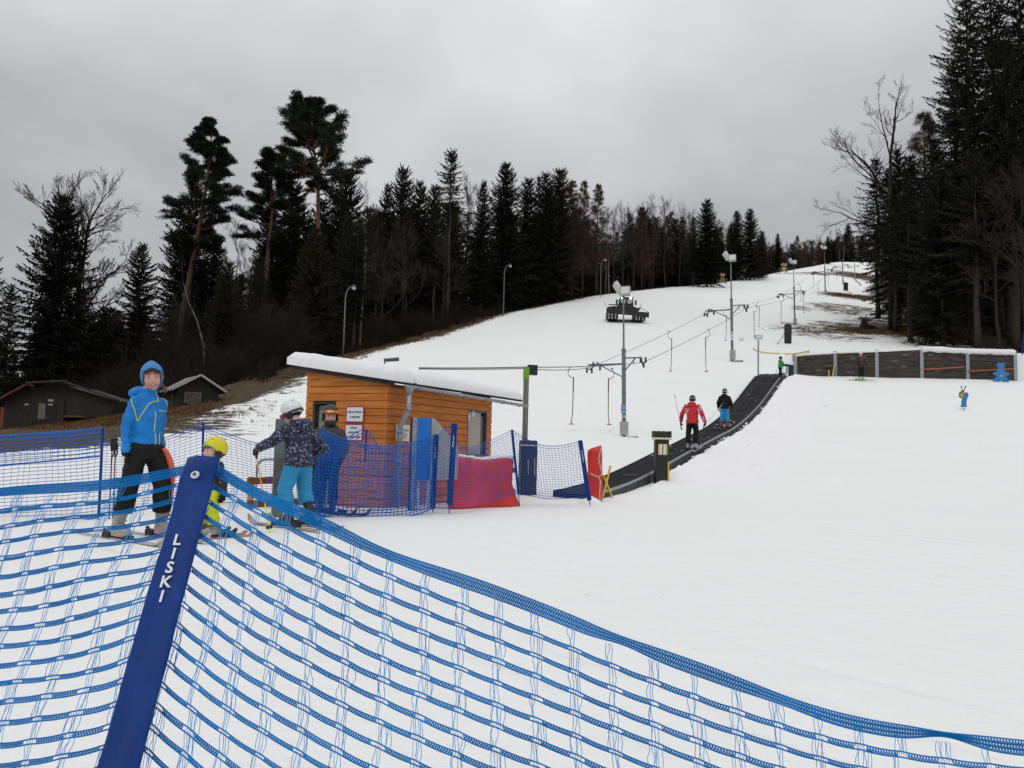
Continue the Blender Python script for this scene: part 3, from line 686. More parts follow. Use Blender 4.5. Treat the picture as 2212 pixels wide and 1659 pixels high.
# fill of the forest behind the edge
def fill_forest():
    sky_x = [-60, 0, 60, 140, 210, 250, 310, 350, 400, 480, 520, 560, 600, 700, 770, 850, 950, 1050, 1250, 1310, 1480, 1640, 1700, 1900, 1960, 2040, 2070, 2260, 2400]
    sky_y = [560, 610, 560, 560, 640, 660, 600, 640, 560, 560, 560, 530, 480, 450, 440, 430, 430, 420, 420, 470, 480, 500, 540, 530, 400, 330, 180, 100, 60]
    n = 0; tries = 0; r = np.random.default_rng(5); placed = []
    while n < 245 and tries < 9000:
        tries += 1
        left = n < 120 or n >= 185; far_l = n >= 215
        if left:
            y = r.uniform(62, 185) if r.random() < .8 else r.uniform(58, 80); off = r.uniform(6.0 if y < 110 else 3, 34)
            x = float(edge_l(y)) - off
            if far_l: y = r.uniform(58, 112); x = -y*r.uniform(.36, .66)
        else:
            y = r.uniform(68, 150); off = r.uniform(5.5, 34); x = float(edge_r(y)) + off
        z = H(x, y); bx, by = project((x, y, z))
        if bx < -120 or bx > 2330: continue
        if y < 84 and min(abs(bx-440), abs(bx-592), abs(bx-704)) < 34: continue
        if any((x-a)**2+(y-b)**2 < 2.6 for a, b in placed): continue
        lim = np.interp(bx, sky_x, sky_y) + r.uniform(0, 60) + (0 if left else 40)
        hmax = at(bx, lim, y).z - z
        kind = 'spruce_tree'; u = r.random()
        if u < .24: kind = 'bare_tree'
        elif u < .30: kind = 'birch_tree'
        elif u < .38 and 1150 < bx < 1500: kind = 'larch_tree'
        ht = min(r.uniform(15, 22), hmax)
        if bx < 420: ht = min(ht, r.uniform(8, 15))
        if ht < 4: continue
        var = int(r.integers(0, 5))
        if kind == 'spruce_tree' and not left and off < 10: var = 4 if r.random() < .7 else 2
        plant(kind, var, x, y, ht, r.uniform(.85, 1.1)); placed.append((x, y)); n += 1
fill_forest()

# thickets of bare undergrowth along the forest edge: nobody could count the stems
def undergrowth():
    r = np.random.default_rng(9); A, B, RA, RB = [], [], [], []
    spots = []
    for k in range(700):
        y = r.uniform(47, 150)**1.0; side = r.random() < .82
        if side:
            off = r.uniform(1.2, 26)*(0.6+0.4*r.random()); x = float(edge_l(y)) - off - (2.5 if y < 70 else 0.5); s = r.uniform(1.4, 4.6)*(0.38 if off < 5 else .8)
        else:
            y = r.uniform(66, 120); off = r.uniform(3, 22); x = float(edge_r(y)) + off; s = r.uniform(0.6, 2.2)
        spots.append((x, y, s))
    for k in range(420):
        y = r.uniform(46, 78); x = r.uniform(-52, -17) if y > 56 else r.uniform(-44, -24)
        spots.append((x, y, r.uniform(2.0, 6.0) if y > 58 else r.uniform(1.2, 3.0)))
    for (x, y, s) in spots:
        bx, by = project((x, y, H(x, y)))
        if bx < -60 or bx > 2280: continue
        z = H(x, y)
        ns = int(10+7*s)
        o = np.array([x, y, z]) + np.column_stack([r.normal(0, .35*s*.5, ns), r.normal(0, .35*s*.5, ns), np.full(ns, -.1)])
        d = unit(np.column_stack([r.normal(0, .34, ns), r.normal(0, .34, ns), np.ones(ns)])); L = s*r.uniform(.5, 1.1, ns)
        t = o+d*L[:, None]; A.append(o); B.append(t); RA.append(np.full(ns, .013+.004*s)); RB.append(np.full(ns, .007))
        for q in range(5):
            f = r.uniform(.3, .95, ns)[:, None]; p = o*(1-f)+t*f; dd = unit(d*0.7+r.normal(0, .55, (ns, 3))); l = s*r.uniform(.12, .42, ns)
            e = p+dd*l[:, None]; A.append(p); B.append(e); RA.append(np.full(ns, .009)); RB.append(np.full(ns, .005))
            for w in range(2):
                f2 = r.uniform(.3, 1, ns)[:, None]; p2 = p*(1-f2)+e*f2; e2 = p2 + unit(dd+r.normal(0, .7, (ns, 3)))*(l*r.uniform(.25, .6, ns))[:, None]
                A.append(p2); B.append(e2); RA.append(np.full(ns, .007)); RB.append(np.full(ns, .004))
    A, B = np.concatenate(A), np.concatenate(B); V, Q = segs(A, B, np.concatenate(RA), np.concatenate(RB))
    o = obj('undergrowth', fast_mesh('undergrowth', V, Q, M_BRUSH)); struct(o, 'stuff')
    tag(o, 'tangled brown undergrowth along the foot of the forest', 'undergrowth')
undergrowth()
def grass_tufts():
    r = np.random.default_rng(19); P = []
    for (px, py, rx, ry, s) in [(1862, 716, 7, 3.5, 1), (1985, 716, 8, 4, 1), (2060, 720, 8, 3, 1), (1880, 600, 6, 10, 1), (1840, 640, 4, 6, .8), (290, 900, 3, 3, 1.5), (250, 905, 4, 4, 1.5), (200, 915, 6, 4, 1.3), (310, 885, 4, 4, 1.3)]:
        g = gnd(px, py); k = int(1100*s)
        q = np.column_stack([g.x+r.normal(0, .5, k)*rx, g.y+r.normal(0, .5, k)*ry]); P.append(q)
    for k in range(3600):
        y = r.uniform(48, 150); P.append(np.array([[float(edge_l(y))-r.uniform(-.4, 3.5), y]]))
    P = np.vstack(P); n = len(P); Z = hgt(P[:, 0], P[:, 1])
    base = np.repeat(np.column_stack([P, Z-.03]), 7, 0) + np.column_stack([r.normal(0, .12, n*7), r.normal(0, .12, n*7), np.zeros(n*7)])
    d = unit(np.column_stack([r.normal(0, .5, n*7), r.normal(0, .5, n*7), np.full(n*7, .8)])); L = r.uniform(.07, .26, n*7)
    V = diamonds(base, d, L, L*.05+.008, unit(np.cross(d, r.normal(0, 1, (n*7, 3)))))
    o = obj('dead_grass', fast_mesh('dead_grass', V, np.arange(len(V)).reshape(-1, 4), mat('dead_grass', (.14, .080, .034), .9, var=.6, vscale=.7, spec=.1))); struct(o, 'stuff')
    tag(o, 'dead brown grass tufts at the edges of the snow', 'grass')
grass_tufts()
# ------------------------------------------------------------------ materials of the built things
M_NETBLUE = mat('blue_net_cord', (0.004, 0.195, 0.540), 0.7, var=0.2, vscale=3, spec=0.12)
M_NETPALE = mat('pale_net_thread', (0.05, 0.36, 0.80), 0.7, spec=0.1)
M_NETFAR = mat('blue_net_cord_weathered', (0.012, 0.135, 0.520), 0.6, spec=0.25)
M_NAVY = mat('navy_pole_cover', (0.005, 0.034, 0.185), 0.5, var=0.16, vscale=9, bump=0.10, bscale=220, spec=0.18)
M_WHITE = mat('white_print', (0.72, 0.74, 0.76), 0.6)
M_GALV = mat('galvanised_steel', (0.33, 0.35, 0.37), 0.5, 0.35, var=0.22, vscale=9, bump=0.1, bscale=30)
M_GREY = mat('grey_paint', (0.34, 0.34, 0.33), 0.6, var=0.15, vscale=4)
M_DGREY = mat('dark_steel', (0.085, 0.088, 0.092), 0.55, 0.3, var=0.3, vscale=6)
M_BLACK = mat('black_rubber', (0.012, 0.012, 0.013), 0.6, var=0.4, vscale=4)
M_BITUMEN = mat('bitumen_felt', (0.028, 0.028, 0.030), 0.85, var=0.5, vscale=4, bump=0.4, bscale=20)
M_RED = mat('red_tarpaulin', (0.56, 0.022, 0.022), 0.45, var=0.22, vscale=3, bump=0.5, bscale=5)
M_YELLOW = mat('yellow_paint', (0.66, 0.43, 0.025), 0.5, var=0.15, vscale=6)
M_WOOD = mat('brown_timber', (0.20, 0.075, 0.032), 0.7, var=0.35, vscale=3, stretch=(1, 1, 6), bump=0.3, bscale=12)
M_SHED = mat('weathered_dark_boards', (0.022, 0.018, 0.015), 0.9, var=0.6, vscale=4, stretch=(5, 5, .6), bump=0.5, bscale=8)
M_ROPE = mat('pale_rope', (0.62, 0.50, 0.38), 0.8)

def hut_wood():
    m = bpy.data.materials.new('orange_stained_pine'); m.use_nodes = True
    n, l = m.node_tree.nodes, m.node_tree.links; b = n['Principled BSDF']; b.inputs['Roughness'].default_value = 0.62; b.inputs['Specular IOR Level'].default_value = 0.3
    tc = n.new('ShaderNodeTexCoord'); mp = n.new('ShaderNodeMapping'); mp.inputs['Scale'].default_value = (0.7, 0.7, 9.0); l.new(tc.outputs['Object'], mp.inputs[0])
    t = n.new('ShaderNodeTexNoise'); t.inputs['Scale'].default_value = 2.4; t.inputs['Detail'].default_value = 7; t.inputs['Roughness'].default_value = .6; l.new(mp.outputs[0], t.inputs['Vector'])
    r = n.new('ShaderNodeValToRGB'); l.new(t.outputs['Fac'], r.inputs[0])
    e = r.color_ramp.elements; e[0].position = .30; e[0].color = (.42, .120, .018, 1); e[1].position = .72; e[1].color = (.63, .225, .040, 1)
    v = n.new('ShaderNodeTexVoronoi'); v.inputs['Scale'].default_value = 3.1; l.new(tc.outputs['Object'], v.inputs['Vector'])
    k = n.new('ShaderNodeMath'); k.operation = 'LESS_THAN'; l.new(v.outputs['Distance'], k.inputs[0]); k.inputs[1].default_value = 0.062
    # board to board difference
    g = n.new('ShaderNodeObjectInfo')
    sp = n.new('ShaderNodeSeparateXYZ'); l.new(tc.outputs['Object'], sp.inputs[0])
    d = n.new('ShaderNodeMath'); d.operation = 'DIVIDE'; l.new(sp.outputs['Z'], d.inputs[0]); d.inputs[1].default_value = 0.12
    fl = n.new('ShaderNodeMath'); fl.operation = 'FLOOR'; l.new(d.outputs[0], fl.inputs[0])
    wn_ = n.new('ShaderNodeTexWhiteNoise'); wn_.noise_dimensions = '1D'; l.new(fl.outputs[0], wn_.inputs['W'])
    mm = n.new('ShaderNodeMath'); mm.operation = 'MULTIPLY_ADD'; l.new(wn_.outputs['Value'], mm.inputs[0]); mm.inputs[1].default_value = .24; mm.inputs[2].default_value = .88
    mx = n.new('ShaderNodeMixRGB'); mx.blend_type = 'MULTIPLY'; mx.inputs[0].default_value = 1; l.new(r.outputs[0], mx.inputs[1]); l.new(mm.outputs[0], mx.inputs[2])
    m2 = n.new('ShaderNodeMixRGB'); l.new(k.outputs[0], m2.inputs[0]); l.new(mx.outputs[0], m2.inputs[1]); m2.inputs[2].default_value = (.10, .025, .006, 1)
    l.new(m2.outputs[0], b.inputs['Base Color'])
    return m
M_HUT = hut_wood(); M_JOINT = mat('dark_joint_board', (.17, .048, .010), .8)  # dark brown boards seen in the plank joints

# ------------------------------------------------------------------ ticket hut
HC = gnd(828, 1098); HA = math.radians(26)
E1 = Vector((math.sin(HA), math.cos(HA), 0)); E2 = Vector((-math.cos(HA), math.sin(HA), 0))
def hut_s(px, E):                                   # distance along a hut face at picture column px
    d = ray(px, 950); k = d.x/d.y
    return (k*HC.y - HC.x)/(E.x - k*E.y)
def hut_z(py, s, E, px):
    p = HC + E*s; return at(px, py, p.y).z - HC.z
HL1 = hut_s(1056, E1); HL2 = hut_s(664, E2)
HZ0 = hut_z(828, 0, E1, 828); HZ1 = hut_z(802, HL2, E2, 664)
def build_hut():
    t = thing('ticket_hut', 'orange wooden log hut with thick snow on its roof', 'hut', HC)
    t.rotation_euler = (0, 0, -HA)                  # local x = -E2, local y = E1
    slope = (HZ1-HZ0)/HL2
    B = -0.10
    def planks(axis, L, zt, holes, out):
        bm = MB(); z = B; k = 0
        while z < max(zt(0), zt(L))-0.01:
            z2 = z+0.1175
            segs_ = [(-0.07, L)] if axis == 1 else [(0.0, L+0.02)]
            for (a, b_, h0, h1) in holes:
                if h0 < z+0.06 < h1:
                    segs_ = [q for (s, e) in segs_ for q in ((s, min(e, a)), (max(s, b_), e)) if q[1]-q[0] > 0.02]
            zs0, zs1 = zt(0), zt(L); cuts = [] if abs(zs1-zs0) < 1e-6 else [(q-zs0)/((zs1-zs0)/L) for q in (z, z2)]
            segs_ = [(p0, p1) for (s, e) in segs_ for p0, p1 in zip([s]+sorted(c for c in cuts if s < c < e), sorted(c for c in cuts if s < c < e)+[e])]
            for (s, e) in segs_:
                za = min(z2, zt(s)); zb = min(z2, zt(e))
                if max(za, zb) <= z+0.005: continue
                za = max(za, z+.002); zb = max(zb, z+.002)
                th = 0.05+0.0015*((k*7) % 3)
                if axis == 1:   # right hand face, local y runs along it, outward +x
                    V = [(0, s, z), (th, s, z+.004), (th, s, za-.004), (0, s, za), (0, e, z), (th, e, z+.004), (th, e, zb-.004), (0, e, zb)]
                else:           # left hand face, runs along -x, outward -y
                    V = [(-s, 0, z), (-s, -th, z+.004), (-s, -th, za-.004), (-s, 0, za), (-e, 0, z), (-e, -th, z+.004), (-e, -th, zb-.004), (-e, 0, zb)]
                F = [(0, 1, 2, 3), (7, 6, 5, 4), (1, 5, 6, 2), (0, 4, 5, 1), (3, 2, 6, 7), (0, 3, 7, 4)]
                bm.add(V, F)
            z += 0.12; k += 1
        # dark backing boards behind the joints
        for (s0, s1, h0, h1) in out:
            if axis == 1: bm.box((-0.025, (s0+s1)/2, (h0+h1)/2), (0.03, s1-s0, h1-h0), m=1)
            else: bm.box((-(s0+s1)/2, 0.025, (h0+h1)/2), (s1-s0, 0.03, h1-h0), m=1)
        return bm
    # window in the right hand face, doorway in the left hand face
    w0, w1 = hut_s(1003, E1), hut_s(1046, E1); wz0, wz1 = hut_z(986, w1, E1, 1046), hut_z(884, w0, E1, 1003)
    d0, d1 = hut_s(727, E2), hut_s(678, E2); dz1 = hut_z(868, d0, E2, 727)
    zt1 = lambda s: HZ0; zt2 = lambda s: HZ0 + slope*s
    wr = planks(1, HL1, zt1, [(w0, w1, wz0, wz1)], [(0, w0, B, HZ0), (w1, HL1, B, HZ0), (w0, w1, B, wz0), (w0, w1, wz1, HZ0)])
    o = wr.build('wall', [M_HUT, M_JOINT], t)
    wl_ = planks(2, HL2, zt2, [(d0, d1, B, dz1)], [(0, d0, B, HZ0), (d1, HL2, B, HZ0), (d0, d1, dz1, HZ0)])
    wl_.build('wall', [M_HUT, M_JOINT], t)
    b = MB(); b.box((-HL2-.0, HL1/2, HZ0/2), (0.06, HL1, HZ0+.2)); b.box((-HL2/2, HL1, HZ0/2), (HL2, 0.06, HZ0+.2)); b.build('wall', M_HUT, t)
    # window: frame, sill, grey blind board
    yc = (w0+w1)/2; f = MB()
    for y in (w0+.02, w1-.02): f.box((0.018, y, (wz0+wz1)/2), (0.07, 0.04, wz1-wz0))
    f.box((0.018, yc, wz1-.02), (0.068, w1-w0-.08, .04)); f.box((0.04, yc, wz0+.015), (0.14, w1-w0-.08, .03))
    win = f.build('window', M_DGREY, t)
    p = MB(); p.box((-.012, yc-.05, (wz0+wz1)/2), (.012, (w1-w0)*.74, wz1-wz0-.06)); p.build('blind', mat('beige_blind', (.42, .38, .33), .7, var=.08, vscale=2), win)
    p = MB(); p.box((.0, w1-.10, (wz0+wz1)/2-.05), (.01, .10, wz1-wz0-.1)); p.build('pane', mat('dim_glass', (.10, .10, .10), .1, spec=.8), win)
    p = MB(); p.ell((.05, w0+.20, wz1-.08), (.05, .05, .06), 10, 8); p.box((.03, w0+.09, wz1-.12), (.03, .07, .18)); p.build('window_lamp', M_WHITE, t, True)
    # doorway: dark frame, half open pale door leaf, dark inside
    xm = -(d0+d1)/2; f = MB()
    for x in (-d0-.025, -d1+.025): f.box((x, -.01, (dz1+B)/2), (.05, .10, dz1-B))
    f.box((xm, -.01, dz1-.02), (d1-d0-.10, .10, .04))
    df = f.build('door_frame', M_BITUMEN, t)
    p = MB(); p.box((xm-.06, .06, (dz1+B)/2-.02), (d1-d0-.20, .03, dz1-B-.08)); lf = p.build('door', mat('pale_door', (.33, .32, .27), .6, var=.1, vscale=3), t)
    p = MB(); p.bar((xm+.08, .03, 1.25), (xm+.08, .03, .75), .02); p.bar((xm-.02, .03, 1.1), (xm+.14, .03, 1.0), .02); p.build('handle', M_BLACK, lf)
    p = MB(); p.box((-HL2/2, HL1/2, .02), (HL2-.1, HL1-.1, .04)); p.box((-HL2/2-.0, .60, 1.0), (HL2-.1, .03, 1.9)); p.build('floor_and_dark_backing', M_SHED, t)  # upright dark sheet joined to the floor paints the shade inside the doorway
    # roof sheet: low eave over the right face
    x0, x1 = 0.24, -HL2-0.27; y0, y1 = -0.16, HL1+1.02
    zr = lambda x: HZ0 + 0.02 - slope*x
    r = MB()
    V = [(x0, y0, zr(x0)), (x1, y0, zr(x1)), (x1, y1, zr(x1)), (x0, y1, zr(x0))]
    V2 = [(x, y, z+.05) for x, y, z in V]
    r.add(V+V2, [(0, 1, 2, 3), (7, 6, 5, 4), (0, 4, 5, 1), (1, 5, 6, 2), (2, 6, 7, 3), (3, 7, 4, 0)])
    r.build('roof', M_BITUMEN, t)
    r = MB()                                        # hanging felt flap along the rake and the eave board
    r.bar((x0-.02, y0+.02, zr(x0)-.012), (x1, y0+.02, zr(x1)-.005), .02, .045); r.build('rake_board', M_BITUMEN, t)
    r = MB(); r.bar((x0-.14, y0+.16, zr(x0)-.03), (x0-.14, y1-.55, zr(x0)-.03), .03, .05); r.build('eave_board', mat('red_brown_board', (.22, .05, .025), .7), t)
    # snow load: rounded slab with soft edges
    nx, ny = 26, 110; V = np.zeros((ny, nx, 3)); xs = np.linspace(0, 1, nx); ys = np.linspace(0, 1, ny)
    for j in range(ny):
        for i in range(nx):
            u, v = xs[i], ys[j]
            X = x0+.03+(x1-x0-.10)*u; Y = y0-.04+(y1-y0-.06)*v
            u2, v2 = min(1, max(0, (i-1)/(nx-3))), min(1, max(0, (j-1)/(ny-3))); X = x0+.03+(x1-x0-.10)*u2; Y = y0-.04+(y1-y0-.06)*v2
            eu = min(u2*abs(x1-x0), (1-u2)*abs(x1-x0)); ev = min(v2*(y1-y0), (1-v2)*(y1-y0)); e = min(eu, ev); foot = i in (0, nx-1) or j in (0, ny-1)
            hgt_ = .235*(.50+.50*(1-max(0, 1-e/0.13)**2.4)**0.5) if e < .13 else .235
            lump = 1+.10*noise.noise((X*1.8, Y*1.5, 2.2))
            notch = 0.055*math.exp(-((Y-.42)/.05)**2)*math.exp(-max(0, u-.0)*9)
            shift = 0.03*noise.noise((Y*2.2, 0.7, 5))*(1-u)
            fall = 0.22*sstep(1.2, 4.6, Y)
            V[j, i] = (X+shift - notch*.9, Y + .02*noise.noise((X*3, 1.1, Y)), zr(X)+.040+(0 if foot else hgt_*lump*(1-notch*5)*(1-fall)+.012*noise.noise((X*7, Y*6, 3))))
    idx = np.arange(nx*ny).reshape(ny, nx)
    Q = np.stack([idx[:-1, :-1], idx[1:, :-1], idx[1:, 1:], idx[:-1, 1:]], -1).reshape(-1, 4)
    obj('snow_load', fast_mesh('snow_load', V.reshape(-1, 3), Q[:, ::-1] if True else Q, plain_snow(), True), t)
    # gutter, brackets, downpipe
    g = MB(); gx, gz = x0+.055, zr(x0)-.005; n = 9
    prof = [(gx+.055*math.cos(a), gz+.055*math.sin(a)) for a in np.linspace(math.pi, 2*math.pi, n)]; prof2 = [(gx+.049*math.cos(a), gz+.049*math.sin(a)) for a in np.linspace(2*math.pi, math.pi, n)]
    loop = prof+prof2; fallg = .05
    g.rings([[(x, y0+.25, z) for x, z in loop], [(x, y1+.10, z-fallg) for x, z in loop]])
    gt = g.build('gutter', M_GALV, t)
    g = MB()
    for k in range(6):
        y = y0+.55+k*.78; zz = gz-fallg*(y-y0)/(y1-y0)
        g.tube([(gx+.060*math.cos(a), y, zz+.060*math.sin(a)) for a in np.linspace(math.pi*.95, 2.05*math.pi, 9)], .007, 4)
    g.build('bracket', M_GALV, gt)
    g = MB(); yy = y0+.33
    g.tube([(gx, yy, gz-.01), (gx, yy, gz-.07), (gx, yy, gz-.15)], [.09, .07, .045], 12)
    g.tube([(gx, yy, gz-.14), (gx, yy, gz-.36), (gx-.03, yy, gz-.46), (gx-.13, yy, gz-.62), (gx-.15, yy, gz-.72), (gx-.15, yy, -.1)], .041, 12)
    for z in (gz-.36, gz-.72, gz-1.2): g.tube([(gx-(.15 if z < gz-.6 else 0), yy, z), (gx-(.15 if z < gz-.6 else 0), yy, z-.05)], .047, 12)
    g.build('downpipe', M_GALV, t, True)
    v = MB(); v.tube([(-.75, .95, zr(-.75)+.25), (-.75, .95, zr(-.75)+.37), (-.55, 1.1, zr(-.75)+.40)], .035, 10); v.build('vent_pipe', M_DGREY, t, True)
    return t
HUT = build_hut()
def hut_world(s, E, z, out):                        # point on a hut face; out = metres in front of it
    n = -E2 if E is E1 else -E1
    return HC + E*s + Vector((0, 0, z)) + n*out
def wall_sheet(name, label, cat, E, px0, px1, py0, py1, border, lines, group=None, fill=None):
    """paper in a coloured border fixed to a hut face"""
    if E is E2: px0, px1 = px1, px0
    s0, s1 = hut_s(px0, E), hut_s(px1, E); sm = (s0+s1)/2; pm = (px0+px1)/2
    z0, z1 = hut_z(py1, sm, E, pm), hut_z(py0, sm, E, pm)
    t = thing(name, label, cat, hut_world(sm, E, (z0+z1)/2, .062), (-HA+math.pi/2) if E is E1 else -HA, group)
    w, h = abs(s1-s0), z1-z0                        # local x right, local -y outward
    b = MB(); b.box((0, 0, 0), (w, .008, h)); b.build('border' if border else 'sheet', border or M_WHITE, t, bevel=.001)
    if border: b = MB(); b.box((0, -.006, 0), (w*.86, .005, h*.86)); b.build('sheet', M_WHITE, t)
    for txt, size, x, z, m, bold in lines:
        o = obj('lettering', text_mesh(txt, size*h, .0012, bold), t); o.data.materials.append(m); o.rotation_euler = (math.pi/2, 0, 0); o.location = (x*w, -.0105 if border else -.0065, z*h)
    return t, w, h
M_CRIM = mat('crimson_border', (.42, .012, .060), .5); M_INK = mat('dark_ink', (.06, .055, .065), .7)
wall_sheet('warning_sign', 'red bordered paper sign with two lines of black capitals, upper one beside the doorway', 'sign', E2, 750, 790, 878, 913, M_CRIM,
           [('ZÁKAZ VSTUPU', .155, 0, .13, M_INK, .0012), ('V OBUVI!!!!', .155, 0, -.17, M_INK, .0012)])
wall_sheet('warning_sign', 'red bordered paper sign, lower one half hidden behind the blue net', 'sign', E2, 749, 789, 916, 953, M_CRIM,
           [('ZÁKAZ', .15, 0, .27, M_INK, .0012), ('BOBOVÁNÍ', .15, 0, 0, M_INK, .0012), ('A SÁŇKOVÁNÍ', .15, 0, -.27, M_INK, .0012)])
def info():
    t, w, h = wall_sheet('notice_sheet', 'white printed notice with small green logo beside the downpipe', 'notice', E1, 848, 877, 917, 953, None, [])
    b = MB(); b.box((-.24*w, -.006, .39*h), (.36*w, .004, .14*h)); b.build('green_logo', mat('green_print', (.03, .20, .015), .6), t)
    b = MB(); r = random.Random(2)
    for k in range(11):
        L = r.uniform(.45, .85) if k else .86
        b.box((-.43*w+L*w/2, -.0055, (.22-.055*k)*h), (L*w, .002, (.016 if k else .022)*h))
    b.build('print_lines', M_INK, t)
info()

# ------------------------------------------------------------------ safety nets
def interp_poly(P, n=None, step=None):
    P = np.array([list(p) for p in P], float); d = np.concatenate([[0], np.cumsum(np.linalg.norm(np.diff(P, axis=0), axis=1))])
    n = n or max(2, int(d[-1]/step)+1); s = np.linspace(0, d[-1], n)
    # Catmull-like smoothing through numpy interp of a refined curve
    t = np.arange(len(P)); tt = np.interp(s, d, t)
    def cr(c):
        q = np.concatenate([[2*c[0]-c[1]], c, [2*c[-1]-c[-2]]]); i = np.clip(tt.astype(int), 0, len(P)-2); f = tt-i
        p0, p1, p2, p3 = q[i], q[i+1], q[i+2], q[i+3]
        return .5*((2*p1)+(-p0+p2)*f+(2*p0-5*p1+4*p2-p3)*f*f+(-p0+3*p1-3*p2+p3)*f**3)
    return np.column_stack([cr(P[:, k]) for k in range(3)])
def strand_mesh(polys, rads):
    A, B, RA = [], [], []
    for P, r in zip(polys, rads):
        P = np.asarray(P); A.append(P[:-1]); B.append(P[1:]); RA.append(np.full(len(P)-1, r))
    A, B, RA = np.concatenate(A), np.concatenate(B), np.concatenate(RA)
    return segs(A, B, RA, RA)
def far_net(parent, top, bot, rows, cell, r=.0040, seed=0, belly=.05, hang=None, m=None, rv=.6, name='net'):
    """knitted net between a sagging top rope and the bottom rope (world points), rows of cells"""
    rr = np.random.default_rng(seed)
    n = max(12, int(np.linalg.norm(np.diff(np.array([list(p) for p in top]), axis=0), axis=1).sum()/cell))
    T = interp_poly(top, n*2+1); Bt = interp_poly(bot, n*2+1); polys, rads = [], []
    fv = np.array([noise.noise((i*.13, seed, 0)) for i in range(n*2+1)])
    def pt(v):
        P = T*(1-v)+Bt*v
        wv = np.array([noise.noise((i*.16, v*2.3, seed+3.7)) for i in range(n*2+1)])
        P = P + np.column_stack([wv*belly*.35, wv*belly, wv*.012])*math.sin(math.pi*min(1, max(0, v)))
        return P
    G = np.array([pt(k/rows) for k in range(rows+1)])
    for k in range(rows+1):
        polys.append(G[k]); rads.append(r*(1.9 if k in (0, rows) else 1.5 if k == 1 else 1.0))
    for j in range(0, n*2+1, 2): polys.append(G[:, j]); rads.append(r*rv)
    V, Q = strand_mesh(polys, rads)
    o = parent.matrix_basis.inverted() if parent else None
    loc = np.array(parent.location); V = V - loc
    obj(name, fast_mesh(name, V, Q, m or M_NETFAR), parent)
def net_pole(parent, a, b, w=.055, letters=True, sleeve=True, tip=.12, up=True):
    """a = top, b = ground (world); padded navy sleeve over a thin rod"""
    L = np.array(parent.location); a, b = Vector(np.array(a)-L), Vector(np.array(b)-L)
    d = (b-a).normalized(); s = Vector((1, 0, 0)); s = (s - d*s.dot(d)).normalized(); nrm = d.cross(s)
    bm = MB(); end = b-d*tip
    R = Matrix((s, nrm, -d)).transposed(); ln = (end-a).length
    bm.box((a+end)/2, (w, w*.5, ln), R); sl = bm.build('pole', M_NAVY if sleeve else M_NETFAR, parent, bevel=min(.012, w*.2))
    if tip: bm = MB(); bm.cyl(end, b+d*.05, .009, 8); bm.build('rod', M_NETFAR, parent)
    if letters:
        for i, ch in enumerate('LISKI'):
            o = obj('lettering', text_mesh(ch, .05, .001, .001), sl); o.data.materials.append(M_WHITE)
            o.matrix_local = Matrix.Translation(a + d*(.20+.045*i) - nrm*(w*.25+.003)*(1 if nrm.y > 0 else -1)) @ Matrix((s, -d, s.cross(-d))).transposed().to_4x4()
    return sl
def fence_thing(label, loc, group='blue safety net fences'):
    return thing('net_fence', label, 'net fence', loc, 0, group)
def W(L): return [at(x, y, Y) for x, y, Y in L]

fl = fence_thing('blue net fence with doubled top band at the left picture edge behind the ski poles', gnd(213, 1118), None)
far_net(fl, W([(-90, 950, 10.3), (60, 940, 10.2), (150, 935, 10.15), (221, 926, 10.1)]), W([(-90, 1138, 10.3), (60, 1130, 10.2), (150, 1126, 10.15), (213, 1119, 10.1)]), 24, .085, .0042, 1)
far_net(fl, W([(-90, 948, 10.2), (60, 938, 10.1), (150, 932, 10.05), (221, 925, 10.05)]), W([(-90, 1012, 10.3), (60, 1000, 10.2), (150, 992, 10.1), (220, 985, 10.05)]), 7, .10, .0062, 2, name='folded_net')
net_pole(fl, at(222, 925, 10.07), gnd(213, 1120), .035, False, True, .03)
f2 = fence_thing('blue net fence sagging from a lone post behind the woman and the yellow helmet', gnd(437, 1086), None)
far_net(f2, W([(222, 955, 11.4), (275, 957, 11.8), (350, 947, 12.2), (437, 916, 12.6)]), W([(215, 1098, 11.3), (275, 1096, 11.8), (350, 1091, 12.2), (437, 1086, 12.7)]), 24, .085, .0040, 3)
far_net(f2, W([(437, 916, 12.6), (500, 940, 12.5), (560, 958, 12.4), (640, 962, 12.2), (700, 948, 12.0)]), W([(437, 1086, 12.7), (500, 1086, 12.6), (560, 1087, 12.5), (640, 1090, 12.3), (700, 1094, 12.1)]), 24, .085, .0040, 4)
net_pole(f2, at(439, 913, 12.6), gnd(437, 1087), .035, False, True, .03)
f3 = fence_thing('bunched blue net fence in front of the doorway of the wooden hut', gnd(935, 1106), None)
far_net(f3, W([(694, 926, 11.0), (740, 948, 11.1), (800, 962, 11.3), (860, 962, 11.5), (905, 952, 11.7), (941, 940, 11.8)]), W([(672, 1108, 11.0), (740, 1122, 11.0), (800, 1121, 11.2), (860, 1118, 11.4), (905, 1110, 11.6), (935, 1098, 11.8)]), 25, .058, .0062, 5, belly=.12, rv=.9)
far_net(f3, W([(690, 928, 11.2), (730, 955, 11.4), (790, 928, 11.7), (830, 975, 11.8), (890, 975, 11.9), (943, 945, 11.95)]), W([(676, 1104, 11.2), (730, 1112, 11.3), (790, 1110, 11.6), (830, 1108, 11.8), (890, 1102, 11.9), (937, 1096, 11.95)]), 23, .075, .0044, 6, belly=.10, rv=.8, name='folded_net')
far_net(f3, W([(690, 930, 10.9), (712, 945, 11.0), (735, 960, 11.05)]), W([(668, 1108, 10.9), (690, 1114, 10.95), (716, 1120, 11.0)]), 22, .035, .0050, 7, belly=.10, rv=1.1, name='folded_net')
net_pole(f3, at(942, 938, 11.85), gnd(935, 1107), .075, True, True, .06)
net_pole(f3, at(792, 930, 11.75), at(788, 1000, 11.75), .03, False, True, 0)
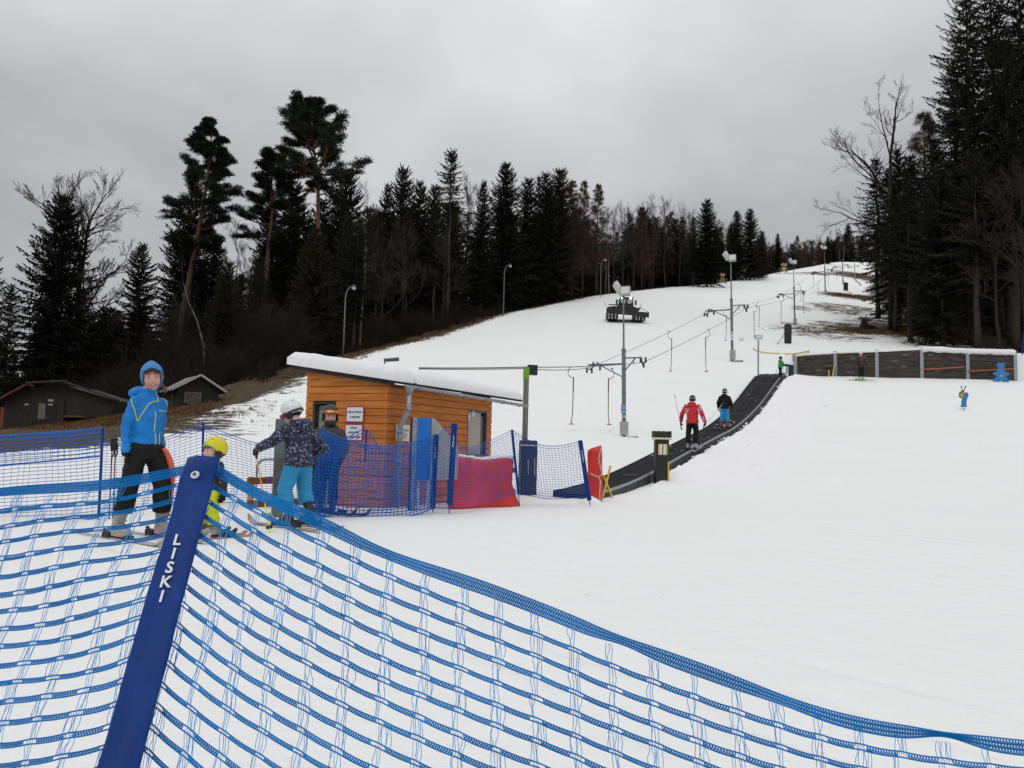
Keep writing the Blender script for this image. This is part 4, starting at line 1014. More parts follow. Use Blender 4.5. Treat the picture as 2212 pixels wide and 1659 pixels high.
f4 = fence_thing('blue net fence on three navy poles in front of the red pad', gnd(970, 1112), None)
far_net(f4, W([(981, 916, 11.9), (986, 955, 12.0), (1013, 966, 12.5), (1055, 954, 13.2), (1106, 929, 14.0)]), W([(972, 1096, 11.9), (1000, 1094, 12.1), (1034, 1088, 12.6), (1088, 1074, 13.6), (1119, 1066, 14.0)]), 21, .068, .0029, 8, rv=.85)
far_net(f4, W([(1106, 929, 14.0), (1153, 956, 14.1), (1192, 964, 14.3), (1232, 959, 14.4), (1252, 953, 14.5)]), W([(1119, 1066, 14.0), (1150, 1072, 14.1), (1180, 1077, 14.2), (1220, 1077, 14.4), (1265, 1073, 14.5)]), 22, .062, .0036, 9, rv=.85)
far_net(f4, W([(943, 945, 11.95), (958, 928, 11.93), (981, 916, 11.9)]), W([(938, 1096, 11.95), (955, 1098, 11.93), (972, 1096, 11.9)]), 21, .066, .0029, 10, rv=.85)
net_pole(f4, at(982, 914, 11.88), gnd(970, 1110), .085, True, True, .14)
net_pole(f4, at(1106, 928, 14.0), at(1122, 1088, 14.0), .045, False, True, .17)
net_pole(f4, at(1253, 951, 14.5), at(1274, 1086, 14.5), .080, True, True, .04)

# ------------------------------------------------------------------ the near net in the foreground
def near_fence():
    top = at(440, 989, 1.56); dwn = at(255, 1659, 1.27); ax = (dwn-top).normalized()
    g = top + ax*((top.z-0.02)/-ax.z)
    t = thing('net_fence', 'blue safety net with lettered navy pole across the near foreground', 'net fence', g)
    L = np.array(t.location)
    # sleeve: soft flat pocket with a ridge where the rod runs
    d = ax; s = Vector((1, 0, 0)); s = (s-d*s.dot(d)).normalized(); nrm = s.cross(d); nrm = nrm if nrm.y < 0 else -nrm
    ln = (g-top).length; n = 90; k = 26; rings = []
    for i in range(n+1):
        v = i/n*ln; w = .0312+.0020*v+.0015*noise.noise((v*9, 0, 0)); ring = []
        for j in range(k):
            a = 2*math.pi*j/k; ca, sa = math.cos(a), math.sin(a)
            x = w*math.copysign(abs(ca)**.55, ca); y = .0075*math.copysign(abs(sa)**.8, sa)
            ridge = .0065*math.exp(-((x+.004)/.011)**2) if sa > 0 else 0
            fold = ((.0068*noise.noise((x*16, v*7+x*14, 1.3)) + .0034*noise.noise((x*40, v*22, 4)))*(1-.72*math.exp(-((v-.24)/.10)**4)) + .004*math.sin(v*60+x*50)*math.exp(-(v/.09)**2)) if sa > 0 else 0
            crease = -.004*math.exp(-((v-.045)/.012)**2)*math.exp(-((x-.0)/.02)**2) if sa > 0 else 0
            ring.append(np.array(top) - L + np.array(d)*v + np.array(s)*(x + .002*noise.noise((v*5, 3, 1))) + np.array(nrm)*(y+ridge+fold+crease))
        rings.append(ring)
    rings[0] = [r_*0.999+np.array(rings[1][0])*0.0 for r_ in rings[0]]
    b = MB(); b.rings(rings); sl = b.build('pole', M_NAVY, t, True)
    b = MB(); b.cyl(np.array(g)-L-np.array(d)*.04, np.array(g)-L+np.array(d)*.12, .010, 10); b.build('rod', M_NETBLUE, t)
    c = Vector(np.array(top)-L) + d*.045 + s*-.002 + nrm*.0125
    b = MB(); R = Matrix((s, -d, nrm)).transposed(); b.ell(c, (.0085, .0085, .0035), 16, 8, 0, R); b.build('rivet', mat('rivet_white', (.62, .64, .66), .35), sl, True)
    b = MB(); b.ell(c+nrm*.0025, (.004, .004, .0025), 12, 6, 0, R); b.build('rivet', M_DGREY, sl, True)
    for i, ch in enumerate('LISKI'):
        px, py = [(388, 1160), (378, 1187.5), (370, 1216), (360, 1246), (349, 1290)][i]
        v = .180+.0262*i
        o = obj('lettering', text_mesh(ch, .029, .0004, .0006), sl); o.data.materials.append(M_WHITE)
        o.matrix_local = Matrix.Translation(Vector(np.array(top)-L)+d*v - s*.000 + nrm*.0150) @ Matrix((s, -d, nrm)).transposed().to_4x4()
    # net panels
    def panel(top_pts, sgn, seed, ncol, name):
        rr = np.random.default_rng(seed); C = interp_poly(top_pts, step=.0022)
        S = np.concatenate([[0], np.cumsum(np.linalg.norm(np.diff(C, axis=0), axis=1))]); Ltot = S[-1]
        axn = np.array(ax); f = np.clip(S/0.9, 0, 1)[:, None]
        down = unit(axn*(1-f) + np.array([[.02 if sgn > 0 else -.25, -.16, -1.0]])*f)
        pitch = .0338; cw = .0690; polys = []; rads = []; pale = []; prad = []
        tang = unit(np.gradient(C, axis=0)); nv = unit(np.cross(tang, down))
        wob = np.array([noise.noise((s_*2.1, seed, 0)) for s_ in S])
        def P(s_, v):
            i = np.clip(np.interp(s_, S, np.arange(len(S))), 0, len(S)-1.001); k0 = i.astype(int); fr = (i-k0)[:, None]
            c = C[k0]*(1-fr)+C[k0+1]*fr; dn = down[k0]
            return c + dn*v[:, None] + nv[k0]*(.010*np.sin(s_*7.0+v*9+seed) + .006*np.sin(s_*19+v*23))[:, None]
        nodes = np.arange(.035, Ltot, cw)
        rows = 36
        for k in range(rows):
            base = k*pitch + (0 if k == 0 else .012)
            bands = [0, .0072, .0144] if k == 0 else [0]
            ph = rr.uniform(0, 6); drift = .0045*np.array([noise.noise((q*1.7, k*3.1, seed)) for q in np.arange(0, Ltot, .006)]); hvar = 1+.35*np.array([noise.noise((q*4.3, k*1.7, seed+9)) for q in np.arange(0, Ltot, .006)])
            for bo in bands:
                hb = .0036
                s_ = np.arange(0, Ltot, .006)
                # slight scallop between the hanging threads
                sc = .0016*np.abs(np.sin((s_-.035)/cw*math.pi)) + .0010*np.sin(s_*11+ph) + drift
                if k == 0: sc = .004*np.sin(s_*5+.6)+.002*np.sin(s_*17)
                twist = 1.0 if k else (1-.42*np.exp(-((s_-.88)/.05)**2)-.7*np.exp(-((s_-1.42)/.05)**2)-.25*np.exp(-((s_-.45)/.08)**2)-.3*np.exp(-((s_-1.15)/.07)**2))
                v0 = base + sc + bo*twist
                for e in (-hb, hb): polys.append(P(s_, v0+e*(twist if np.ndim(twist) else 1)*hvar)); rads.append(.00150)
                zs = np.arange(0, Ltot, .0023); zz = np.where(np.arange(len(zs)) % 2 == 0, -hb, hb)
                dist = np.abs((zs-.035+cw/2) % cw - cw/2)
                keep = (dist > (.0085+.003*np.sin(k*2.3+zs*40)) if k else dist > -1) 
                scz = np.interp(zs, s_, v0)
                Z = P(zs, scz+zz*np.interp(zs, s_, hvar)*(np.interp(zs, s_, twist) if np.ndim(twist) else 1))
                # split at the open windows
                run = []
                for q in range(len(zs)):
                    if keep[q]: run.append(Z[q])
                    else:
                        if len(run) > 2: polys.append(np.array(run)); rads.append(.00112)
                        run = []
                if len(run) > 2: polys.append(np.array(run)); rads.append(.00112)
        for x in nodes:
            for k in range(rows-1):
                v0 = k*pitch + (.0144 if k == 0 else .012); v1 = (k+1)*pitch+.012
                if v1-v0 < .004: continue
                nth = int(rr.integers(3, 7)); jx = rr.normal(0, .003)
                for q in range(nth):
                    o = (q-2)*.0042; u = np.linspace(0, 1, 8); bl = rr.normal(0, .0020); bl2 = rr.normal(0, .0010)
                    ss = x + jx + o + bl*np.sin(math.pi*u) + bl2*np.sin(2*math.pi*u); vv = v0+(v1-v0)*u
                    pale.append(P(np.clip(ss, 0, Ltot-.001), vv)); prad.append(.00066)
        V, Q = strand_mesh(polys, rads); obj(name, fast_mesh(name, V-L, Q, M_NETBLUE), t)
        V, Q = strand_mesh(pale, prad); obj('hanging_threads', fast_mesh('hanging_threads', V-L, Q, M_NETPALE), t)
    panel(W([(449, 991, 1.60), (520, 1033, 1.55), (600, 1078, 1.51), (720, 1134, 1.47), (850, 1192, 1.45), (1050, 1268, 1.42), (1200, 1324, 1.40), (1340, 1380, 1.38), (1560, 1460, 1.36), (1800, 1535, 1.35), (2000, 1577, 1.34), (2250, 1602, 1.33), (2420, 1610, 1.33)]), 1, 3, 0, 'net')
    panel(W([(437, 993, 1.60), (380, 1008, 1.60), (300, 1024, 1.61), (200, 1040, 1.63), (80, 1054, 1.65), (-60, 1064, 1.67), (-200, 1068, 1.7)]), -1, 5, 0, 'net')
near_fence()
# ------------------------------------------------------------------ ski lift: pylons, hangers, cables
M_LAMPG = mat('floodlight_glass', (.62, .66, .64), .15, spec=.6)
def disc(b, c, ax, r, th, m=0, n=16):
    c, ax = np.array(c, float), np.array(ax, float); ax = ax/np.linalg.norm(ax)
    b.tube([c-ax*th/2, c-ax*th*.25, c+ax*th*.25, c+ax*th/2], [r, r*.86, r*.86, r], n, True, m)
PYL = []
M_PYL = mat('weathered_steel', (.17, .178, .185), .6, .3, var=.3, vscale=7, bump=.15, bscale=25)
def pylon(px, py, arm_px, label, flood=True, sign=0, rz=-.36, base=True):
    g = gnd(px, py); s = arm_px*g.y/1734.9/3.14
    t = thing('lift_pylon', label, 'lift pylon', g, rz, 'ski lift pylons'); t.scale = (s, s, s)
    lean = -.018
    t.rotation_euler = (0, lean, rz)
    b = MB(); b.box((0, 0, 1.75), (.15, .15, 4.1)); b.box((0, 0, 3.75), (.19, .19, .05)); b.tube([(0, 0, 3.75), (0, 0, 6.2 if flood else 4.4)], [.045, .032], 10)
    for z in (.9, 1.9, 2.5, 2.9): b.box((0, 0, z), (.175, .175, .03))
    b.build('pole', M_PYL, t)
    b = MB(); b.bar((-1.58, 0, 3.14), (-.075, 0, 3.14), .07, .07); b.build('crossarm', M_PYL, t)
    b = MB(); b.bar((-1.02, 0, 3.10), (-.05, 0, 2.57), .06, .05); b.build('brace', M_PYL, t)
    b = MB(); b.bar((.075, 0, 3.39), (.78, 0, 3.39), .06, .06); b.build('crossarm', M_PYL, t)
    b = MB(); b.bar((.06, 0, 2.86), (.50, 0, 3.36), .05, .05); b.bar((.44, 0, 3.36), (.44, 0, 3.1), .03); b.build('brace', M_PYL, t)
    for (x, y, z, r) in [(-1.60, -.15, 2.90, .115), (-1.46, .15, 2.91, .115), (-1.05, 0, 3.0, .11), (-1.32, -.12, 3.16, .095), (-1.2, .14, 3.18, .095)]:
        b = MB(); disc(b, (x, y, z), (1, .25, 0), r*1.2, .085); b.build('sheave_wheel', M_DGREY, t)
    b = MB(); b.bar((-1.53, 0, 2.92), (-1.22, 0, 3.14), .04); b.bar((-1.05, 0, 3.0), (-1.05, 0, 3.14), .03); b.bar((-1.6, -.2, 2.95), (-1.45, .2, 2.96), .03); b.build('sheave_bracket', M_DGREY, t)
    for (x, y, z, r) in [(.76, -.13, 3.26, .11), (.93, .10, 3.29, .12), (.87, -.05, 3.06, .11)]:
        b = MB(); disc(b, (x, y, z), (1, .25, 0), r*1.2, .085); b.build('sheave_wheel', M_DGREY, t)
    b = MB(); b.bar((.78, 0, 3.39), (.82, 0, 3.05), .04); b.build('sheave_bracket', M_DGREY, t)
    b = MB(); b.box((.03, -.12, .36), (.34, .17, .57)); b.build('control_box', M_GREY, t, bevel=.015)
    if base:
        b = MB()
        for k, (x0, x1, y, z) in enumerate([(-.50, .62, -.10, -.05), (-.50, .40, -.28, -.13), (-.45, .55, .12, -.10)]): b.bar((x0, y, z), (x1, y, z+.02), .16, .08)
        b.build('base_plank', mat('old_grey_planks', (.16, .14, .12), .9, var=.4, vscale=3), t)
    if flood:
        f = MB(); f.box((.10, -.10, 6.30), (.44, .16, .42), Matrix.Rotation(-.18, 3, 'X')); fo = f.build('floodlight', M_GREY, t, bevel=.015)
        f = MB(); f.box((.11, -.185, 6.32), (.36, .01, .30), Matrix.Rotation(-.18, 3, 'X')); f.build('glass', M_LAMPG, fo)
        f = MB(); R = Matrix.Rotation(-.55, 3, 'Y') @ Matrix.Rotation(.5, 3, 'Z'); f.box((-.26, .05, 6.50), (.17, .40, .50), R); fo = f.build('floodlight', mat('pale_grey_housing', (.52, .53, .53), .5), t, bevel=.015)
        f = MB(); f.bar((0, 0, 6.0), (-.22, .04, 6.36), .04); f.bar((0, 0, 6.0), (.05, -.05, 6.15), .05); f.build('lamp_bracket', M_DGREY, t)
    if sign == 1:
        f = MB(); f.box((0, -.085, 1.20), (.21, .012, .36)); si = f.build('blue_sign', mat('sign_blue', (.012, .17, .50), .45), t)
        f = MB(); a = np.linspace(0, 2*math.pi, 25); f.tube([(.072*math.cos(q), -.094, 1.27+.072*math.sin(q)) for q in a], .0085, 4)
        f.bar((-.03, -.094, 1.225), (.035, -.094, 1.315), .014, .006); f.bar((-.035, -.094, 1.30), (.01, -.094, 1.265), .012, .006); f.bar((.0, -.094, 1.27), (.045, -.094, 1.25), .012, .006); f.bar((-.045, -.094, 1.245), (.0, -.094, 1.225), .01, .006)
        for z, w in ((1.10, .15), (1.065, .17), (1.035, .13)): f.box((0, -.093, z), (w, .004, .012))
        f.build('pictogram', M_WHITE, si)
        f = MB(); f.box((.02, -.09, .86), (.17, .03, .12)); si = f.build('small_plate', mat('cream_plate', (.5, .46, .36), .5), t)
        f = MB(); f.box((0, -.107, .86), (.05, .006, .09)); f.build('orange_mark', mat('orange_mark', (.55, .16, .01), .5), si)
    elif sign == 2:
        f = MB(); f.box((0, -.085, 1.62), (.24, .012, .32)); si = f.build('white_sign', M_WHITE, t)
        f = MB(); a = np.linspace(0, 2*math.pi, 21); f.tube([(.075*math.cos(q), -.094, 1.66+.075*math.sin(q)) for q in a], .010, 4); f.bar((-.05, -.094, 1.61), (.05, -.094, 1.71), .014, .006)
        f.build('pictogram', M_INK, si)
        f = MB(); f.box((0, -.085, 1.33), (.17, .012, .14)); f.build('white_plate', M_WHITE, t)
    bpy.context.view_layer.update()
    mw = t.matrix_basis
    PYL.append(dict(l=mw @ Vector((-1.53, 0, 3.02)), r=mw @ Vector((.86, 0, 3.18)), s=s))
    return t
pylon(1348, 944, 158, 'nearest lift pylon with planks at its foot and a blue sign', True, 1)
pylon(1582, 780, 113, 'second lift pylon, white sign above its grey box, floodlights on top', True, 2)
pylon(1717, 702, 69, 'third lift pylon standing above the black padded post', True, 0, base=False)
pylon(1783, 637, 52, 'fourth lift pylon uphill of the third one', True, 0, base=False)
pylon(1821, 613, 39, 'fifth lift pylon just behind the small black padded post near the wood', False, 0, base=False)
pylon(1847, 602, 27, 'sixth lift pylon at the dirt strip near the hill top', False, 0, base=False)
pylon(1864, 573, 20, 'topmost lift pylon beside the forest at the hill crest', False, 0, base=False)

def cable(pts, label, r=.012):
    P = [Vector(pts[0])]
    for a, b in zip(pts[:-1], pts[1:]):
        a, b = Vector(a), Vector(b); L = (b-a).length
        for k in range(1, 9):
            u = k/8; q = a.lerp(b, u); q.z -= .012*L*4*u*(1-u)*.35; P.append(q)
    b = MB(); b.tube(np.array([list(p) for p in P]), r, 5)
    o = b.build('tow_cable', M_DGREY); tag(o, label, 'cable')
drv = [at(905, 796, 16.5), at(1128, 794, 18.1)]
cable([at(905, 797, 16.5), at(1130, 796, 18.0)] + [p['l'] for p in PYL], 'tow cable over the left arms of the pylons, coming down behind the hut')
cable([at(905, 794.5, 16.8), at(1130, 793, 18.4)] + [p['r'] for p in PYL], 'tow cable over the right arms of the pylons')

M_DISC = mat('pink_red_plate', (.42, .035, .075), .5)
def hanger(px, y0, y1, label, d=None, flip=False, disc_=True):
    d = d or 2.4*1734.9/(y1-y0); p = at(px, y0, d); sx = -1 if flip else 1
    L = (y1-y0)*d/1734.9; k = L/2.4
    t = thing('tow_hanger', label, 'tow hanger', p, -.25, 'tow hangers on the lift cables'); t.scale = (k*sx, k, k)
    b = MB(); b.box((0, 0, 0), (.10, .05, .04)); b.tube([(0, 0, 0), (-.05, 0, -.10), (-.10, 0, -.24), (-.06, 0, -.36), (.04, 0, -.43), (.14, 0, -.45)], .017, 6); b.build('hook', M_DGREY, t)
    b = MB(); b.cyl((.14, 0, -.42), (.14, 0, -1.05), .028, 8); b.cyl((.14, 0, -1.05), (.13, 0, -1.98), .020, 8)
    b.tube([(.13, 0, -1.95), (.125, 0, -2.05), (.10, 0, -2.20), (.09, 0, -2.38)], .019, 6); b.build('rod', mat('hanger_rod', (.16, .12, .12), .5, .2), t)
    b = MB()
    if disc_: b.tube([(.09, 0, -2.41), (.09, 0, -2.39), (.09, 0, -2.36)], [.11, .115, .05], 14); b.build('seat_plate', M_DISC, t)
    else: b.tube([(-.02, 0, -2.36), (.09, 0, -2.40), (.20, 0, -2.36)], .022, 6); b.build('seat_plate', M_DGREY, t)
hanger(1232, 793, 917, 'tow hanger with pink plate, leftmost of the row')
hanger(1322, 796, 918, 'tow hanger with pink plate hanging under the left arm of the nearest pylon', 33.5, True)
hanger(1446, 716, 803, 'tow hanger with pink plate midway between the first two pylons, left cable', None)
hanger(1530, 712, 804, 'tow hanger with pink plate midway between the first two pylons, right cable', None, True)
hanger(1565, 669, 737, 'tow hanger beside the second pylon, under its left arm', None, False, False)
hanger(1633, 660, 730, 'tow hanger just right of the second pylon, the lower of two', None, True, False)
hanger(1637, 653, 707, 'tow hanger just right of the second pylon, the higher of two', None, False, False)
hanger(1691, 641, 701, 'tow hanger with red plate left of the third pylon', None, True)
hanger(1727, 612, 650, 'tow hanger right behind the mast of the third pylon', None, False, False)
hanger(1738, 629, 677, 'tow hanger under the right arm of the third pylon', None, True, False)
hanger(1755, 589, 623, 'tow hanger between third and fourth pylon, left cable', None, False, False)
hanger(1769, 605, 640, 'tow hanger close to the foot of the fourth pylon', None, True, False)
hanger(1791, 588, 618, 'tow hanger just right of the fourth pylon', None, True, False)
hanger(1808, 580, 606, 'tow hanger left of the fifth pylon', None, True, False)

# wooden post with green head beside the hut
g = at(1131, 1064, 17.6); g.z = H(g.x, g.y)
t = thing('lift_post', 'grey timber post with bright green head beside the hut', 'post', g, .2)
hp = (1064-790)*g.y/1734.9
b = MB(); b.box((0, 0, hp/2), (.10, .11, hp)); b.build('pole', mat('grey_timber', (.165, .155, .145), .8, var=.25, vscale=4, stretch=(6, 6, .5)), t)
b = MB(); b.box((-.005, -.01, hp-.15), (.112, .12, .27)); b.build('green_cap', mat('green_plate', (.17, .34, .018), .5), t)
b = MB(); b.box((.14, .02, hp-.06), (.20, .16, .22)); b.cyl((.0, .1, hp-.05), (.22, .1, hp-.05), .05, 10); b.build('pulley_box', M_BLACK, t)
b = MB(); b.box((.07, -.04, .56), (.36, .32, 1.22)); b.build('pad', M_BLACK, t, bevel=.04)
b = MB(); b.box((.07, -.04, 1.06), (.375, .335, .03)); b.bar((.04, -.205, .75), (.05, -.205, .45), .012); b.bar((.18, -.205, .8), (.19, -.205, .4), .012); b.build('strap', M_ROPE, t)

# ------------------------------------------------------------------ conveyor carpet
def carpet():
    P0, P1 = Vector((1.35, 16.9)), Vector((17.15, 52.2)); n = 110
    t = thing('conveyor_carpet', 'black conveyor carpet climbing the snow slope', 'conveyor', (P0.x, P0.y, H(P0.x, P0.y)))
    L = np.array(t.location); ax = (P1-P0).normalized(); sd = Vector((ax.y, -ax.x))
    T = np.linspace(0, 1, n); C = np.array([list(P0.lerp(P1, k)) for k in T])
    zz = np.array([max(H(x, y), H(x+sd.x*.8, y+sd.y*.8), H(x-sd.x*.8, y-sd.y*.8)) for x, y in C]); zz = np.where(C[:, 1] > 49, np.minimum(zz, H(16.2, 49.0)+(C[:, 1]-49)*.17), zz)
    for _ in range(4): zz[1:-1] = (zz[:-2]+zz[1:-1]*2+zz[2:])/4
    zz = zz + .20*sstep(0, .25, T)+.05
    WS = np.interp(C[:, 1], [16, 27, 34, 52], [.52, .56, .66, .90])
    def strip(o0, o1, zt, zb, name, m, t0=0, t1=n):
        b = MB(); rings = []; O0, O1 = o0, o1
        for i in range(t0, t1):
            o0, o1 = O0*WS[i], O1*WS[i]
            a = C[i]+np.array(sd)*o0; c = C[i]+np.array(sd)*o1
            rings.append([(a[0]-L[0], a[1]-L[1], zz[i]+zb-L[2]), (c[0]-L[0], c[1]-L[1], zz[i]+zb-L[2]), (c[0]-L[0], c[1]-L[1], zz[i]+zt-L[2]), (a[0]-L[0], a[1]-L[1], zz[i]+zt-L[2])])
        b.rings(rings); return b.build(name, m, t)
    rub = mat('ribbed_rubber_belt', (.014, .014, .015), .85, var=.35, vscale=2.2, bump=.3, bscale=6, spec=.12)
    be = strip(-.36, .40, .035, -.05, 'belt', rub)
    strip(-.86, -.375, .060, -.3, 'side_cover', mat('side_cover_rubber', (.018, .018, .020), .85, var=.35, vscale=1.6, spec=.12))
    strip(.415, .86, .060, -.3, 'side_cover', MATS['side_cover_rubber'])
    strip(.865, .90, .085, .02, 'edge_rail', M_GALV); strip(-.90, -.865, .085, -.10, 'edge_rail', M_BLACK)
    strip(.87, .95, .015, -.75, 'skirt', M_BLACK)
    strip(-.374, -.361, .052, 0, 'slot_strip', M_DGREY); strip(.401, .414, .050, 0, 'slot_strip', M_DGREY)
    b = MB()
    for i in range(12, n-4, 13):
        a = C[i]-np.array(sd)*.30*WS[i]; c = C[i]+np.array(sd)*.34*WS[i]
        b.bar((a[0]-L[0], a[1]-L[1], zz[i]+.038-L[2]), (c[0]-L[0], c[1]-L[1], zz[i]+.038-L[2]), .03, .008)
    b.build('joint', M_GREY, be)
    for i in range(6, n-4, 3):
        b = MB(); b.bar((C[i][0]+sd.x*.90*WS[i]-L[0], C[i][1]+sd.y*.90*WS[i]-L[1], zz[i]+.03-L[2]), (C[i][0]+sd.x*.97*WS[i]-L[0], C[i][1]+sd.y*.97*WS[i]-L[1], zz[i]-.55-L[2]), .05); b.build('rib', M_BLACK, t)
    # bits of snow on the belt
    r = random.Random(4); b = MB()
    for k in range(34):
        i = r.randrange(20, n-6); o = r.uniform(-.8, .8)*WS[i]; s = r.uniform(.010, .032)
        b.ell((C[i][0]+sd.x*o-L[0], C[i][1]+sd.y*o-L[1], zz[i]+.06-L[2]), (s*1.6, s*1.4, s*.6), 7, 5)
    o_ = b.build('snow_crumbs', M_WHITE, t, True); o_['kind'] = 'stuff'
    # lumpy snow bank pushed up along the right edge
    m, w = 420, 44; V = np.zeros((m, w, 3))
    for j in range(m):
        k = .01+.985*j/(m-1); i = k*(n-1); i0 = min(int(i), n-2); fr = i-i0
        cx, cy = C[i0]*(1-fr)+C[i0+1]*fr; cz = zz[i0]*(1-fr)+zz[i0+1]*fr
        for q in range(w):
            u = q/(w-1); o = .93*(WS[i0]*(1-fr)+WS[i0+1]*fr)+u*2.9; oe = o-.93*WS[i0]+.93; x, y = cx+sd.x*o, cy+sd.y*o; g_ = H(x, y)
            lm = noise.noise((x*2.1, y*2.1, 1))*.5+noise.noise((x*5, y*5, 4))*.32+noise.noise((x*11, y*11, 9))*.16
            ed = .11*noise.noise((y*1.3, 2.2, 0))+.07*noise.noise((y*4.1, 2.2, 0))
            edge = cz - .08 - max(0, .22*(1-oe/1.02))
            h_ = (edge-g_)*math.exp(-(u*2.9)**1.5*.55) + (.13+.11*lm)*math.exp(-u*2.0) + .05*lm*(1-u)
            hin = -.38*max(0, 1-u/.10)**1.2
            fd = float(sstep(.01, .16, k)); V[j, q] = (x+sd.x*ed*(1-u), y+sd.y*ed*(1-u), g_+h_*min(1, (1-u)*6)*fd + hin - .05*u - .02 - .05*(1-fd))
    idx = np.arange(m*w).reshape(m, w); Q = np.stack([idx[:-1, :-1], idx[:-1, 1:], idx[1:, 1:], idx[1:, :-1]], -1).reshape(-1, 4)[:, ::1]
    struct(obj('snow_bank', fast_mesh('snow_bank', V.reshape(-1, 3), Q, plain_snow(), True)))
    # snow clods
    rr = random.Random(8); b = MB()
    for k in range(260):
        i = rr.randrange(int(n*.25), n-4); o = .95*WS[i]+abs(rr.gauss(0, 1.1)); x, y = C[i][0]+sd.x*o+rr.uniform(-.4, .4), C[i][1]+sd.y*o; s = rr.uniform(.03, .11)*(1 if o < 2.2 else .6)
        zc = H(x, y)+max(0, .24-.12*(o-.95*WS[i])); b.ell((x, y, zc), (s*rr.uniform(.8, 1.5), s*rr.uniform(.8, 1.4), s*.75), 8, 6)
    o_ = b.build('snow_clods', plain_snow(), None, True); struct(o_, 'stuff'); tag(o_, 'loose clods of snow beside the conveyor carpet', 'snow clods')
    return C, zz, sd, WS
CC, CZ, CSD, CWS = carpet()
def on_carpet(px, py):
    """point of the belt seen at (px, py)"""
    best = None
    for i in range(len(CC)):
        for o in np.linspace(-.8, .8, 33)*CWS[i]:
            p = (CC[i][0]+CSD.x*o, CC[i][1]+CSD.y*o, CZ[i]+.04); q = project(p); e = (q[0]-px)**2+(q[1]-py)**2
            if best is None or e < best[0]: best = (e, p)
    return Vector(best[1])

# castle shaped pad
g = gnd(1428, 1046); k = (1046-930)*g.y/1734.9
t = thing('castle_tower_pad', 'black and yellow castle tower pad beside the conveyor carpet', 'tower pad', g, .05)
b = MB(); b.box((0, 0, k*.40), (.34, .26, k*.84)); b.build('shaft', M_BLACK, t, bevel=.02)
w = .435; poly = [(-w/2, 0), (w/2, 0), (w/2, .165)]
x = w/2
for i in range(3):
    c = w/2-w*(i+.72)/3.44*1.0-.03
    poly += [(c+.042, .165), (c+.030, .085), (c-.030, .085), (c-.042, .165)]
poly += [(-w/2, .165)]
b = MB(); b.prism(poly, (0, -.17, k*.86), (1, 0, 0), (0, 0, 1), (0, .34, 0)); b.build('battlement', M_BLACK, t)
b = MB(); b.box((0, -.02, k*.835), (.445, .33, .032)); b.build('yellow_band', M_YELLOW, t)
b = MB(); zc = k*.64; hh = .27; b.box((0, -.133, zc), (.225, .012, hh)); wi = b.build('window', M_WHITE, t)
b = MB()
for s in (-1, 1): b.prism([(s*.118, -hh/2), (s*.118, hh/2), (s*.08, hh/2), (s*.072, -hh/2)][::s], (0, -.148, zc), (1, 0, 0), (0, 0, 1), (0, .008, 0))
b.build('shutter', M_YELLOW, wi)
b = MB(); b.box((0, -.146, zc), (.020, .010, hh)); b.build('mullion', M_BLACK, wi)
b = MB(); b.box((.155, -.136, k*.19), (.035, .012, k*.46)); b.build('yellow_edge', M_YELLOW, t)

# red pads, yellow crossed sticks, snow heaps
g = gnd(1284, 1083); t = thing('red_pad', 'upright red pad tied with pale rope at the end of the blue net', 'pad', g, -.1); k = (1083-968)*g.y/1734.9
b = MB(); R = Matrix.Rotation(-.05, 3, 'Y')
rings = []
for i in range(15):
    z = k*i/14; sw = 1+.05*noise.noise((z*5, 1, 3)); a = np.linspace(0, 2*math.pi, 24, endpoint=False)
    e = .85 if i in (0, 14) else 1
    rings.append([(.145*sw*e*math.copysign(abs(math.cos(q))**.6, math.cos(q))-.03*(z/k)+.02+.012*noise.noise((q*2, z*6, 2)), .13*e*math.copysign(abs(math.sin(q))**.6, math.sin(q)), z+(.05*math.cos(q) if i == 14 else 0)) for q in a])
b.rings(rings); b.build('body', M_RED, t, True)
b = MB(); b.tube([(.05+.06, -.142, k*.98), (.05+.02, -.142, k*.8), (.05+.06, -.145, k*.62), (.05+.09, -.145, k*.5), (.03+.02, -.147, k*.46), (-.10, -.142, k*.52)], .011, 5); b.tube([(.07, -.147, k*.46), (.11, -.146, k*.38), (.10, -.146, k*.15), (.11, -.144, .02)], .011, 5); b.build('rope', M_ROPE, t)
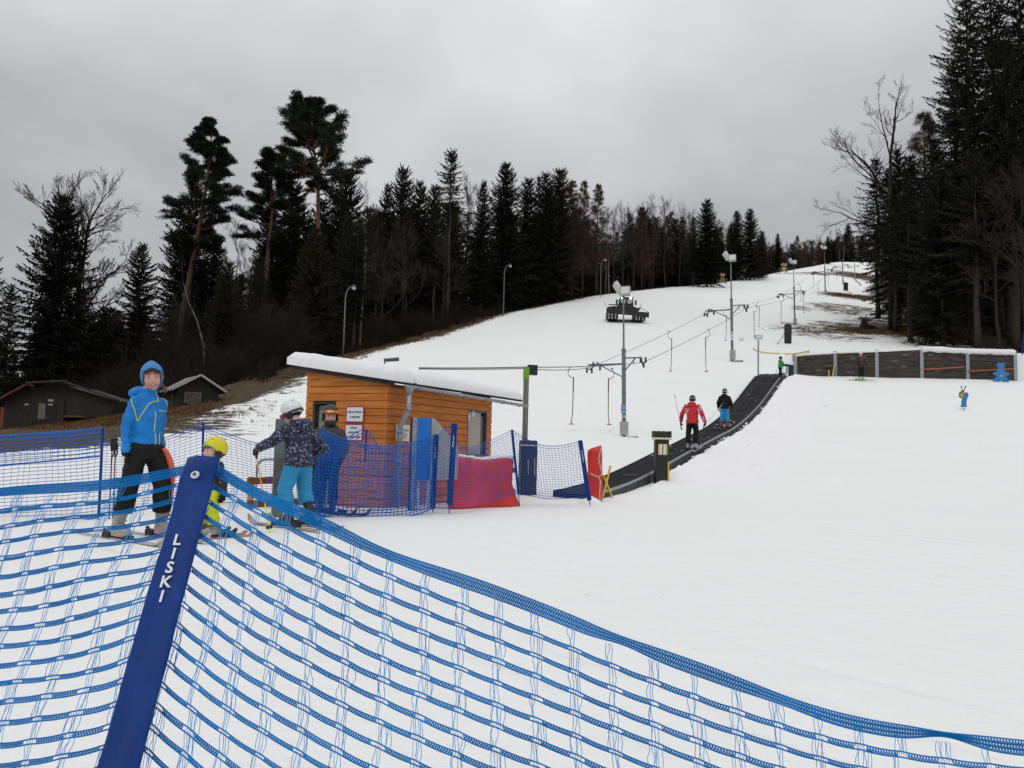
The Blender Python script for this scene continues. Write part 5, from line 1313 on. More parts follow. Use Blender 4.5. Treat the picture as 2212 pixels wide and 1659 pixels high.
def redmat():
    a, bq = at(946, 1100, 13.1), at(1096, 1085, 14.2); a.z = H(a.x, a.y); bq.z = H(bq.x, bq.y)
    t = thing('crash_mat', 'large sagging red crash mat leaning behind the blue net', 'crash mat', a); d = (bq-a); L = d.length; d.normalize(); nn = Vector((-d.y, d.x, 0)).normalized(); up = Vector((0, 0, 1))
    hh = (1100-985)*13/1734.9; n, m = 44, 24; rings = []
    for i in range(n+1):
        u = i/n; q = math.sin(math.pi*min(1, max(0, u)))**.25 if 0 < u < 1 else 0.55
        ring = []
        for j in range(m):
            an = 2*math.pi*j/m; c, s_ = math.cos(an), math.sin(an)
            z = hh*.5*(1+math.copysign(abs(s_)**.5, s_)*(.98 if q > .6 else .93)) + .025*noise.noise((u*4, j*.4, 2)); y = .15*math.copysign(abs(c)**.6, c)*q - .20*(1-z/hh)**2*1.0 - .10 + .03*noise.noise((u*5, z*3, 8))
            dip = -.035*math.exp(-((z/hh-.23)/.05)**2)*(1 if c < 0 else 0)
            ex = (.06*math.sin(z/hh*math.pi)) * (-1 if u > .5 else 1)*abs(2*u-1)**6
            ring.append(d*(u*L+ex*2) + nn*(y-dip) + up*(z - .03 + .02*math.sin(u*9)*(z/hh)))
        rings.append(ring)
    b = MB(); b.rings(rings); b.build('body', M_RED, t, True)
    # snow left on the top edge
    rings = []
    for i in range(41):
        u = .02+.96*i/40; r_ = .030+.022*noise.noise((u*14, 3, 1)); rings.append([d*(u*L)+nn*(-.10+.10*math.cos(a_)*(.9+.4*noise.noise((u*9, 1, 6))))+up*(hh-.035+max(.004, r_)*math.sin(a_)*1.2+.02*math.sin(u*9)) for a_ in np.linspace(0, 2*math.pi, 10, endpoint=False)])
    b = MB(); b.rings(rings); b.build('snow_cap', plain_snow(), t, True)
    b = MB()
    for z in (hh*.72, hh*.28): b.box(d*(L+.07)+nn*-.05+up*z, (.13, .02, .09), Matrix((d, nn, up)).transposed())
    b.build('strap', M_DGREY, t)
redmat()
for (xa, ya, xb, yb, lab) in [(1301, 1078, 1319, 1006, 'yellow stick leaning right, crossing another one beside the red pad'), (1303, 1026, 1323, 1075, 'yellow stick leaning left, crossing another one beside the red pad')]:
    g = gnd(xa if ya > yb else xb, max(ya, yb)); a, c = at(xa, ya, g.y), at(xb, yb, g.y+(.06 if ya > yb else 0))
    b = MB(); b.cyl(a-g, c-g, .022, 8); o = b.build('slalom_stick', M_YELLOW, None, loc=g); tag(o, lab, 'stick')
def heap(px, py, r, h, label, seed):
    g = gnd(px, py); n, m = 20, 10; b = MB(); rings = []
    for i in range(m):
        f = i/(m-1); rr = r*(1-f**1.6)**.7+.004
        rings.append([(rr*math.cos(a)*(1+.25*noise.noise((math.cos(a)*1.4, math.sin(a)*1.4, seed))), rr*.8*math.sin(a), h*f*(1+.2*noise.noise((math.cos(a), math.sin(a), seed+f)))-.04) for a in np.linspace(0, 2*math.pi, n, endpoint=False)])
    b.rings(rings); o = b.build('snow_heap', plain_snow(), None, True, loc=g); tag(o, label, 'snow heap')
heap(1277, 1088, .26, .17, 'small pointed snow heap at the foot of the red pad', 3)
g = gnd(1601, 735); b = MB(); b.ell((0, 0, .24), (.30, .28, .28), 18, 12); o = b.build('snowball', plain_snow(), None, True, loc=g); tag(o, 'big snowball lying on the slope right of the second pylon', 'snowball')

# blue front ticket gate beside the hut, timber queue barrier
g = gnd(912, 1100); g.y -= 0; Y = 12.3
a, c = at(899, 1036, Y), at(926, 903, Y); g = Vector((a.x, Y, H(a.x, Y)))
t = thing('ticket_gate', 'grey ticket gate cabinet with tall blue front panel', 'ticket gate', g, -.12)
w, z0, z1 = .195, a.z-g.z, c.z-g.z
b = MB(); b.box((w/2, 0, (z0+z1)/2), (w, .03, z1-z0)); b.build('front_panel', mat('bright_blue_panel', (.006, .165, .60), .45, var=.08, vscale=2), t)
b = MB(); b.prism([(.02, z0), (.02, z1), (.07, z1), (.62, z1-.42), (.62, z0)], (w+.005, 0, 0), (.55, .83, 0), (0, 0, 1), (-.02, .013, 0)); b.build('side_panel', M_GREY, t)
b = MB(); b.box((-.05, .02, (z1)/2), (.07, .05, z1)); b.build('post', M_GALV, t)
b = MB(); b.box((-.105, .02, z1/2), (.022, .05, z1)); b.build('edge_strip', M_BLACK, t)
for x in (.02, w-.02):
    b = MB(); b.cyl((x, .05, z0), (x, .05, -.03), .022, 8); b.build('leg', M_WHITE, t)

g = gnd(536, 1098); Y = g.y
t = thing('queue_barrier', 'brown timber queue barrier with two horizontal boards', 'barrier', g)
for (y, nm) in ((1040, 'board'), (1089, 'board')):
    a, c = at(534, y, Y)-g, at(672, y-7, Y+1.0)-g
    b = MB(); b.bar(a, c, .03, .105); b.build(nm, M_WOOD, t, bevel=.006)
for px in (541, 655):
    a = at(px, 1030, Y+.05+(px-541)/120)-g; b = MB(); b.box((a.x, a.y+.05, (a.z)/2-.02), (.075, .06, a.z+.04)); b.build('post', mat('pale_timber', (.38, .24, .13), .7, var=.2, vscale=4), t)
g = gnd(572, 1092); Y = g.y+.3
t = thing('tube_rail', 'grey bent steel tube rail standing behind the timber barrier', 'rail', (g.x, Y, H(g.x, Y)))
L = Vector(t.location); zt = at(572, 992, Y).z-L.z; hw = (606-541)/2*Y/1734.9
pts = [(-hw, 0, -.1), (-hw, 0, zt-.14)] + [(-hw+.14-.14*math.cos(a), 0, zt-.14+.14*math.sin(a)) for a in np.linspace(.2, math.pi/2, 6)] + [(hw-.14+.14*math.sin(a), 0, zt-.14+.14*math.cos(a)) for a in np.linspace(0, math.pi/2-.2, 6)] + [(hw, 0, zt-.14), (hw, 0, -.1)]
b = MB(); b.tube(pts, .022, 8); b.build('tube', M_GALV, t, True)
b = MB(); b.cyl((-hw, 0, zt*.5), (hw, 0, zt*.5), .016, 8); b.build('crossbar', M_GALV, t)
g = gnd(605, 1080); Y = 10.9
a = at(609, 905, Y); gz = H(a.x, Y)
t = thing('grey_pillar', 'grey-green metal pillar behind the boy with the white helmet', 'pillar', (a.x, Y, gz), .1)
b = MB(); b.box((0, 0, (a.z-gz)/2), (.14, .18, a.z-gz)); b.build('body', mat('grey_green_paint', (.10, .135, .135), .6, var=.15, vscale=5), t, bevel=.02)
b = MB(); b.box((0, -.092, .55), (.11, .012, .5)); b.build('panel', M_DGREY, t)

# ------------------------------------------------------------------ plank retaining wall
def retaining_wall():
    Y = WALL_Y; px = [1717, 1803, 1893, 1990, 2089, 2192]; tp = [765, 759, 756, 751, 756, 759]; bt = [818, 820, 818, 817, 815, 812]
    X = [at(p, 800, Y).x for p in px]; zt = [at(p, q, Y).z for p, q in zip(px, tp)]; zb = [at(p, q, Y).z-.25 for p, q in zip(px, bt)]
    t = thing('retaining_wall', 'long retaining wall of dark sleepers between grey steel posts', 'retaining wall', (X[0], Y, zb[0]))
    L = np.array(t.location); r = random.Random(3)
    for i in range(6):
        b = MB(); z0, z1 = zb[i]-.2, zt[i]
        b.box((X[i]-L[0], -.09, (z0+z1)/2-L[2]), (.22, .02, z1-z0)); b.box((X[i]-L[0], .0, (z0+z1)/2-L[2]), (.02, .16, z1-z0)); b.box((X[i]-L[0], .09, (z0+z1)/2-L[2]), (.22, .02, z1-z0)); b.build('post', M_GALV, t)
    dk = mat('dark_sleepers', (.046, .036, .029), .85, var=.7, vscale=1.6, stretch=(1, 1, 3), bump=.5, bscale=8)
    for i in range(5):
        b = MB(); top0, top1 = zt[i]-.10, zt[i+1]-.10; n = 6
        for c in range(n):
            q0 = zb[i]+(top0-zb[i])*c/n; q1 = zb[i]+(top0-zb[i])*(c+1)/n-.018; s0 = zb[i+1]+(top1-zb[i+1])*c/n; s1 = zb[i+1]+(top1-zb[i+1])*(c+1)/n-.018
            x0, x1 = X[i]+.03-L[0], X[i+1]-.03-L[0]; o = r.uniform(-.012, .012)
            V = [(x0, -.06+o, q0-L[2]), (x1, -.06+o, s0-L[2]), (x1, -.06+o, s1-L[2]), (x0, -.06+o, q1-L[2]), (x0, .06+o, q0-L[2]), (x1, .06+o, s0-L[2]), (x1, .06+o, s1-L[2]), (x0, .06+o, q1-L[2])]
            b.add(V, [(0, 1, 2, 3), (7, 6, 5, 4), (0, 4, 5, 1), (3, 2, 6, 7), (0, 3, 7, 4), (1, 5, 6, 2)])
        x0, x1 = X[i]-L[0], X[i+1]-L[0]
        b.box(((x0+x1)/2, .075, (zb[i]+min(top0, top1))/2-L[2]), (x1-x0-.06, .02, min(top0, top1)-zb[i]-.02), m=1)
        b.build('sleeper_panel', [dk, M_BLACK], t)
        # pale worn blocks
        b = MB()
        for k in range(3): b.box((r.uniform(x0+.4, x1-.4), -.066, r.uniform(zb[i]+.7, top0-.1)-L[2]), (r.uniform(.25, .5), .012, r.uniform(.09, .16)))
        b.build('worn_patch', mat('worn_wood', (.105, .092, .078), .9, var=.5, vscale=6), t)
    # snow cap
    for i in range(5):
        th = .10 if i < 3 else .24; n = 30; rings = []
        for k in range(n+1):
            u = k/n; x = X[i]+(X[i+1]-X[i])*u-L[0]; z = (zt[i]+(zt[i+1]-zt[i])*u)-.10-L[2]; h_ = th*(1+.25*noise.noise((x*1.1, i, 1)))
            low = (.06 if i < 3 else .17)*(1+.5*noise.noise((x*2.1, 5, i)))
            rings.append([(x, -.10-.05*(i > 2), z-low), (x, .10, z-.02), (x, .75, z+h_*.9), (x, .35, z+h_), (x, .0, z+h_*.88), (x, -.12-.07*(i > 2), z+h_*.45)])
        b = MB(); b.rings(rings); b.build('snow_cap', plain_snow(), t, True)
    return X, zt, zb
WX, WZT, WZB = retaining_wall()
M_RUST = mat('orange_brown_pole', (.33, .095, .028), .6)
for (x0, y0, x1, y1, lab) in [(1996, 798, 2082, 793, 'orange brown pole lying along the retaining wall between third and fourth bay'), (2092, 802, 2188, 797, 'orange brown pole along the last bay of the retaining wall')]:
    a, c = at(x0, y0, WALL_Y-.17), at(x1, y1, WALL_Y-.17); b = MB(); b.cyl((0, 0, 0), c-a, .05, 8); o = b.build('wooden_pole', M_RUST, None, loc=a); tag(o, lab, 'pole')
for (xb, yb, xt, yt, m, lab) in [(1791, 821, 1790, 800, M_YELLOW, 'upright yellow stick leaning on the retaining wall'), (1797, 820, 1802, 789, M_YELLOW, 'slanted yellow stick beside the steel post of the retaining wall'), (1804, 819, 1805, 790, mat('teal_stick', (.10, .22, .21), .6), 'grey green stick in front of a steel post of the retaining wall')]:
    a = at(xb, yb, WALL_Y-.35); c = at(xt, yt, WALL_Y-.2); b = MB(); b.cyl((0, 0, -.1), c-a, .04, 8); o = b.build('slalom_stick', m, None, loc=a); tag(o, lab, 'stick')
# terminal pole of the carpet, height sign, hoses
t = thing('carpet_end_post', 'short grey post with black pad at the top of the carpet', 'post', at(1703, 820, 50.6))
L = Vector(t.location); hh = (820-786)*50.6/1734.9
b = MB(); b.box((-.06, 0, hh/2), (.14, .12, hh)); b.build('pole', M_GALV, t)
b = MB(); rr = [[(.22+.16*math.cos(a), .1+.12*math.sin(a), z) for a in np.linspace(0, 2*math.pi, 12, endpoint=False)] for z in (.05, .4, .8, hh*.95)]; b.rings(rr); b.build('pad', M_BLACK, t)
b = MB(); b.bar((-.55, -.1, hh*.93), (.1, 0, hh*.90), .10, .12); b.build('arm', M_BLACK, t)
g = gnd(1638, 818); t = thing('sign_post', 'white sign on thin grey post beside the top of the carpet', 'sign post', g); k = g.y/1734.9
b = MB(); b.cyl((0, 0, -.1), (0, 0, 84*k), .055, 8); b.build('pole', M_GALV, t)
b = MB(); b.box((0, -.06, 90*k), (16*k, .05, 9*k)); bo = b.build('board', M_GREY, t)
b = MB(); b.box((0, -.09, 90*k), (12.5*k, .01, 6*k)); b.build('face', M_WHITE, bo)
P = [gnd(x, y) for x, y in [(1748, 761.5), (1722, 766), (1700, 766), (1676, 765), (1655, 764), (1642, 761), (1631, 757), (1627, 754)]]
b = MB(); b.tube(interp_poly([p+Vector((0, 0, .06)) for p in P], 40)-np.array(P[0]), .045, 7); o = b.build('hose', M_YELLOW, None, True, loc=P[0]); tag(o, 'yellow hose lying on the snow above the top of the carpet', 'hose')
def padpost(px, y0, y1, w, label):
    g = gnd(px, y1); k = g.y/1734.9; t = thing('padded_post', label, 'padded post', g, .2); h_ = (y1-y0)*k; w = w*k
    b = MB(); b.box((0, 0, h_/2), (w, w*.8, h_)); b.build('pad', M_BLACK, t, bevel=w*.12)
    b = MB(); b.cyl((0, 0, h_*.9), (0, 0, h_+.06), w*.2, 8); b.build('pole', M_DGREY, t)
    b = MB(); b.box((0, 0, h_*.62), (w*1.02, w*.82, h_*.03)); b.build('strap', M_DGREY, t)
padpost(1702, 700, 742, 13, 'black padded post below the third pylon, larger of two')
padpost(1827, 610, 628, 8, 'small black padded post near the dirt patch by the forest')
b = MB(); P = [gnd(x, y) for x, y in [(1700, 724), (1688, 732), (1681, 741), (1679, 744)]]; P[0].z += .7
b.tube(np.array([list(p-P[-1]) for p in P]), .03, 6); o = b.build('hose', M_DGREY, None, True, loc=P[-1]); tag(o, 'grey hose hanging from the larger black padded post', 'hose')
P = [gnd(x, y) for x, y in [(1822, 626), (1830, 630), (1838, 634), (1842, 640)]]
b = MB(); b.tube(np.array([list(p-P[0]+Vector((0, 0, .08))) for p in P]), .07, 6); o = b.build('hose', M_YELLOW, None, True, loc=P[0]); tag(o, 'yellow hose on the brown grass beside the small padded post', 'hose')
P = [gnd(x, y) for x, y in [(1850, 590), (1846, 599), (1848, 606), (1856, 612), (1860, 617)]]
b = MB(); b.tube(np.array([list(p-P[0]+Vector((0, 0, .1))) for p in P]), .10, 6); o = b.build('hose', M_RUST, None, True, loc=P[0]); tag(o, 'orange hose winding through brown grass by the wood near the hill top', 'hose')

# cut-out figures on the children's slope
M_CBLUE = mat('cutout_blue', (.020, .20, .47), .5, var=.1, vscale=3)
g = gnd(2163, 826); k = g.y/1734.9
t = thing('bear_cutout', 'blue bear shaped board standing on the snow before the retaining wall', 'cutout figure', g, .0)
def sym(half): return half + [(-x, y) for x, y in half[::-1]]
half_ = [(0, 5), (4, 7), (7, 4), (8, 0.5), (17, 0.5), (18, 3), (16, 5.5), (11, 6), (13, 11), (15, 16), (18, 19.5), (16.5, 21.5), (12.5, 21), (10, 23.5), (7, 26), (7.5, 29), (9, 32), (8.5, 36), (9.3, 39.5), (7, 42.5), (4.5, 41), (2.5, 42), (0, 42)]
ELL = [(0, 17, 11.5, 11.5), (0, 34.5, 7.6, 7.2), (-5.6, 40.3, 2.6, 2.6), (5.6, 40.3, 2.6, 2.6), (-12.5, 18.5, 5.6, 3.6), (12.5, 18.5, 5.6, 3.6), (-9.5, 3.4, 8.2, 3.3), (9.5, 3.4, 8.2, 3.3)]
def ray_union(a, c0=(0, 20)):
    best = 0
    for r_ in np.arange(0, 30, .25):
        x, y = c0[0]+math.cos(a)*r_, c0[1]+math.sin(a)*r_
        if any(((x-ex)/rx)**2+((y-ey)/ry)**2 < 1 for ex, ey, rx, ry in ELL): best = r_
    return (c0[0]+math.cos(a)*best)*k, (c0[1]+math.sin(a)*best)*k
b = MB(); b.prism([ray_union(a) for a in np.linspace(0, 2*math.pi, 120, endpoint=False)], (0, -.02, 0), (1, 0, 0), (0, 0, 1), (0, .04, 0)); b.build('board', M_CBLUE, t)
M_CPINK = mat('cutout_purple', (.20, .07, .30), .5)
b = MB(); b.prism([(-5*k, 33*k), (-1*k, 32*k), (0, 33.4*k), (1*k, 32*k), (5*k, 33*k), (5*k, 35*k), (-5*k, 35*k)], (0, -.028, 0), (1, 0, 0), (0, 0, 1), (0, .007, 0)); b.prism([(-2*k, 29*k), (2*k, 29*k), (0, 27.5*k)][::-1], (0, -.028, 0), (1, 0, 0), (0, 0, 1), (0, .007, 0)); b.box((-10*k, -.025, 17*k), (2.2*k, .007, 3*k)); b.box((10*k, -.025, 17*k), (2.2*k, .007, 3*k)); b.build('face_marks', M_CPINK, t)
b = MB(); b.prism([(-3.5*k, 11*k), (3.5*k, 11*k), (2.6*k, 15*k), (0, 17.5*k), (-2.6*k, 15*k)], (0, -.028, 0), (1, 0, 0), (0, 0, 1), (0, .007, 0)); b.build('belly_patch', mat('cutout_ochre', (.42, .30, .06), .5), t)
g = gnd(2082, 887); k = g.y/1734.9
t = thing('bug_cutout', 'blue and yellow bug shaped board with feelers on a stake', 'cutout figure', g, .0)
b = MB(); b.cyl((0, 0, -.1), (0, 0, 12*k), .016, 8); b.build('stake', M_DGREY, t)
b = MB(); P = [(-7, 7), (-4, 8), (-3.5, 7.2), (4.5, 7.2), (6, 7.5), (7, 9), (5.5, 11), (6.5, 22), (8.5, 28), (11, 33), (9.5, 38), (6, 40), (2, 38), (-1, 36), (-2, 30), (-4, 24), (-5, 14)]
b.prism([(x*k, y*k) for x, y in P], (0, -.02, 0), (1, 0, 0), (0, 0, 1), (0, .04, 0)); b.build('board', M_CBLUE, t)
M_OL = mat('cutout_olive', (.14, .17, .04), .5)
b = MB(); b.prism([(x*k, y*k) for x, y in [(-10, 31), (-7, 26), (-3, 27), (1, 31), (-1, 37), (2, 41), (-1, 44.5), (-5, 42), (-9, 39)]], (0, -.03, 0), (1, 0, 0), (0, 0, 1), (0, .05, 0)); b.build('wing', M_OL, t)
b = MB(); b.prism([(x*k, y*k) for x, y in [(-7.5, 31), (-5, 28), (-1.5, 32), (-3, 37), (-6.5, 36)]], (0, -.04, 0), (1, 0, 0), (0, 0, 1), (0, .008, 0)); b.build('wing_patch', mat('cutout_yellow', (.55, .45, .06), .5), t)
for (x0, x1) in ((-2, -4), (1, 4.5)):
    b = MB(); b.cyl((x0*k, 0, 42*k), (x1*k, 0, 51*k), .022, 6); b.ell((x1*k, 0, 51.5*k), (2*k, .03, 2*k), 8, 6); b.build('feeler', M_OL, t)
b = MB(); b.prism([(1.5*k, 34*k), (8*k, 35*k), (7*k, 38*k), (2*k, 37.5*k)], (0, -.03, 0), (1, 0, 0), (0, 0, 1), (0, .008, 0)); b.build('face_marks', M_CPINK, t)
g = gnd(2209, 803); b = MB(); b.cyl((0, 0, -.1), (.15, 0, 46*g.y/1734.9), .035, 8); o = b.build('slalom_stick', M_NAVY, None, loc=g); tag(o, 'blue stick at the right picture edge behind the wall', 'stick')

# ------------------------------------------------------------------ groomer, snow guns, street lamps, sheds, stump
def groomer():
    g = gnd(1350, 694); k = g.y/1734.9                 # metres per pixel there
    t = thing('snow_groomer', 'black snow groomer with lit headlights and wide blade on the piste', 'snow groomer', g); t.rotation_euler = (.14, .03, -.05); s = .95*k/.0473; t.scale = (s, s, s)
    BK = mat('groomer_black', (.014, .014, .015), .45, var=.4, vscale=2); 
    b = MB(); b.box((0, .4, 1.15), (1.75, 3.6, .75)); b.box((0, -.9, 1.25), (2.0, 1.2, .6)); b.box((.95, .4, 1.35), (1.1, 1.6, .25)); b.box((-1.0, .4, 1.40), (1.3, 1.6, .22)); b.build('body', BK, t, bevel=.05)
    b = MB(); b.box((0, .2, 1.95), (1.62, 1.5, 1.05), taper=.86); cab = b.build('cab', BK, t, bevel=.06)
    for x in (-.36, .36):
        b = MB(); b.prism([(-.28, -.05), (-.17, -.22), (.2, -.26), (.28, -.05), (.28, .22), (-.28, .22)] if x < 0 else [(-.28, -.05), (-.2, -.26), (.17, -.22), (.28, -.05), (.28, .22), (-.28, .22)], (x, -.535, 2.14), (1, 0, 0), (0, .08, 1), (0, .02, 0)); b.build('window', mat('cab_glass', (.40, .52, .48), .12, spec=.7), cab)
    b = MB(); b.box((0, -.40, 2.52), (1.30, .16, .12)); b.build('lamp_bar', mat('rusty_bar', (.10, .035, .02), .6), cab)
    for x in (-.42, .42):
        b = MB(); b.tube([(x, -.50, 2.50), (x, -.44, 2.50)], [.115, .10], 14); b.build('headlight', mat('lit_headlight', (1, .9, .75), .3, emit=(1, .72, .42), estr=9.0), t)
    for sx in (-1, 1):
        b = MB(); b.box((sx*1.02, -.30, 2.02), (.22, .10, .52)); b.bar((sx*.78, -.25, 2.2), (sx*1.0, -.3, 2.2), .04); b.build('mirror', mat('mirror_brown', (.10, .075, .07), .4), t)
    b = MB(); b.bar((.78, .3, 2.45), (.80, .3, 2.75), .05); b.build('beacon', M_GREY, t)
    # tracks
    for sx in (-1, 1):
        b = MB(); x0 = sx*1.45
        path = [(-1.9, .45), (-1.6, .12), (1.7, .12), (2.1, .45), (1.8, .85), (-1.5, .85)]
        b.prism(path, (x0-.55, 0, 0), (0, 1, 0), (0, 0, 1), (1.1, 0, 0))
        tr = b.build('track', M_BLACK, t)
        b = MB()
        for q in range(9): b.box((x0, -1.75+.02*q, .10+.085*q), (1.15, .05, .03))
        for dx in (-.42, -.1, .28): b.box((x0+dx, -1.82, .5), (.10, .06, .62), m=1)
        b.build('cleats', [M_DGREY, plain_snow()], tr)
    # blade with side wings
    b = MB(); P = [(-2.18, .72), (1.35, .55), (2.3, .42), (2.3, .98), (1.1, 1.05), (.9, 1.36), (-.9, 1.30), (-2.1, 1.36), (-2.22, 1.15)]
    b.prism(P, (0, -2.25, 0), (1, 0, 0), (0, 0, 1), (0, .14, 0)); b.build('blade', BK, t)
    b = MB(); b.bar((-2.05, -2.15, 1.36), (-.65, -2.15, 1.58), .06); b.bar((-2.0, -2.1, 1.6), (-.7, -2.0, 1.66), .12); b.build('blade_frame', BK, t)
    b = MB(); b.bar((1.15, -2.15, 1.50), (2.27, -2.15, 1.0), .05); b.bar((1.15, -2.15, 1.02), (1.15, -2.15, 1.5), .08); b.build('blade_frame', BK, t)
    for x0, x1 in ((-2.2, -2.42), (1.35, 1.42)):
        b = MB(); b.bar((x0, -2.2, 1.3), (x1, -2.2, 1.88), .12, .04); b.build('marker_flag', mat('flag_brown', (.15, .09, .08), .6), t)
    b = MB(); b.box((.25, -2.28, .35), (.55, .04, .13)); b.build('number_plate', M_WHITE, t)
groomer()
def cannon(px, py, hpx, label, twin=False):
    g = gnd(px, py); k = hpx*g.y/1734.9/2.6
    t = thing('snow_gun', label, 'snow gun', g, .1, 'snow guns along the piste'); t.scale = (k, k, k)
    b = MB(); b.box((0, 0, .95), (.9, .8, .6)); b.box((0, 0, 1.35), (.55, .5, .25)); b.build('cabinet', M_YELLOW, t, bevel=.05)
    for x in (-.85, .85):
        b = MB(); disc(b, (x, 0, .25), (1, 0, 0), .27, .18); b.build('wheel', M_BLACK, t)
    b = MB(); b.bar((-1.0, 0, .45), (1.0, 0, .45), .12); b.bar((-1.05, .1, .1), (-1.05, .1, 1.3), .06); b.bar((1.05, .1, .1), (1.05, .1, 1.3), .06); b.build('chassis', M_GREY, t)
    for x in ((-.38, .38) if twin else (0,)):
        r = .36 if twin else .50
        b = MB(); b.tube([(x, -.55, 2.0), (x, -.5, 2.0), (x, .2, 2.0), (x, .5, 2.0)], [r, r*1.02, r, r*.6], 18); ba = b.build('barrel', mat('gun_cream', (.45, .38, .30), .5), t)
        b = MB(); b.tube([(x, -.575, 2.0), (x, -.56, 2.0)], [r*.62, r*.62], 16); b.build('nozzle', mat('gun_orange', (.42, .085, .02), .5), ba)
        b = MB(); b.cyl((x, .1, 1.4), (x, .1, 1.8), .13, 8); b.build('neck', M_BLACK, t)
cannon(1560, 612, 25, 'snow gun with single round barrel, leftmost of the guns')
cannon(1693, 588, 21, 'snow gun with twin barrels near the dirt strip', True)
cannon(1818, 564, 17, 'farthest snow gun with dark round barrel at the hill top')
def lamp(px, base, top, label):
    g = gnd(px, base)
    if base == 800: g = at(px, 765, 57); g.z = H(g.x, 57)
    k = g.y/1734.9; h_ = at(px, top, g.y).z-g.z
    t = thing('street_lamp', label, 'street lamp', g, 0, 'curved lamps along the forest edge'); s = h_/6.0; t.scale = (s, s, s)
    b = MB(); b.tube([(0, 0, -.3), (0, 0, 3), (0, 0, 4.9), (.04, 0, 5.3), (.14, 0, 5.62), (.33, 0, 5.86), (.55, 0, 5.97)], [.062, .055, .048, .045, .042, .04, .038], 8)
    for z in np.arange(1.0, 4.6, .55): b.box((.06, 0, z), (.10, .03, .03))
    b.build('pole', M_PYL, t, True)
    b = MB(); b.tube([(.48, 0, 5.98), (.62, 0, 5.98), (.78, 0, 5.88)], [.07, .13, .10], 10); b.build('lamp_head', M_DGREY, t)
    b = MB(); b.ell((.66, 0, 5.80), (.17, .15, .14), 12, 8); b.build('lamp_glass', mat('lamp_white', (.50, .52, .54), .3), t, True)
lamp(741, 800, 617, 'curved street lamp behind the hut roof, largest of the row')
lamp(1087, 683, 571, 'curved street lamp in the middle of the forest edge')
lamp(1297, 643, 559, 'curved street lamp by the white trunked birch')
lamp(1396, 617, 545, 'curved street lamp right of the snow groomer, against dark trees')
lamp(1523, 606, 558, 'smallest curved street lamp under the broad dark spruce')

def shed_red():
    g = gnd(382, 884); Y = g.y; k = Y/1734.9
    t = thing('garden_shed', 'small dark wooden shed with red and grey striped roof', 'shed', (g.x, Y, g.z-.1), .62)
    W_, D, h0, h1 = 86*k, 104*k, 55*k, 81*k          # gable along local x, eaves along local y
    b = MB(); b.box((W_/2, D/2, h0/2), (W_, D, h0)); b.prism([(0, h0), (W_, h0), (W_/2, h1-.08)], (0, .01, 0), (1, 0, 0), (0, 0, 1), (0, D-.02, 0)); b.build('wall', M_SHED, t)
    rf = bpy.data.materials.new('striped_rusty_roof'); rf.use_nodes = True; n, l = rf.node_tree.nodes, rf.node_tree.links; bs = n['Principled BSDF']; bs.inputs['Roughness'].default_value = .7
    tc = n.new('ShaderNodeTexCoord'); wv = n.new('ShaderNodeTexWave'); wv.inputs['Scale'].default_value = .42; wv.inputs['Distortion'].default_value = 2.2; wv.inputs['Detail'].default_value = 3; wv.bands_direction = 'Y'; l.new(tc.outputs['Object'], wv.inputs[0])
    nz = n.new('ShaderNodeTexNoise'); nz.inputs['Scale'].default_value = 2.4; nz.inputs['Detail'].default_value = 5; l.new(tc.outputs['Object'], nz.inputs[0])
    ad = n.new('ShaderNodeMath'); ad.operation = 'MULTIPLY_ADD'; l.new(nz.outputs['Fac'], ad.inputs[0]); ad.inputs[1].default_value = .9; l.new(wv.outputs['Fac'], ad.inputs[2])
    rr = n.new('ShaderNodeValToRGB'); rr.color_ramp.elements[0].position = .92; rr.color_ramp.elements[1].position = 1.0; rr.color_ramp.elements[0].color = (.14, .030, .022, 1); rr.color_ramp.elements[1].color = (.30, .33, .325, 1); l.new(ad.outputs[0], rr.inputs[0]); l.new(rr.outputs[0], bs.inputs[0])
    ov = .32
    for sg in (0, 1):
        x0, x1 = W_/2, (-ov if sg == 0 else W_+ov); z0, z1 = h1, h1-(h1-h0)*(W_/2+ov)/(W_/2)
        V = [(x0, -.3, z0), (x1, -.3, z1), (x1, D+.3, z1), (x0, D+.3, z0)]; V2 = [(x, y, z-.07) for x, y, z in V]
        b = MB(); b.add(V+V2, [(0, 1, 2, 3), (7, 6, 5, 4), (0, 4, 5, 1), (1, 5, 6, 2), (2, 6, 7, 3), (3, 7, 4, 0)]); b.build('roof', rf, t)
    b = MB(); z1 = h1-(h1-h0)*(W_/2+ov)/(W_/2); b.bar((W_/2, -.32, h1), (W_+ov, -.32, z1), .03, .10); b.bar((W_/2, -.32, h1), (-ov, -.32, z1), .03, .10); b.build('verge_board', M_GREY, t)
    b = MB(); b.box((W_*.36, -.03, h0*.55), (W_*.40, .05, h0*.46)); wi = b.build('window', mat('shed_frame', (.16, .135, .115), .8), t)
    b = MB(); b.box((W_*.36, -.06, h0*.55), (W_*.34, .02, h0*.38)); b.build('shutter', mat('shed_shutter', (.085, .07, .06), .8, var=.3, vscale=5), wi)
    b = MB(); b.box((-.03, D*.42, h0*.44), (.05, D*.30, h0*.86)); b.build('door', mat('shed_door', (.030, .024, .02), .9), t)
    b = MB(); b.box((-.07, D*.30, h0*.62), (.02, .10, .18)); b.build('plate', mat('shed_plate', (.2, .18, .15), .6), t)
shed_red()
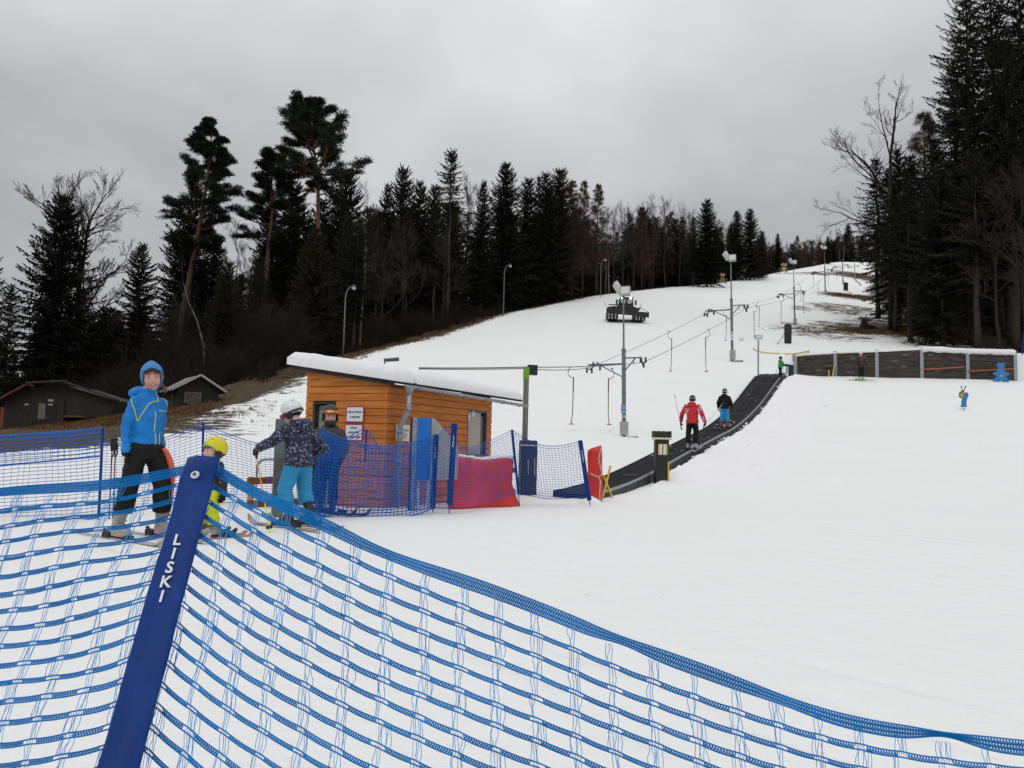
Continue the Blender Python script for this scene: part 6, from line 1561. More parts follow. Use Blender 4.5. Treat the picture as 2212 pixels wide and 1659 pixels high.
def shed_left():
    Y = 41.0; g = at(140, 926, Y); k = Y/1734.9
    t = thing('dark_barn', 'low dark board barn with lean-to roof at the far left', 'barn', g)
    def X(px): return (px/1.4756-140)*k
    def Z(py): return (926-py)*k
    # front box: from 95 to 206 px, taller at its right; side wing sloping down to 350 px... built at real depth
    b = MB(); b.prism([(X(10), -1.2), (X(203), -1.2), (X(203), Z(832)), (X(95), Z(838)), (X(10), Z(862))], (0, 0, 0), (1, 0, 0), (0, 0, 1), (0, 4, 0)); b.build('wall', M_SHED, t)
    b = MB(); P = [(X(203), Z(899)), (X(203), Z(834)), (X(348), Z(862)), (X(335), Z(899))]
    b.prism([(x, z) for x, z in P], (0.0, .05, 0), (.98, .2, 0), (0, 0, 1), (0, 3, 0)); b.build('board_wing', mat('grey_weathered_planks', (.030, .026, .023), .9, var=.5, vscale=3, stretch=(.6, .6, 7), bump=.5, bscale=8), t)
    b = MB(); b.bar((X(90), -.25, Z(830)), (X(205), -.25, Z(824)), .5, .10); b.bar((X(196), -.2, Z(824)), (X(356), .5, Z(861)), .5, .09); b.build('roof', mat('grey_roof_edge', (.036, .033, .030), .9, var=.4, vscale=3), t)
    b = MB(); b.bar((X(8), -.1, Z(866)), (X(88), -.1, Z(834)), .7, .10); b.build('red_roof', mat('dull_red_roof', (.11, .014, .016), .7, var=.3, vscale=3), t)
    b = MB(); b.bar((X(200), -.05, Z(899)), (X(275), .35, Z(899)), .06, .10); b.build('sill_beam', mat('rusty_beam', (.14, .055, .028), .8), t)
    b = MB(); b.box((X(191), -.03, Z(896)), (13*k, .05, 62*k)); b.build('door', mat('shed_door', (.030, .024, .02), .9), t)
    b = MB(); b.box((X(131), -.03, Z(890)), (15*k, .05, 34*k)); b.build('window', mat('shed_frame', (.16, .135, .115), .8), t)
    for (px, py, w, h_) in ((157, 866, 17, 5), (157, 875, 14, 4), (81, 876, 12, 4)):
        b = MB(); b.box((X(px), -.03, Z(py)), (w*.68*k, .02, h_*k)); b.build('name_plate', mat('dull_white', (.34, .33, .31), .7), t)
    b = MB(); b.box((X(5), .3, Z(905)), (9*k, .6, 45*k)); b.build('orange_panel', mat('dull_orange', (.20, .05, .02), .8), t)
shed_left()
def stump():
    g = gnd(1868, 712); k = g.y/1734.9
    t = thing('uprooted_stump', 'black uprooted tree stump with root ends at the forest edge', 'stump', g)
    DK = mat('wet_black_earth', (.010, .008, .007), .95, var=.5, vscale=3)
    b = MB(); rings = []
    for i in range(9):
        f = i/8; r_ = (17-13.5*f**.75)*k
        rings.append([(r_*math.cos(a)*(1+.3*noise.noise((math.cos(a)*2, math.sin(a)*2, f*2)))-(.0 if i else 0), r_*.6*math.sin(a), 26*k*f+.1*noise.noise((a, f, 2))-.15) for a in np.linspace(0, 2*math.pi, 16, endpoint=False)])
    b.rings(rings); b.tube([(10*k, 0, 4*k), (20*k, .3, 5*k), (32*k, .5, 2*k)], [7*k, 5.5*k, 3*k], 8); b.build('root_plate', DK, t)
    r = random.Random(6)
    for i in range(9):
        a = r.uniform(0, 3.14); L = r.uniform(.5, 1.1); b = MB(); z0 = 20*k; b.tube([(r.uniform(-4, 4)*k, 0, z0), (math.cos(a)*L*.5, 0, z0+math.sin(a)*L*.6), (math.cos(a)*L, -.1, z0+math.sin(a)*L*.8+r.uniform(-.3, .1))], [.07, .045, .015], 5); b.build('root', DK, t)
stump()
for i, (x0, y0, x1, y1, r_, lab) in enumerate([(1935, 709, 2010, 699, .11, 'pale fallen trunk lying behind the uprooted stump'), (1880, 681, 1935, 676, .12, 'dark log lying across the snow above the stump'), (1890, 660, 1925, 655, .12, 'short dark log on snow left of the forked tree'), (1905, 690, 1990, 694, .09, 'thin dark log on snow right of the forked tree'), (1960, 716, 2085, 722, .12, 'long dark log under the giant spruces')]):
    a, c = gnd(x0, y0), gnd(x1, y1); 
    if abs(a.y-c.y) > 9: c = Vector((c.x*a.y/c.y, a.y, H(c.x*a.y/c.y, a.y)))
    a.z += .08; c.z += .08
    b = MB(); P = np.array([[0, 0, 0], list((c-a)*.5+Vector((0, .1, .05))), list(c-a)]); b.tube(P, [r_, r_*.9, r_*.6], 7); o = b.build('fallen_log', M_BARK if i == 0 else M_DARKBARK, None, loc=a); tag(o, lab, 'log')
# leaning thin birch in the thicket behind the red roofed shed
g = gnd(447, 812); 
p = at(447, 800, 58); b = MB(); z = H(p.x, 58); q = [at(x, y, 58)-Vector((p.x, 58, z)) for x, y in [(447, 800), (440, 745), (425, 690), (408, 655), (396, 610)]]; q[0].z = -.2
t = thing('leaning_birch', 'thin leaning pale birch stem in the thicket above the small shed', 'birch', (p.x, 58, z))
b.tube(np.array([list(k_) for k_ in q]), [.07, .06, .05, .035, .015], 6); b.build('trunk', M_BIRCH, t)
r_ = np.random.default_rng(4); out = []
for f in (1, 2, 3, 4): grow(r_, np.array(q[f]), unit(np.array([r_.uniform(-1, 1), 0, .9])), 2.2, .02, 1, out, .7, .4, (0, 5), .009, .55, 4)
obj('crown', bare_mesh('crown', out, M_TWIG), t)
# ski poles stuck in the snow, curved orange strip
for (xt, xb, yb, lab, mk) in [(243, 236, 1119, 'black ski pole stuck in the snow, left one of the pair beside the woman', .02), (250, 244, 1117, 'black ski pole with red band stuck in the snow beside the woman', .6)]:
    g = gnd(xb, yb); tp_ = at(xt, 948, g.y); t = thing('ski_pole', lab, 'ski pole', g, 0, 'ski poles stuck in the snow'); v = tp_-g
    b = MB(); b.cyl((0, 0, -.05), v*.86, .008, 8); b.build('shaft', mat('pole_shaft', (.03, .03, .035), .4), t)
    b = MB(); b.cyl(v*.50, v*.62, .0092, 8); b.build('band', mat('pole_red', (.5, .03, .02), .4) if mk > .5 else mat('pole_teal', (.02, .22, .20), .4), t)
    b = MB(); b.cyl(v*.85, v, .019, 10, 0, .024); b.ell(v, (.032, .032, .016), 10, 6); b.build('grip', M_BLACK, t)
    b = MB(); b.tube([v*.97, v*.92+Vector((.04, -.02, 0)), v*.80+Vector((.035, -.02, 0)), v*.76+Vector((.01, -.02, 0))], .010, 5); b.build('strap', M_BLACK, t)
    b = MB(); b.tube([v*.06, v*.065], [.03, .035], 12); b.build('basket', M_BLACK, t)
# ------------------------------------------------------------------ people
def remeshed(mb, name, mats, parent, voxel=.012, smooth=4, fold=0.0, ffreq=9.0, seed=0, keep=None):
    o = bpy.data.objects.new('tmp', mb.mesh('tmp', mats, True)); COL.objects.link(o)
    r = o.modifiers.new('r', 'REMESH'); r.mode = 'VOXEL'; r.voxel_size = voxel; r.use_smooth_shade = True
    s = o.modifiers.new('s', 'SMOOTH'); s.iterations = smooth; s.factor = .5
    dg = bpy.context.evaluated_depsgraph_get(); dg.update()
    me = bpy.data.meshes.new_from_object(o.evaluated_get(dg)); bpy.data.objects.remove(o); me.name = name
    n = len(me.vertices)
    if fold and n:
        co = np.empty(n*3, np.float32); me.vertices.foreach_get('co', co); co = co.reshape(-1, 3)
        no = np.empty(n*3, np.float32); me.vertex_normals.foreach_get('vector', no); no = no.reshape(-1, 3)
        d = np.array([noise.noise((p[0]*ffreq*.7, p[1]*ffreq*.7, p[2]*ffreq*1.9+seed)) + .5*abs(noise.noise((p[0]*ffreq*1.6, p[1]*ffreq*1.6, p[2]*ffreq*3.4+seed*2))) for p in co])
        co = co + no*(d*fold)[:, None]; me.vertices.foreach_set('co', co.ravel().astype(np.float32))
    me.polygons.foreach_set('use_smooth', np.ones(len(me.polygons), bool)); me.update()
    return obj(name, me, parent)
def limb(b, pts, rad, n=14):
    b.tube(np.array(pts, float), rad, n)
    for p, r in zip(pts, np.broadcast_to(rad, (len(pts),))): b.ell(p, (r, r, r), 12, 8)
def torso(b, rows, n=22):
    b.rings([[(cx+rx*math.cos(a), cy+ry*math.sin(a), z) for a in np.linspace(0, 2*math.pi, n, endpoint=False)] for z, cx, cy, rx, ry in rows])
def mid(a, b, t): return [a[i]*(1-t)+b[i]*t for i in range(3)]

def hand_mb(b, wrist, d, palm, s, curl, side):
    """palm, four unequal bent fingers and a thumb leaving the side of the palm"""
    w, d, pn = Vector(wrist), Vector(d).normalized(), Vector(palm).normalized(); pn = (pn-d*pn.dot(d)).normalized(); ac = d.cross(pn)*side
    R = Matrix((ac, d, pn)).transposed()
    b.ell(w+d*.045*s, (.040*s, .055*s, .020*s), 12, 8, 0, R); b.tube([w-d*.03*s, w+d*.02*s], [.034*s, .032*s], 10)
    for i, (o, L) in enumerate([(.030, .070), (.010, .080), (-.010, .074), (-.029, .058)]):
        p = w+d*.085*s+ac*o*s; q = d.copy(); ang = 0
        for f, r_ in ((.45, .0115), (.32, .0105), (.23, .0095)):
            ang += curl*(1.0+.08*i); v = d*math.cos(ang)+pn*math.sin(ang); e = p+v*L*f*s*1.05
            b.tube([p, e], [r_*s, r_*s*.95], 8); b.ell(e, (r_*s*.97,)*3, 8, 6); p = e
    p = w+d*.03*s+ac*.036*s
    for f, aa in ((.040, .75), (.034, .35)):
        v = (d*math.cos(aa)+ac*math.sin(aa)*.8+pn*(.35+.5*curl)).normalized(); e = p+v*f*s; b.tube([p, e], [.0135*s, .012*s], 8); b.ell(e, (.012*s,)*3, 8, 6); p = e

M_SKIN = mat('skin', (.56, .30, .215), .55, var=.08, vscale=30); M_SKINC = mat('skin_child', (.60, .35, .27), .55)
M_EYEW = mat('eye_white', (.62, .60, .58), .3); M_IRIS = mat('iris', (.035, .025, .018), .2); M_LIP = mat('lips', (.36, .095, .085), .5); M_TEETH = mat('teeth', (.62, .58, .52), .4)
M_BROW = mat('eyebrow', (.09, .055, .035), .8)
class Person:
    def __init__(s, label, loc, rz, Hh, hh=.135, pitch=0.0, **J):
        s.t = thing('person', label, 'person', loc, rz); s.H = Hh; s.hh = hh
        if pitch: s.t.rotation_euler = (pitch, 0, rz)
        ch = 1-hh; sh = ch-.058
        j = dict(hip=.50, hipx=.050, kneeL=(.058, -.012, .275), kneeR=(-.058, -.012, .275), ankL=(.062, .012, .06), ankR=(-.062, .012, .06), shx=.105, shz=sh, elL=(.150, .018, sh-.175), elR=(-.150, .018, sh-.175),
                 wrL=(.155, -.03, sh-.335), wrR=(-.155, -.03, sh-.335), lean=0.0, hyaw=0.0, hpitch=0.0, hroll=0.0, headoff=(0, 0, 0), bulk=1.0)
        j.update(J); s.j = j
    def P(s, p): return [c*s.H for c in p]
    def headframe(s):
        j = s.j; h = s.hh*s.H; R = Matrix.Rotation(j['hyaw'], 3, 'Z') @ Matrix.Rotation(j['hpitch'], 3, 'X') @ Matrix.Rotation(j['hroll'], 3, 'Y')
        o = Vector((0, -j['lean']*1.15*s.H, (1-s.hh)*s.H)) + Vector(j['headoff'])*s.H
        return lambda p: o + Vector((0, 0, .3*h)) + R @ ((Vector(p)-Vector((0, 0, .3)))*h), R, h
    def body(s, skin=M_SKIN, vox=.011, face=True):
        j, H_ = s.j, s.H; b = MB(); F, R, h = s.headframe(); k = h
        def E(c, r): b.ell(F(c), [q*k for q in r], 18, 12, 0, R)
        E((0, .06, .62), (.335, .42, .37)); E((0, -.07, .40), (.285, .335, .36)); E((0, -.14, .17), (.185, .22, .155)); E((0, -.19, .09), (.10, .12, .085))
        for q in (-1, 1): E((q*.15, -.255, .34), (.12, .11, .11)); E((q*.335, .06, .42), (.045, .08, .12)); E((q*.13, -.315, .57), (.12, .06, .04))
        b.tube([F((0, -.345, .55)), F((0, -.42, .44)), F((0, -.455, .365))], [.035*k, .05*k, .062*k], 8); E((0, -.435, .355), (.075, .075, .06)); E((0, -.345, .205), (.11, .06, .065))
        b.tube([F((0, .05, .35)), [0, .01*H_-j['lean']*H_, (j['shz']+.01)*H_]], [.22*k, .27*k], 14)
        L = j['lean']
        torso(b, [((j['hip']-.04)*H_, 0, 0, .075*H_, .055*H_), (.60*H_, 0, -.2*L*H_, .070*H_, .052*H_), ((j['shz']-.05)*H_, 0, -.8*L*H_, .085*H_, .055*H_), ((j['shz']+.012)*H_, 0, -L*H_, .06*H_, .04*H_)])
        for q in ('L', 'R'):
            sg = 1 if q == 'L' else -1
            limb(b, [s.P((sg*(j['shx']-.01), -L, j['shz']-.01)), s.P(j['el'+q]), s.P(j['wr'+q])], [.026*H_, .022*H_, .017*H_], 10)
            d = Vector(j['wr'+q])-Vector(j['el'+q]); d.normalize(); b.ell(Vector(s.P(j['wr'+q]))+d*.03*H_, (.015*H_, .015*H_, .02*H_), 8, 6)
            limb(b, [s.P((sg*j['hipx'], 0, j['hip'])), s.P(j['knee'+q]), s.P(j['ank'+q])], [.046*H_, .031*H_, .022*H_], 10)
        o = remeshed(b, 'body', skin, s.t, vox*max(.55, min(1, h/.23)), 3)
        if face:
            for q in (-1, 1):
                e = MB(); e.ell(F((q*.135, -.345, .50)), (.058*k, .035*k, .034*k), 12, 8, 0, R); ey = e.build('eye', M_EYEW, s.t, True)
                e = MB(); e.ell(F((q*.135, -.372, .50)), (.027*k, .014*k, .029*k), 10, 6, 0, R); e.build('iris', M_IRIS, ey, True)
                e = MB(); e.tube([F((q*.06, -.385, .595)), F((q*.14, -.385, .625)), F((q*.215, -.33, .600))], [.014*k, .018*k, .010*k], 6); e.build('eyebrow', M_BROW, s.t, True)
        return o
    def smile(s):
        F, R, h = s.headframe(); b = MB(); b.tube([F((-.125, -.335, .225)), F((-.06, -.385, .185)), F((0, -.402, .175)), F((.06, -.385, .185)), F((.125, -.335, .225))], [.012*h, .034*h, .040*h, .034*h, .012*h], 8); m = b.build('mouth', M_LIP, s.t, True)
        b = MB(); b.tube([F((-.08, -.385, .205)), F((0, -.428, .192)), F((.08, -.385, .205))], [.010*h, .020*h, .010*h], 8); b.build('teeth', M_TEETH, m, True)
    def jacket(s, m, hem=.475, vox=.013, fold=.010, hood=None, collar=True, flare=1.0, seed=1):
        j, H_ = s.j, s.H; b = MB(); B = j['bulk']; L = j['lean']; z = j['shz']
        torso(b, [(hem*H_, 0, -.0*H_, .103*B*flare*H_, .082*B*flare*H_), ((hem+.03)*H_, 0, 0, .106*B*flare*H_, .084*B*flare*H_), (.60*H_, 0, -.25*L*H_, .098*B*H_, .078*B*H_), ((z-.10)*H_, 0, -.7*L*H_, .108*B*H_, .080*B*H_), ((z-.03)*H_, 0, -.95*L*H_, .112*B*H_, .070*B*H_), ((z+.012)*H_, 0, -L*H_, .085*B*H_, .055*B*H_), ((z+.04)*H_, 0, -L*H_, .052*B*H_, .048*B*H_), ((z+.062)*H_, 0, -L*H_-.004*H_, .048*H_, .048*H_)])
        for q in ('L', 'R'):
            sg = 1 if q == 'L' else -1; e, w = j['el'+q], j['wr'+q]
            limb(b, [s.P((sg*j['shx'], -L, z-.022)), s.P(mid((sg*j['shx'], -L, z-.022), e, .5)), s.P(e), s.P(mid(e, w, .55)), s.P(w)], [.045*B*H_, .043*B*H_, .039*B*H_, .034*B*H_, .031*B*H_], 12)
        if hood: b.ell((0, hood*H_-L*H_, (z+.035)*H_), (.085*H_, .050*H_, .040*H_), 16, 10); b.ell((0, hood*1.15*H_-L*H_, (z+.01)*H_), (.065*H_, .045*H_, .045*H_), 16, 10)
        return remeshed(b, 'jacket', m, s.t, vox, 3, fold, 9/H_*1.6, seed)
    def trousers(s, m, vox=.012, fold=.009, low=.115, r0=.062, r1=.05, r2=.047, top=.50, seed=4):
        j, H_ = s.j, s.H; b = MB()
        torso(b, [((j['hip']-.055)*H_, 0, 0, .088*H_, .072*H_), (j['hip']*H_, 0, 0, .094*H_, .076*H_), ((top+.03)*H_, 0, 0, .086*H_, .068*H_)])
        for q in ('L', 'R'):
            sg = 1 if q == 'L' else -1; k, a = j['knee'+q], j['ank'+q]; f = (k[2]-low)/(k[2]-a[2]); e = mid(k, a, min(1, f))
            limb(b, [s.P((sg*j['hipx'], 0, j['hip']-.01)), s.P(mid((sg*j['hipx'], 0, j['hip']-.01), k, .5)), s.P(k)], [r0*H_, (r0+r1)/2*H_, r1*H_], 14)
            b.tube([s.P(k), s.P(mid(k, e, .5)), s.P(e)], [r1*H_, (r1+r2)/2*H_, r2*H_], 14)
        return remeshed(b, 'trousers', m, s.t, vox, 3, fold, 9/H_*1.6, seed)
    def boots(s, m, yaw=0.0, size=1.0, m2=None, buckles=True):
        j, H_ = s.j, s.H
        for q in ('L', 'R'):
            a = Vector(s.P(j['ank'+q])); k = Vector(s.P(j['knee'+q])); R = Matrix.Rotation(yaw, 3, 'Z'); b = MB(); u = size
            def T(x, y, z): return Vector((a.x, a.y, 0)) + R @ Vector((x*u, y*u, z*u))
            b.rings([[T(x*wx, cy+y*ly, z) for x, y in [(math.copysign(abs(math.cos(t))**.6, math.cos(t)), math.copysign(abs(math.sin(t))**.7, math.sin(t))) for t in np.linspace(0, 2*math.pi, 16, endpoint=False)]] for z, wx, ly, cy in [(.0, .046, .155, -.055), (.03, .048, .158, -.055), (.075, .048, .148, -.05), (.105, .045, .115, -.02), (.13, .043, .085, .005)]])
            sft = (k-a).normalized(); b.tube([T(0, .0, .09), T(0, .005, .15), Vector(T(0, .0, .09))+sft*.27*u], [.058*u, .062*u, .068*u], 14)
            bo = remeshed(b, 'boot', m, s.t, .010, 2)
            if buckles:
                b = MB()
                for z in (.10, .155, .205): b.box(T(.0, -.075+.02*(z > .12), z), (.10*u, .03*u, .014*u), R)
                b.build('buckle', m2 or M_DGREY, bo)
    def glove(s, q, m, d, palm, curl=.5, size=1.0, cuff=None):
        w = Vector(s.P(s.j['wr'+q])); b = MB(); hand_mb(b, w+Vector(d).normalized()*.012, d, palm, size*1.12, curl, 1 if q == 'L' else -1); g = remeshed(b, 'glove', m, s.t, .0052*max(1, size), 2)
        b = MB(); dd = Vector(d).normalized(); b.tube([w-dd*.035*size, w+dd*.005*size, w+dd*.03*size], [.044*size, .046*size, .040*size], 12); b.build('cuff', cuff or m, g, True)
        return g
    def helmet(s, m, m_strap=None, pad=M_BLACK, vent=True, gog=None, gogup=0.0, strapm=None):
        F, R, h = s.headframe(); nu, nv = 36, 14; V = []
        def rim(ph):                     # polar angle of the rim; ph=-90deg is the face
            f = -math.sin(ph); return math.radians(98+8*math.cos(2*ph)*0 - 22*max(0, f)**.8 + 26*max(0, -f)**1.2 + 20*abs(math.cos(ph))**6)
        for sc in (1.0, .90):
            for i in range(nv+1):
                for k_ in range(nu):
                    ph = 2*math.pi*k_/nu; th = rim(ph)*i/nv
                    V.append(F((.43*sc*math.sin(th)*math.cos(ph), .06+.52*sc*math.sin(th)*math.sin(ph), .60+.50*sc*math.cos(th))))
        Fc = []; N = (nv+1)*nu
        for i in range(nv):
            for k_ in range(nu):
                k2 = (k_+1) % nu; Fc.append((i*nu+k_, (i+1)*nu+k_, (i+1)*nu+k2, i*nu+k2)); Fc.append((N+i*nu+k_, N+i*nu+k2, N+(i+1)*nu+k2, N+(i+1)*nu+k_))
        for k_ in range(nu): k2 = (k_+1) % nu; Fc.append((nv*nu+k_, N+nv*nu+k_, N+nv*nu+k2, nv*nu+k2))
        b = MB(); b.add(V, Fc); he = b.build('helmet', m, s.t, True)
        b = MB()                          # ear pads and lining
        for q in (-1, 1): b.ell(F((q*.36, .0, .36)), (.075*h, .19*h, .20*h), 12, 8, 0, R)
        b.ell(F((0, .16, .52)), (.39*h, .40*h, .34*h), 16, 10, 0, R)
        b.build('ear_pad', pad, he, True)
        if m_strap:
            b = MB()
            for q in (-1, 1): b.tube([F((q*.385, -.06, .36)), F((q*.30, -.12, .12)), F((0, -.17, -.02))], .022*h, 6)
            b.build('chin_strap', m_strap, he, True)
        if vent:
            b = MB()
            for a0 in (-.55, 0, .55):
                for yy in (-.24, .02, .26):
                    th = math.atan2(yy, .5); b.ell(F((.36*math.sin(a0), .06+yy, .60+.475*math.cos(a0*.9)*math.sqrt(max(.1, 1-(yy/.52)**2)))), (.022*h, .07*h, .02*h), 8, 6, 0, R)
            b.build('vent', M_BLACK, he, True)
        if gog:
            zz = .50+gogup; rings = []; rin = []
            def gpt(a, r, z, o=0): return F(((.43*r+o)*math.sin(a), .06-(.52*r+o)*math.cos(a), z))
            for a in np.linspace(-.95, .95, 19): 
                hgt2 = .115*(1-.35*(abs(a)/.95)**4)*(1-.28*math.exp(-(a/.16)**2)*0)
                low = hgt2*(1-.35*math.exp(-(a/.18)**2))
                rings.append([gpt(a, 1.0, zz+hgt2), gpt(a, 1.18, zz+hgt2), gpt(a, 1.18, zz-low), gpt(a, 1.0, zz-low)])
                rin.append([gpt(a*.9, 1.17, zz+hgt2*.78), gpt(a*.9, 1.215, zz+hgt2*.7), gpt(a*.9, 1.215, zz-low*.7), gpt(a*.9, 1.17, zz-low*.78)])
            b = MB(); b.rings(rings); g = b.build('goggles', pad if gog[1] is None else gog[1], s.t, True)
            b = MB(); b.rings(rin); b.build('lens', gog[0], g, True)
            b = MB(); rr = []
            for a in np.linspace(.95, 2*math.pi-.95, 25): rr.append([gpt(a, 1.0, zz+.06), gpt(a, 1.045, zz+.06), gpt(a, 1.045, zz-.05), gpt(a, 1.0, zz-.05)])
            b.rings(rr); b.build('goggle_strap', strapm or pad, g, True)
        return he
    def on_surface(s, o, pts, r, m, name, view=None):
        """piping: project picture-space polylines onto a garment from the camera's side"""
        pass

def stripes(person, garment, lines, r, m, name, off=.004):
    """seam piping laid on the garment: each line is a list of (x, z) in metres seen from direction rz_view"""
    me = garment.data; bv = BVHTree.FromPolygons([v.co for v in me.vertices], [p.vertices for p in me.polygons]); b = MB()
    inv = person.t.matrix_basis.inverted(); cam0 = inv @ Vector((0, 0, CAMZ))
    for ln in lines:
        P = []
        for (x0, y0), (x1, y1) in zip(ln[:-1], ln[1:]):
            n = max(2, int(math.hypot(x1-x0, y1-y0)/1.6))
            for i in range(n+1):
                u = i/n; d = inv.to_3x3() @ ray(x0+(x1-x0)*u, y0+(y1-y0)*u); d.normalize(); hit = bv.ray_cast(cam0, d)
                if hit[0] is not None: P.append(hit[0]-d*off)
        if len(P) > 1:
            for a, c in zip(P[:-1], P[1:]):
                if (a-c).length < .12 and (a-c).length > 1e-4: b.tube([a, c], r, 6)
    if b.nv: b.build(name, m, garment)

def ski(loc, rz, L, col, label, pitch=0.0, w=.085, group=None, m2=None, roll=0.0):
    """front of the ski is local -y"""
    t = thing('ski', label, 'ski', loc, rz, group); t.rotation_euler = (pitch, roll, rz)
    b = MB(); rings = []
    for u in np.linspace(0, 1, 25):
        y = (.46-u)*L; z = .012+.10*max(0, (u-.90)/.10)**1.7+.03*max(0, (.03-u)/.03); ww = w*.5*(1.12-.35*math.sin(math.pi*min(1, u/.92)))*(1-max(0, (u-.94)/.06)**2*.85)
        rings.append([(-ww, y, z), (ww, y, z), (ww, y, z+.014), (-ww, y, z+.014)])
    b.rings(rings); sk = b.build('ski_body', col, t)
    b = MB(); b.box((0, -.17, .045), (.075, .12, .045)); b.box((0, .17, .05), (.075, .14, .06)); b.box((0, 0, .035), (.06, .42, .012)); b.tube([(0, .2, .06), (0, .26, .10)], .02, 6); b.build('binding', m2 or M_BLACK, t, bevel=.006)
    return t
def pole_thing(top, tip, label, m, grip=M_BLACK, group=None):
    top, tip = Vector(top), Vector(tip); t = thing('ski_pole', label, 'ski pole', tip, 0, group); v = top-tip
    b = MB(); b.cyl((0, 0, 0), v*.9, .0075, 8); b.build('shaft', m, t)
    b = MB(); b.tube([v*.88, v*.93, v], [.015, .017, .021], 10); b.build('grip', grip, t)
    b = MB(); b.tube([v*.06, v*.066], [.036, .042], 12); b.build('basket', M_BLACK, t)
    return t

def pattern(name, base, marks, scale, thr=.34, rough=.6):
    m = bpy.data.materials.new(name); m.use_nodes = True; n, l = m.node_tree.nodes, m.node_tree.links; b = n['Principled BSDF']; b.inputs['Roughness'].default_value = rough
    tc = n.new('ShaderNodeTexCoord'); v = n.new('ShaderNodeTexVoronoi'); v.inputs['Scale'].default_value = scale; v.inputs['Randomness'].default_value = .75; l.new(tc.outputs['Object'], v.inputs['Vector'])
    nz = n.new('ShaderNodeTexNoise'); nz.inputs['Scale'].default_value = scale*2.2; l.new(tc.outputs['Object'], nz.inputs['Vector'])
    a = n.new('ShaderNodeMath'); a.operation = 'MULTIPLY_ADD'; l.new(nz.outputs['Fac'], a.inputs[0]); a.inputs[1].default_value = .35; l.new(v.outputs['Distance'], a.inputs[2])
    c = n.new('ShaderNodeMath'); c.operation = 'LESS_THAN'; l.new(a.outputs[0], c.inputs[0]); c.inputs[1].default_value = thr
    r = n.new('ShaderNodeValToRGB'); r.color_ramp.interpolation = 'CONSTANT'; sp = n.new('ShaderNodeSeparateXYZ'); l.new(v.outputs['Color'], sp.inputs[0]); l.new(sp.outputs[0], r.inputs[0])
    e = r.color_ramp.elements
    while len(e) < len(marks): e.new(.5)
    for i, k in enumerate(marks): e[i].position = i/len(marks); e[i].color = (*k, 1)
    mx = n.new('ShaderNodeMixRGB'); l.new(c.outputs[0], mx.inputs[0]); mx.inputs[1].default_value = (*base, 1); l.new(r.outputs[0], mx.inputs[2]); l.new(mx.outputs[0], b.inputs[0])
    return m
def lens_mat(name, c0, c1, c2):
    m = bpy.data.materials.new(name); m.use_nodes = True; n, l = m.node_tree.nodes, m.node_tree.links; b = n['Principled BSDF']; b.inputs['Roughness'].default_value = .18; b.inputs['Coat Weight'].default_value = .6
    tc = n.new('ShaderNodeTexCoord'); nz = n.new('ShaderNodeTexNoise'); nz.inputs['Scale'].default_value = 9; l.new(tc.outputs['Object'], nz.inputs['Vector'])
    r = n.new('ShaderNodeValToRGB'); l.new(nz.outputs['Fac'], r.inputs[0]); e = r.color_ramp.elements; e[0].position = .38; e[0].color = (*c0, 1); e[1].position = .66; e[1].color = (*c2, 1); q = e.new(.52); q.color = (*c1, 1); l.new(r.outputs[0], b.inputs[0])
    return m
D2 = math.radians

# woman in the blue jacket
g = gnd(303, 1166)
M_JBLUE = mat('bright_blue_fabric', (.005, .185, .560), .55, var=.14, vscale=5, bump=.9, bscale=22, spec=.3)
M_PIPE = mat('lime_piping', (.52, .60, .10), .5); M_BLK = mat('black_fabric', (.011, .011, .012), .75, var=.4, vscale=6, bump=.9, bscale=22, spec=.2)
w = Person('woman in bright blue jacket and blue hood standing on skis beside the near net', g, D2(56), (1168-798)*g.y/1734.9, .158, hyaw=D2(-30), hroll=D2(-6), hpitch=D2(3), headoff=(.008, -.012, -.006),
           elL=(.112, .050, .63), wrL=(.122, .045, .485), elR=(-.110, .030, .625), wrR=(-.115, .005, .475), kneeL=(.085, -.05, .285), kneeR=(-.080, .01, .285), ankL=(.115, -.02, .065), ankR=(-.110, .045, .065), bulk=.80, shx=.084)
w.body(M_SKIN); w.smile()
jk = w.jacket(M_JBLUE, .515, fold=.019, hood=.068, flare=1.02)
w.trousers(M_BLK, low=.135, r0=.060, r1=.052, r2=.053)
w.boots(mat('grey_boot_plastic', (.30, .29, .27), .45, var=.15, vscale=8), 0, .98, M_GREY)
for q, d, pn in (('L', (.05, -.15, -1), (-1, -.2, 0)), ('R', (.05, -.1, -1), (1, -.2, 0))): w.glove(q, M_BLK, d, pn, .42, 1.0)
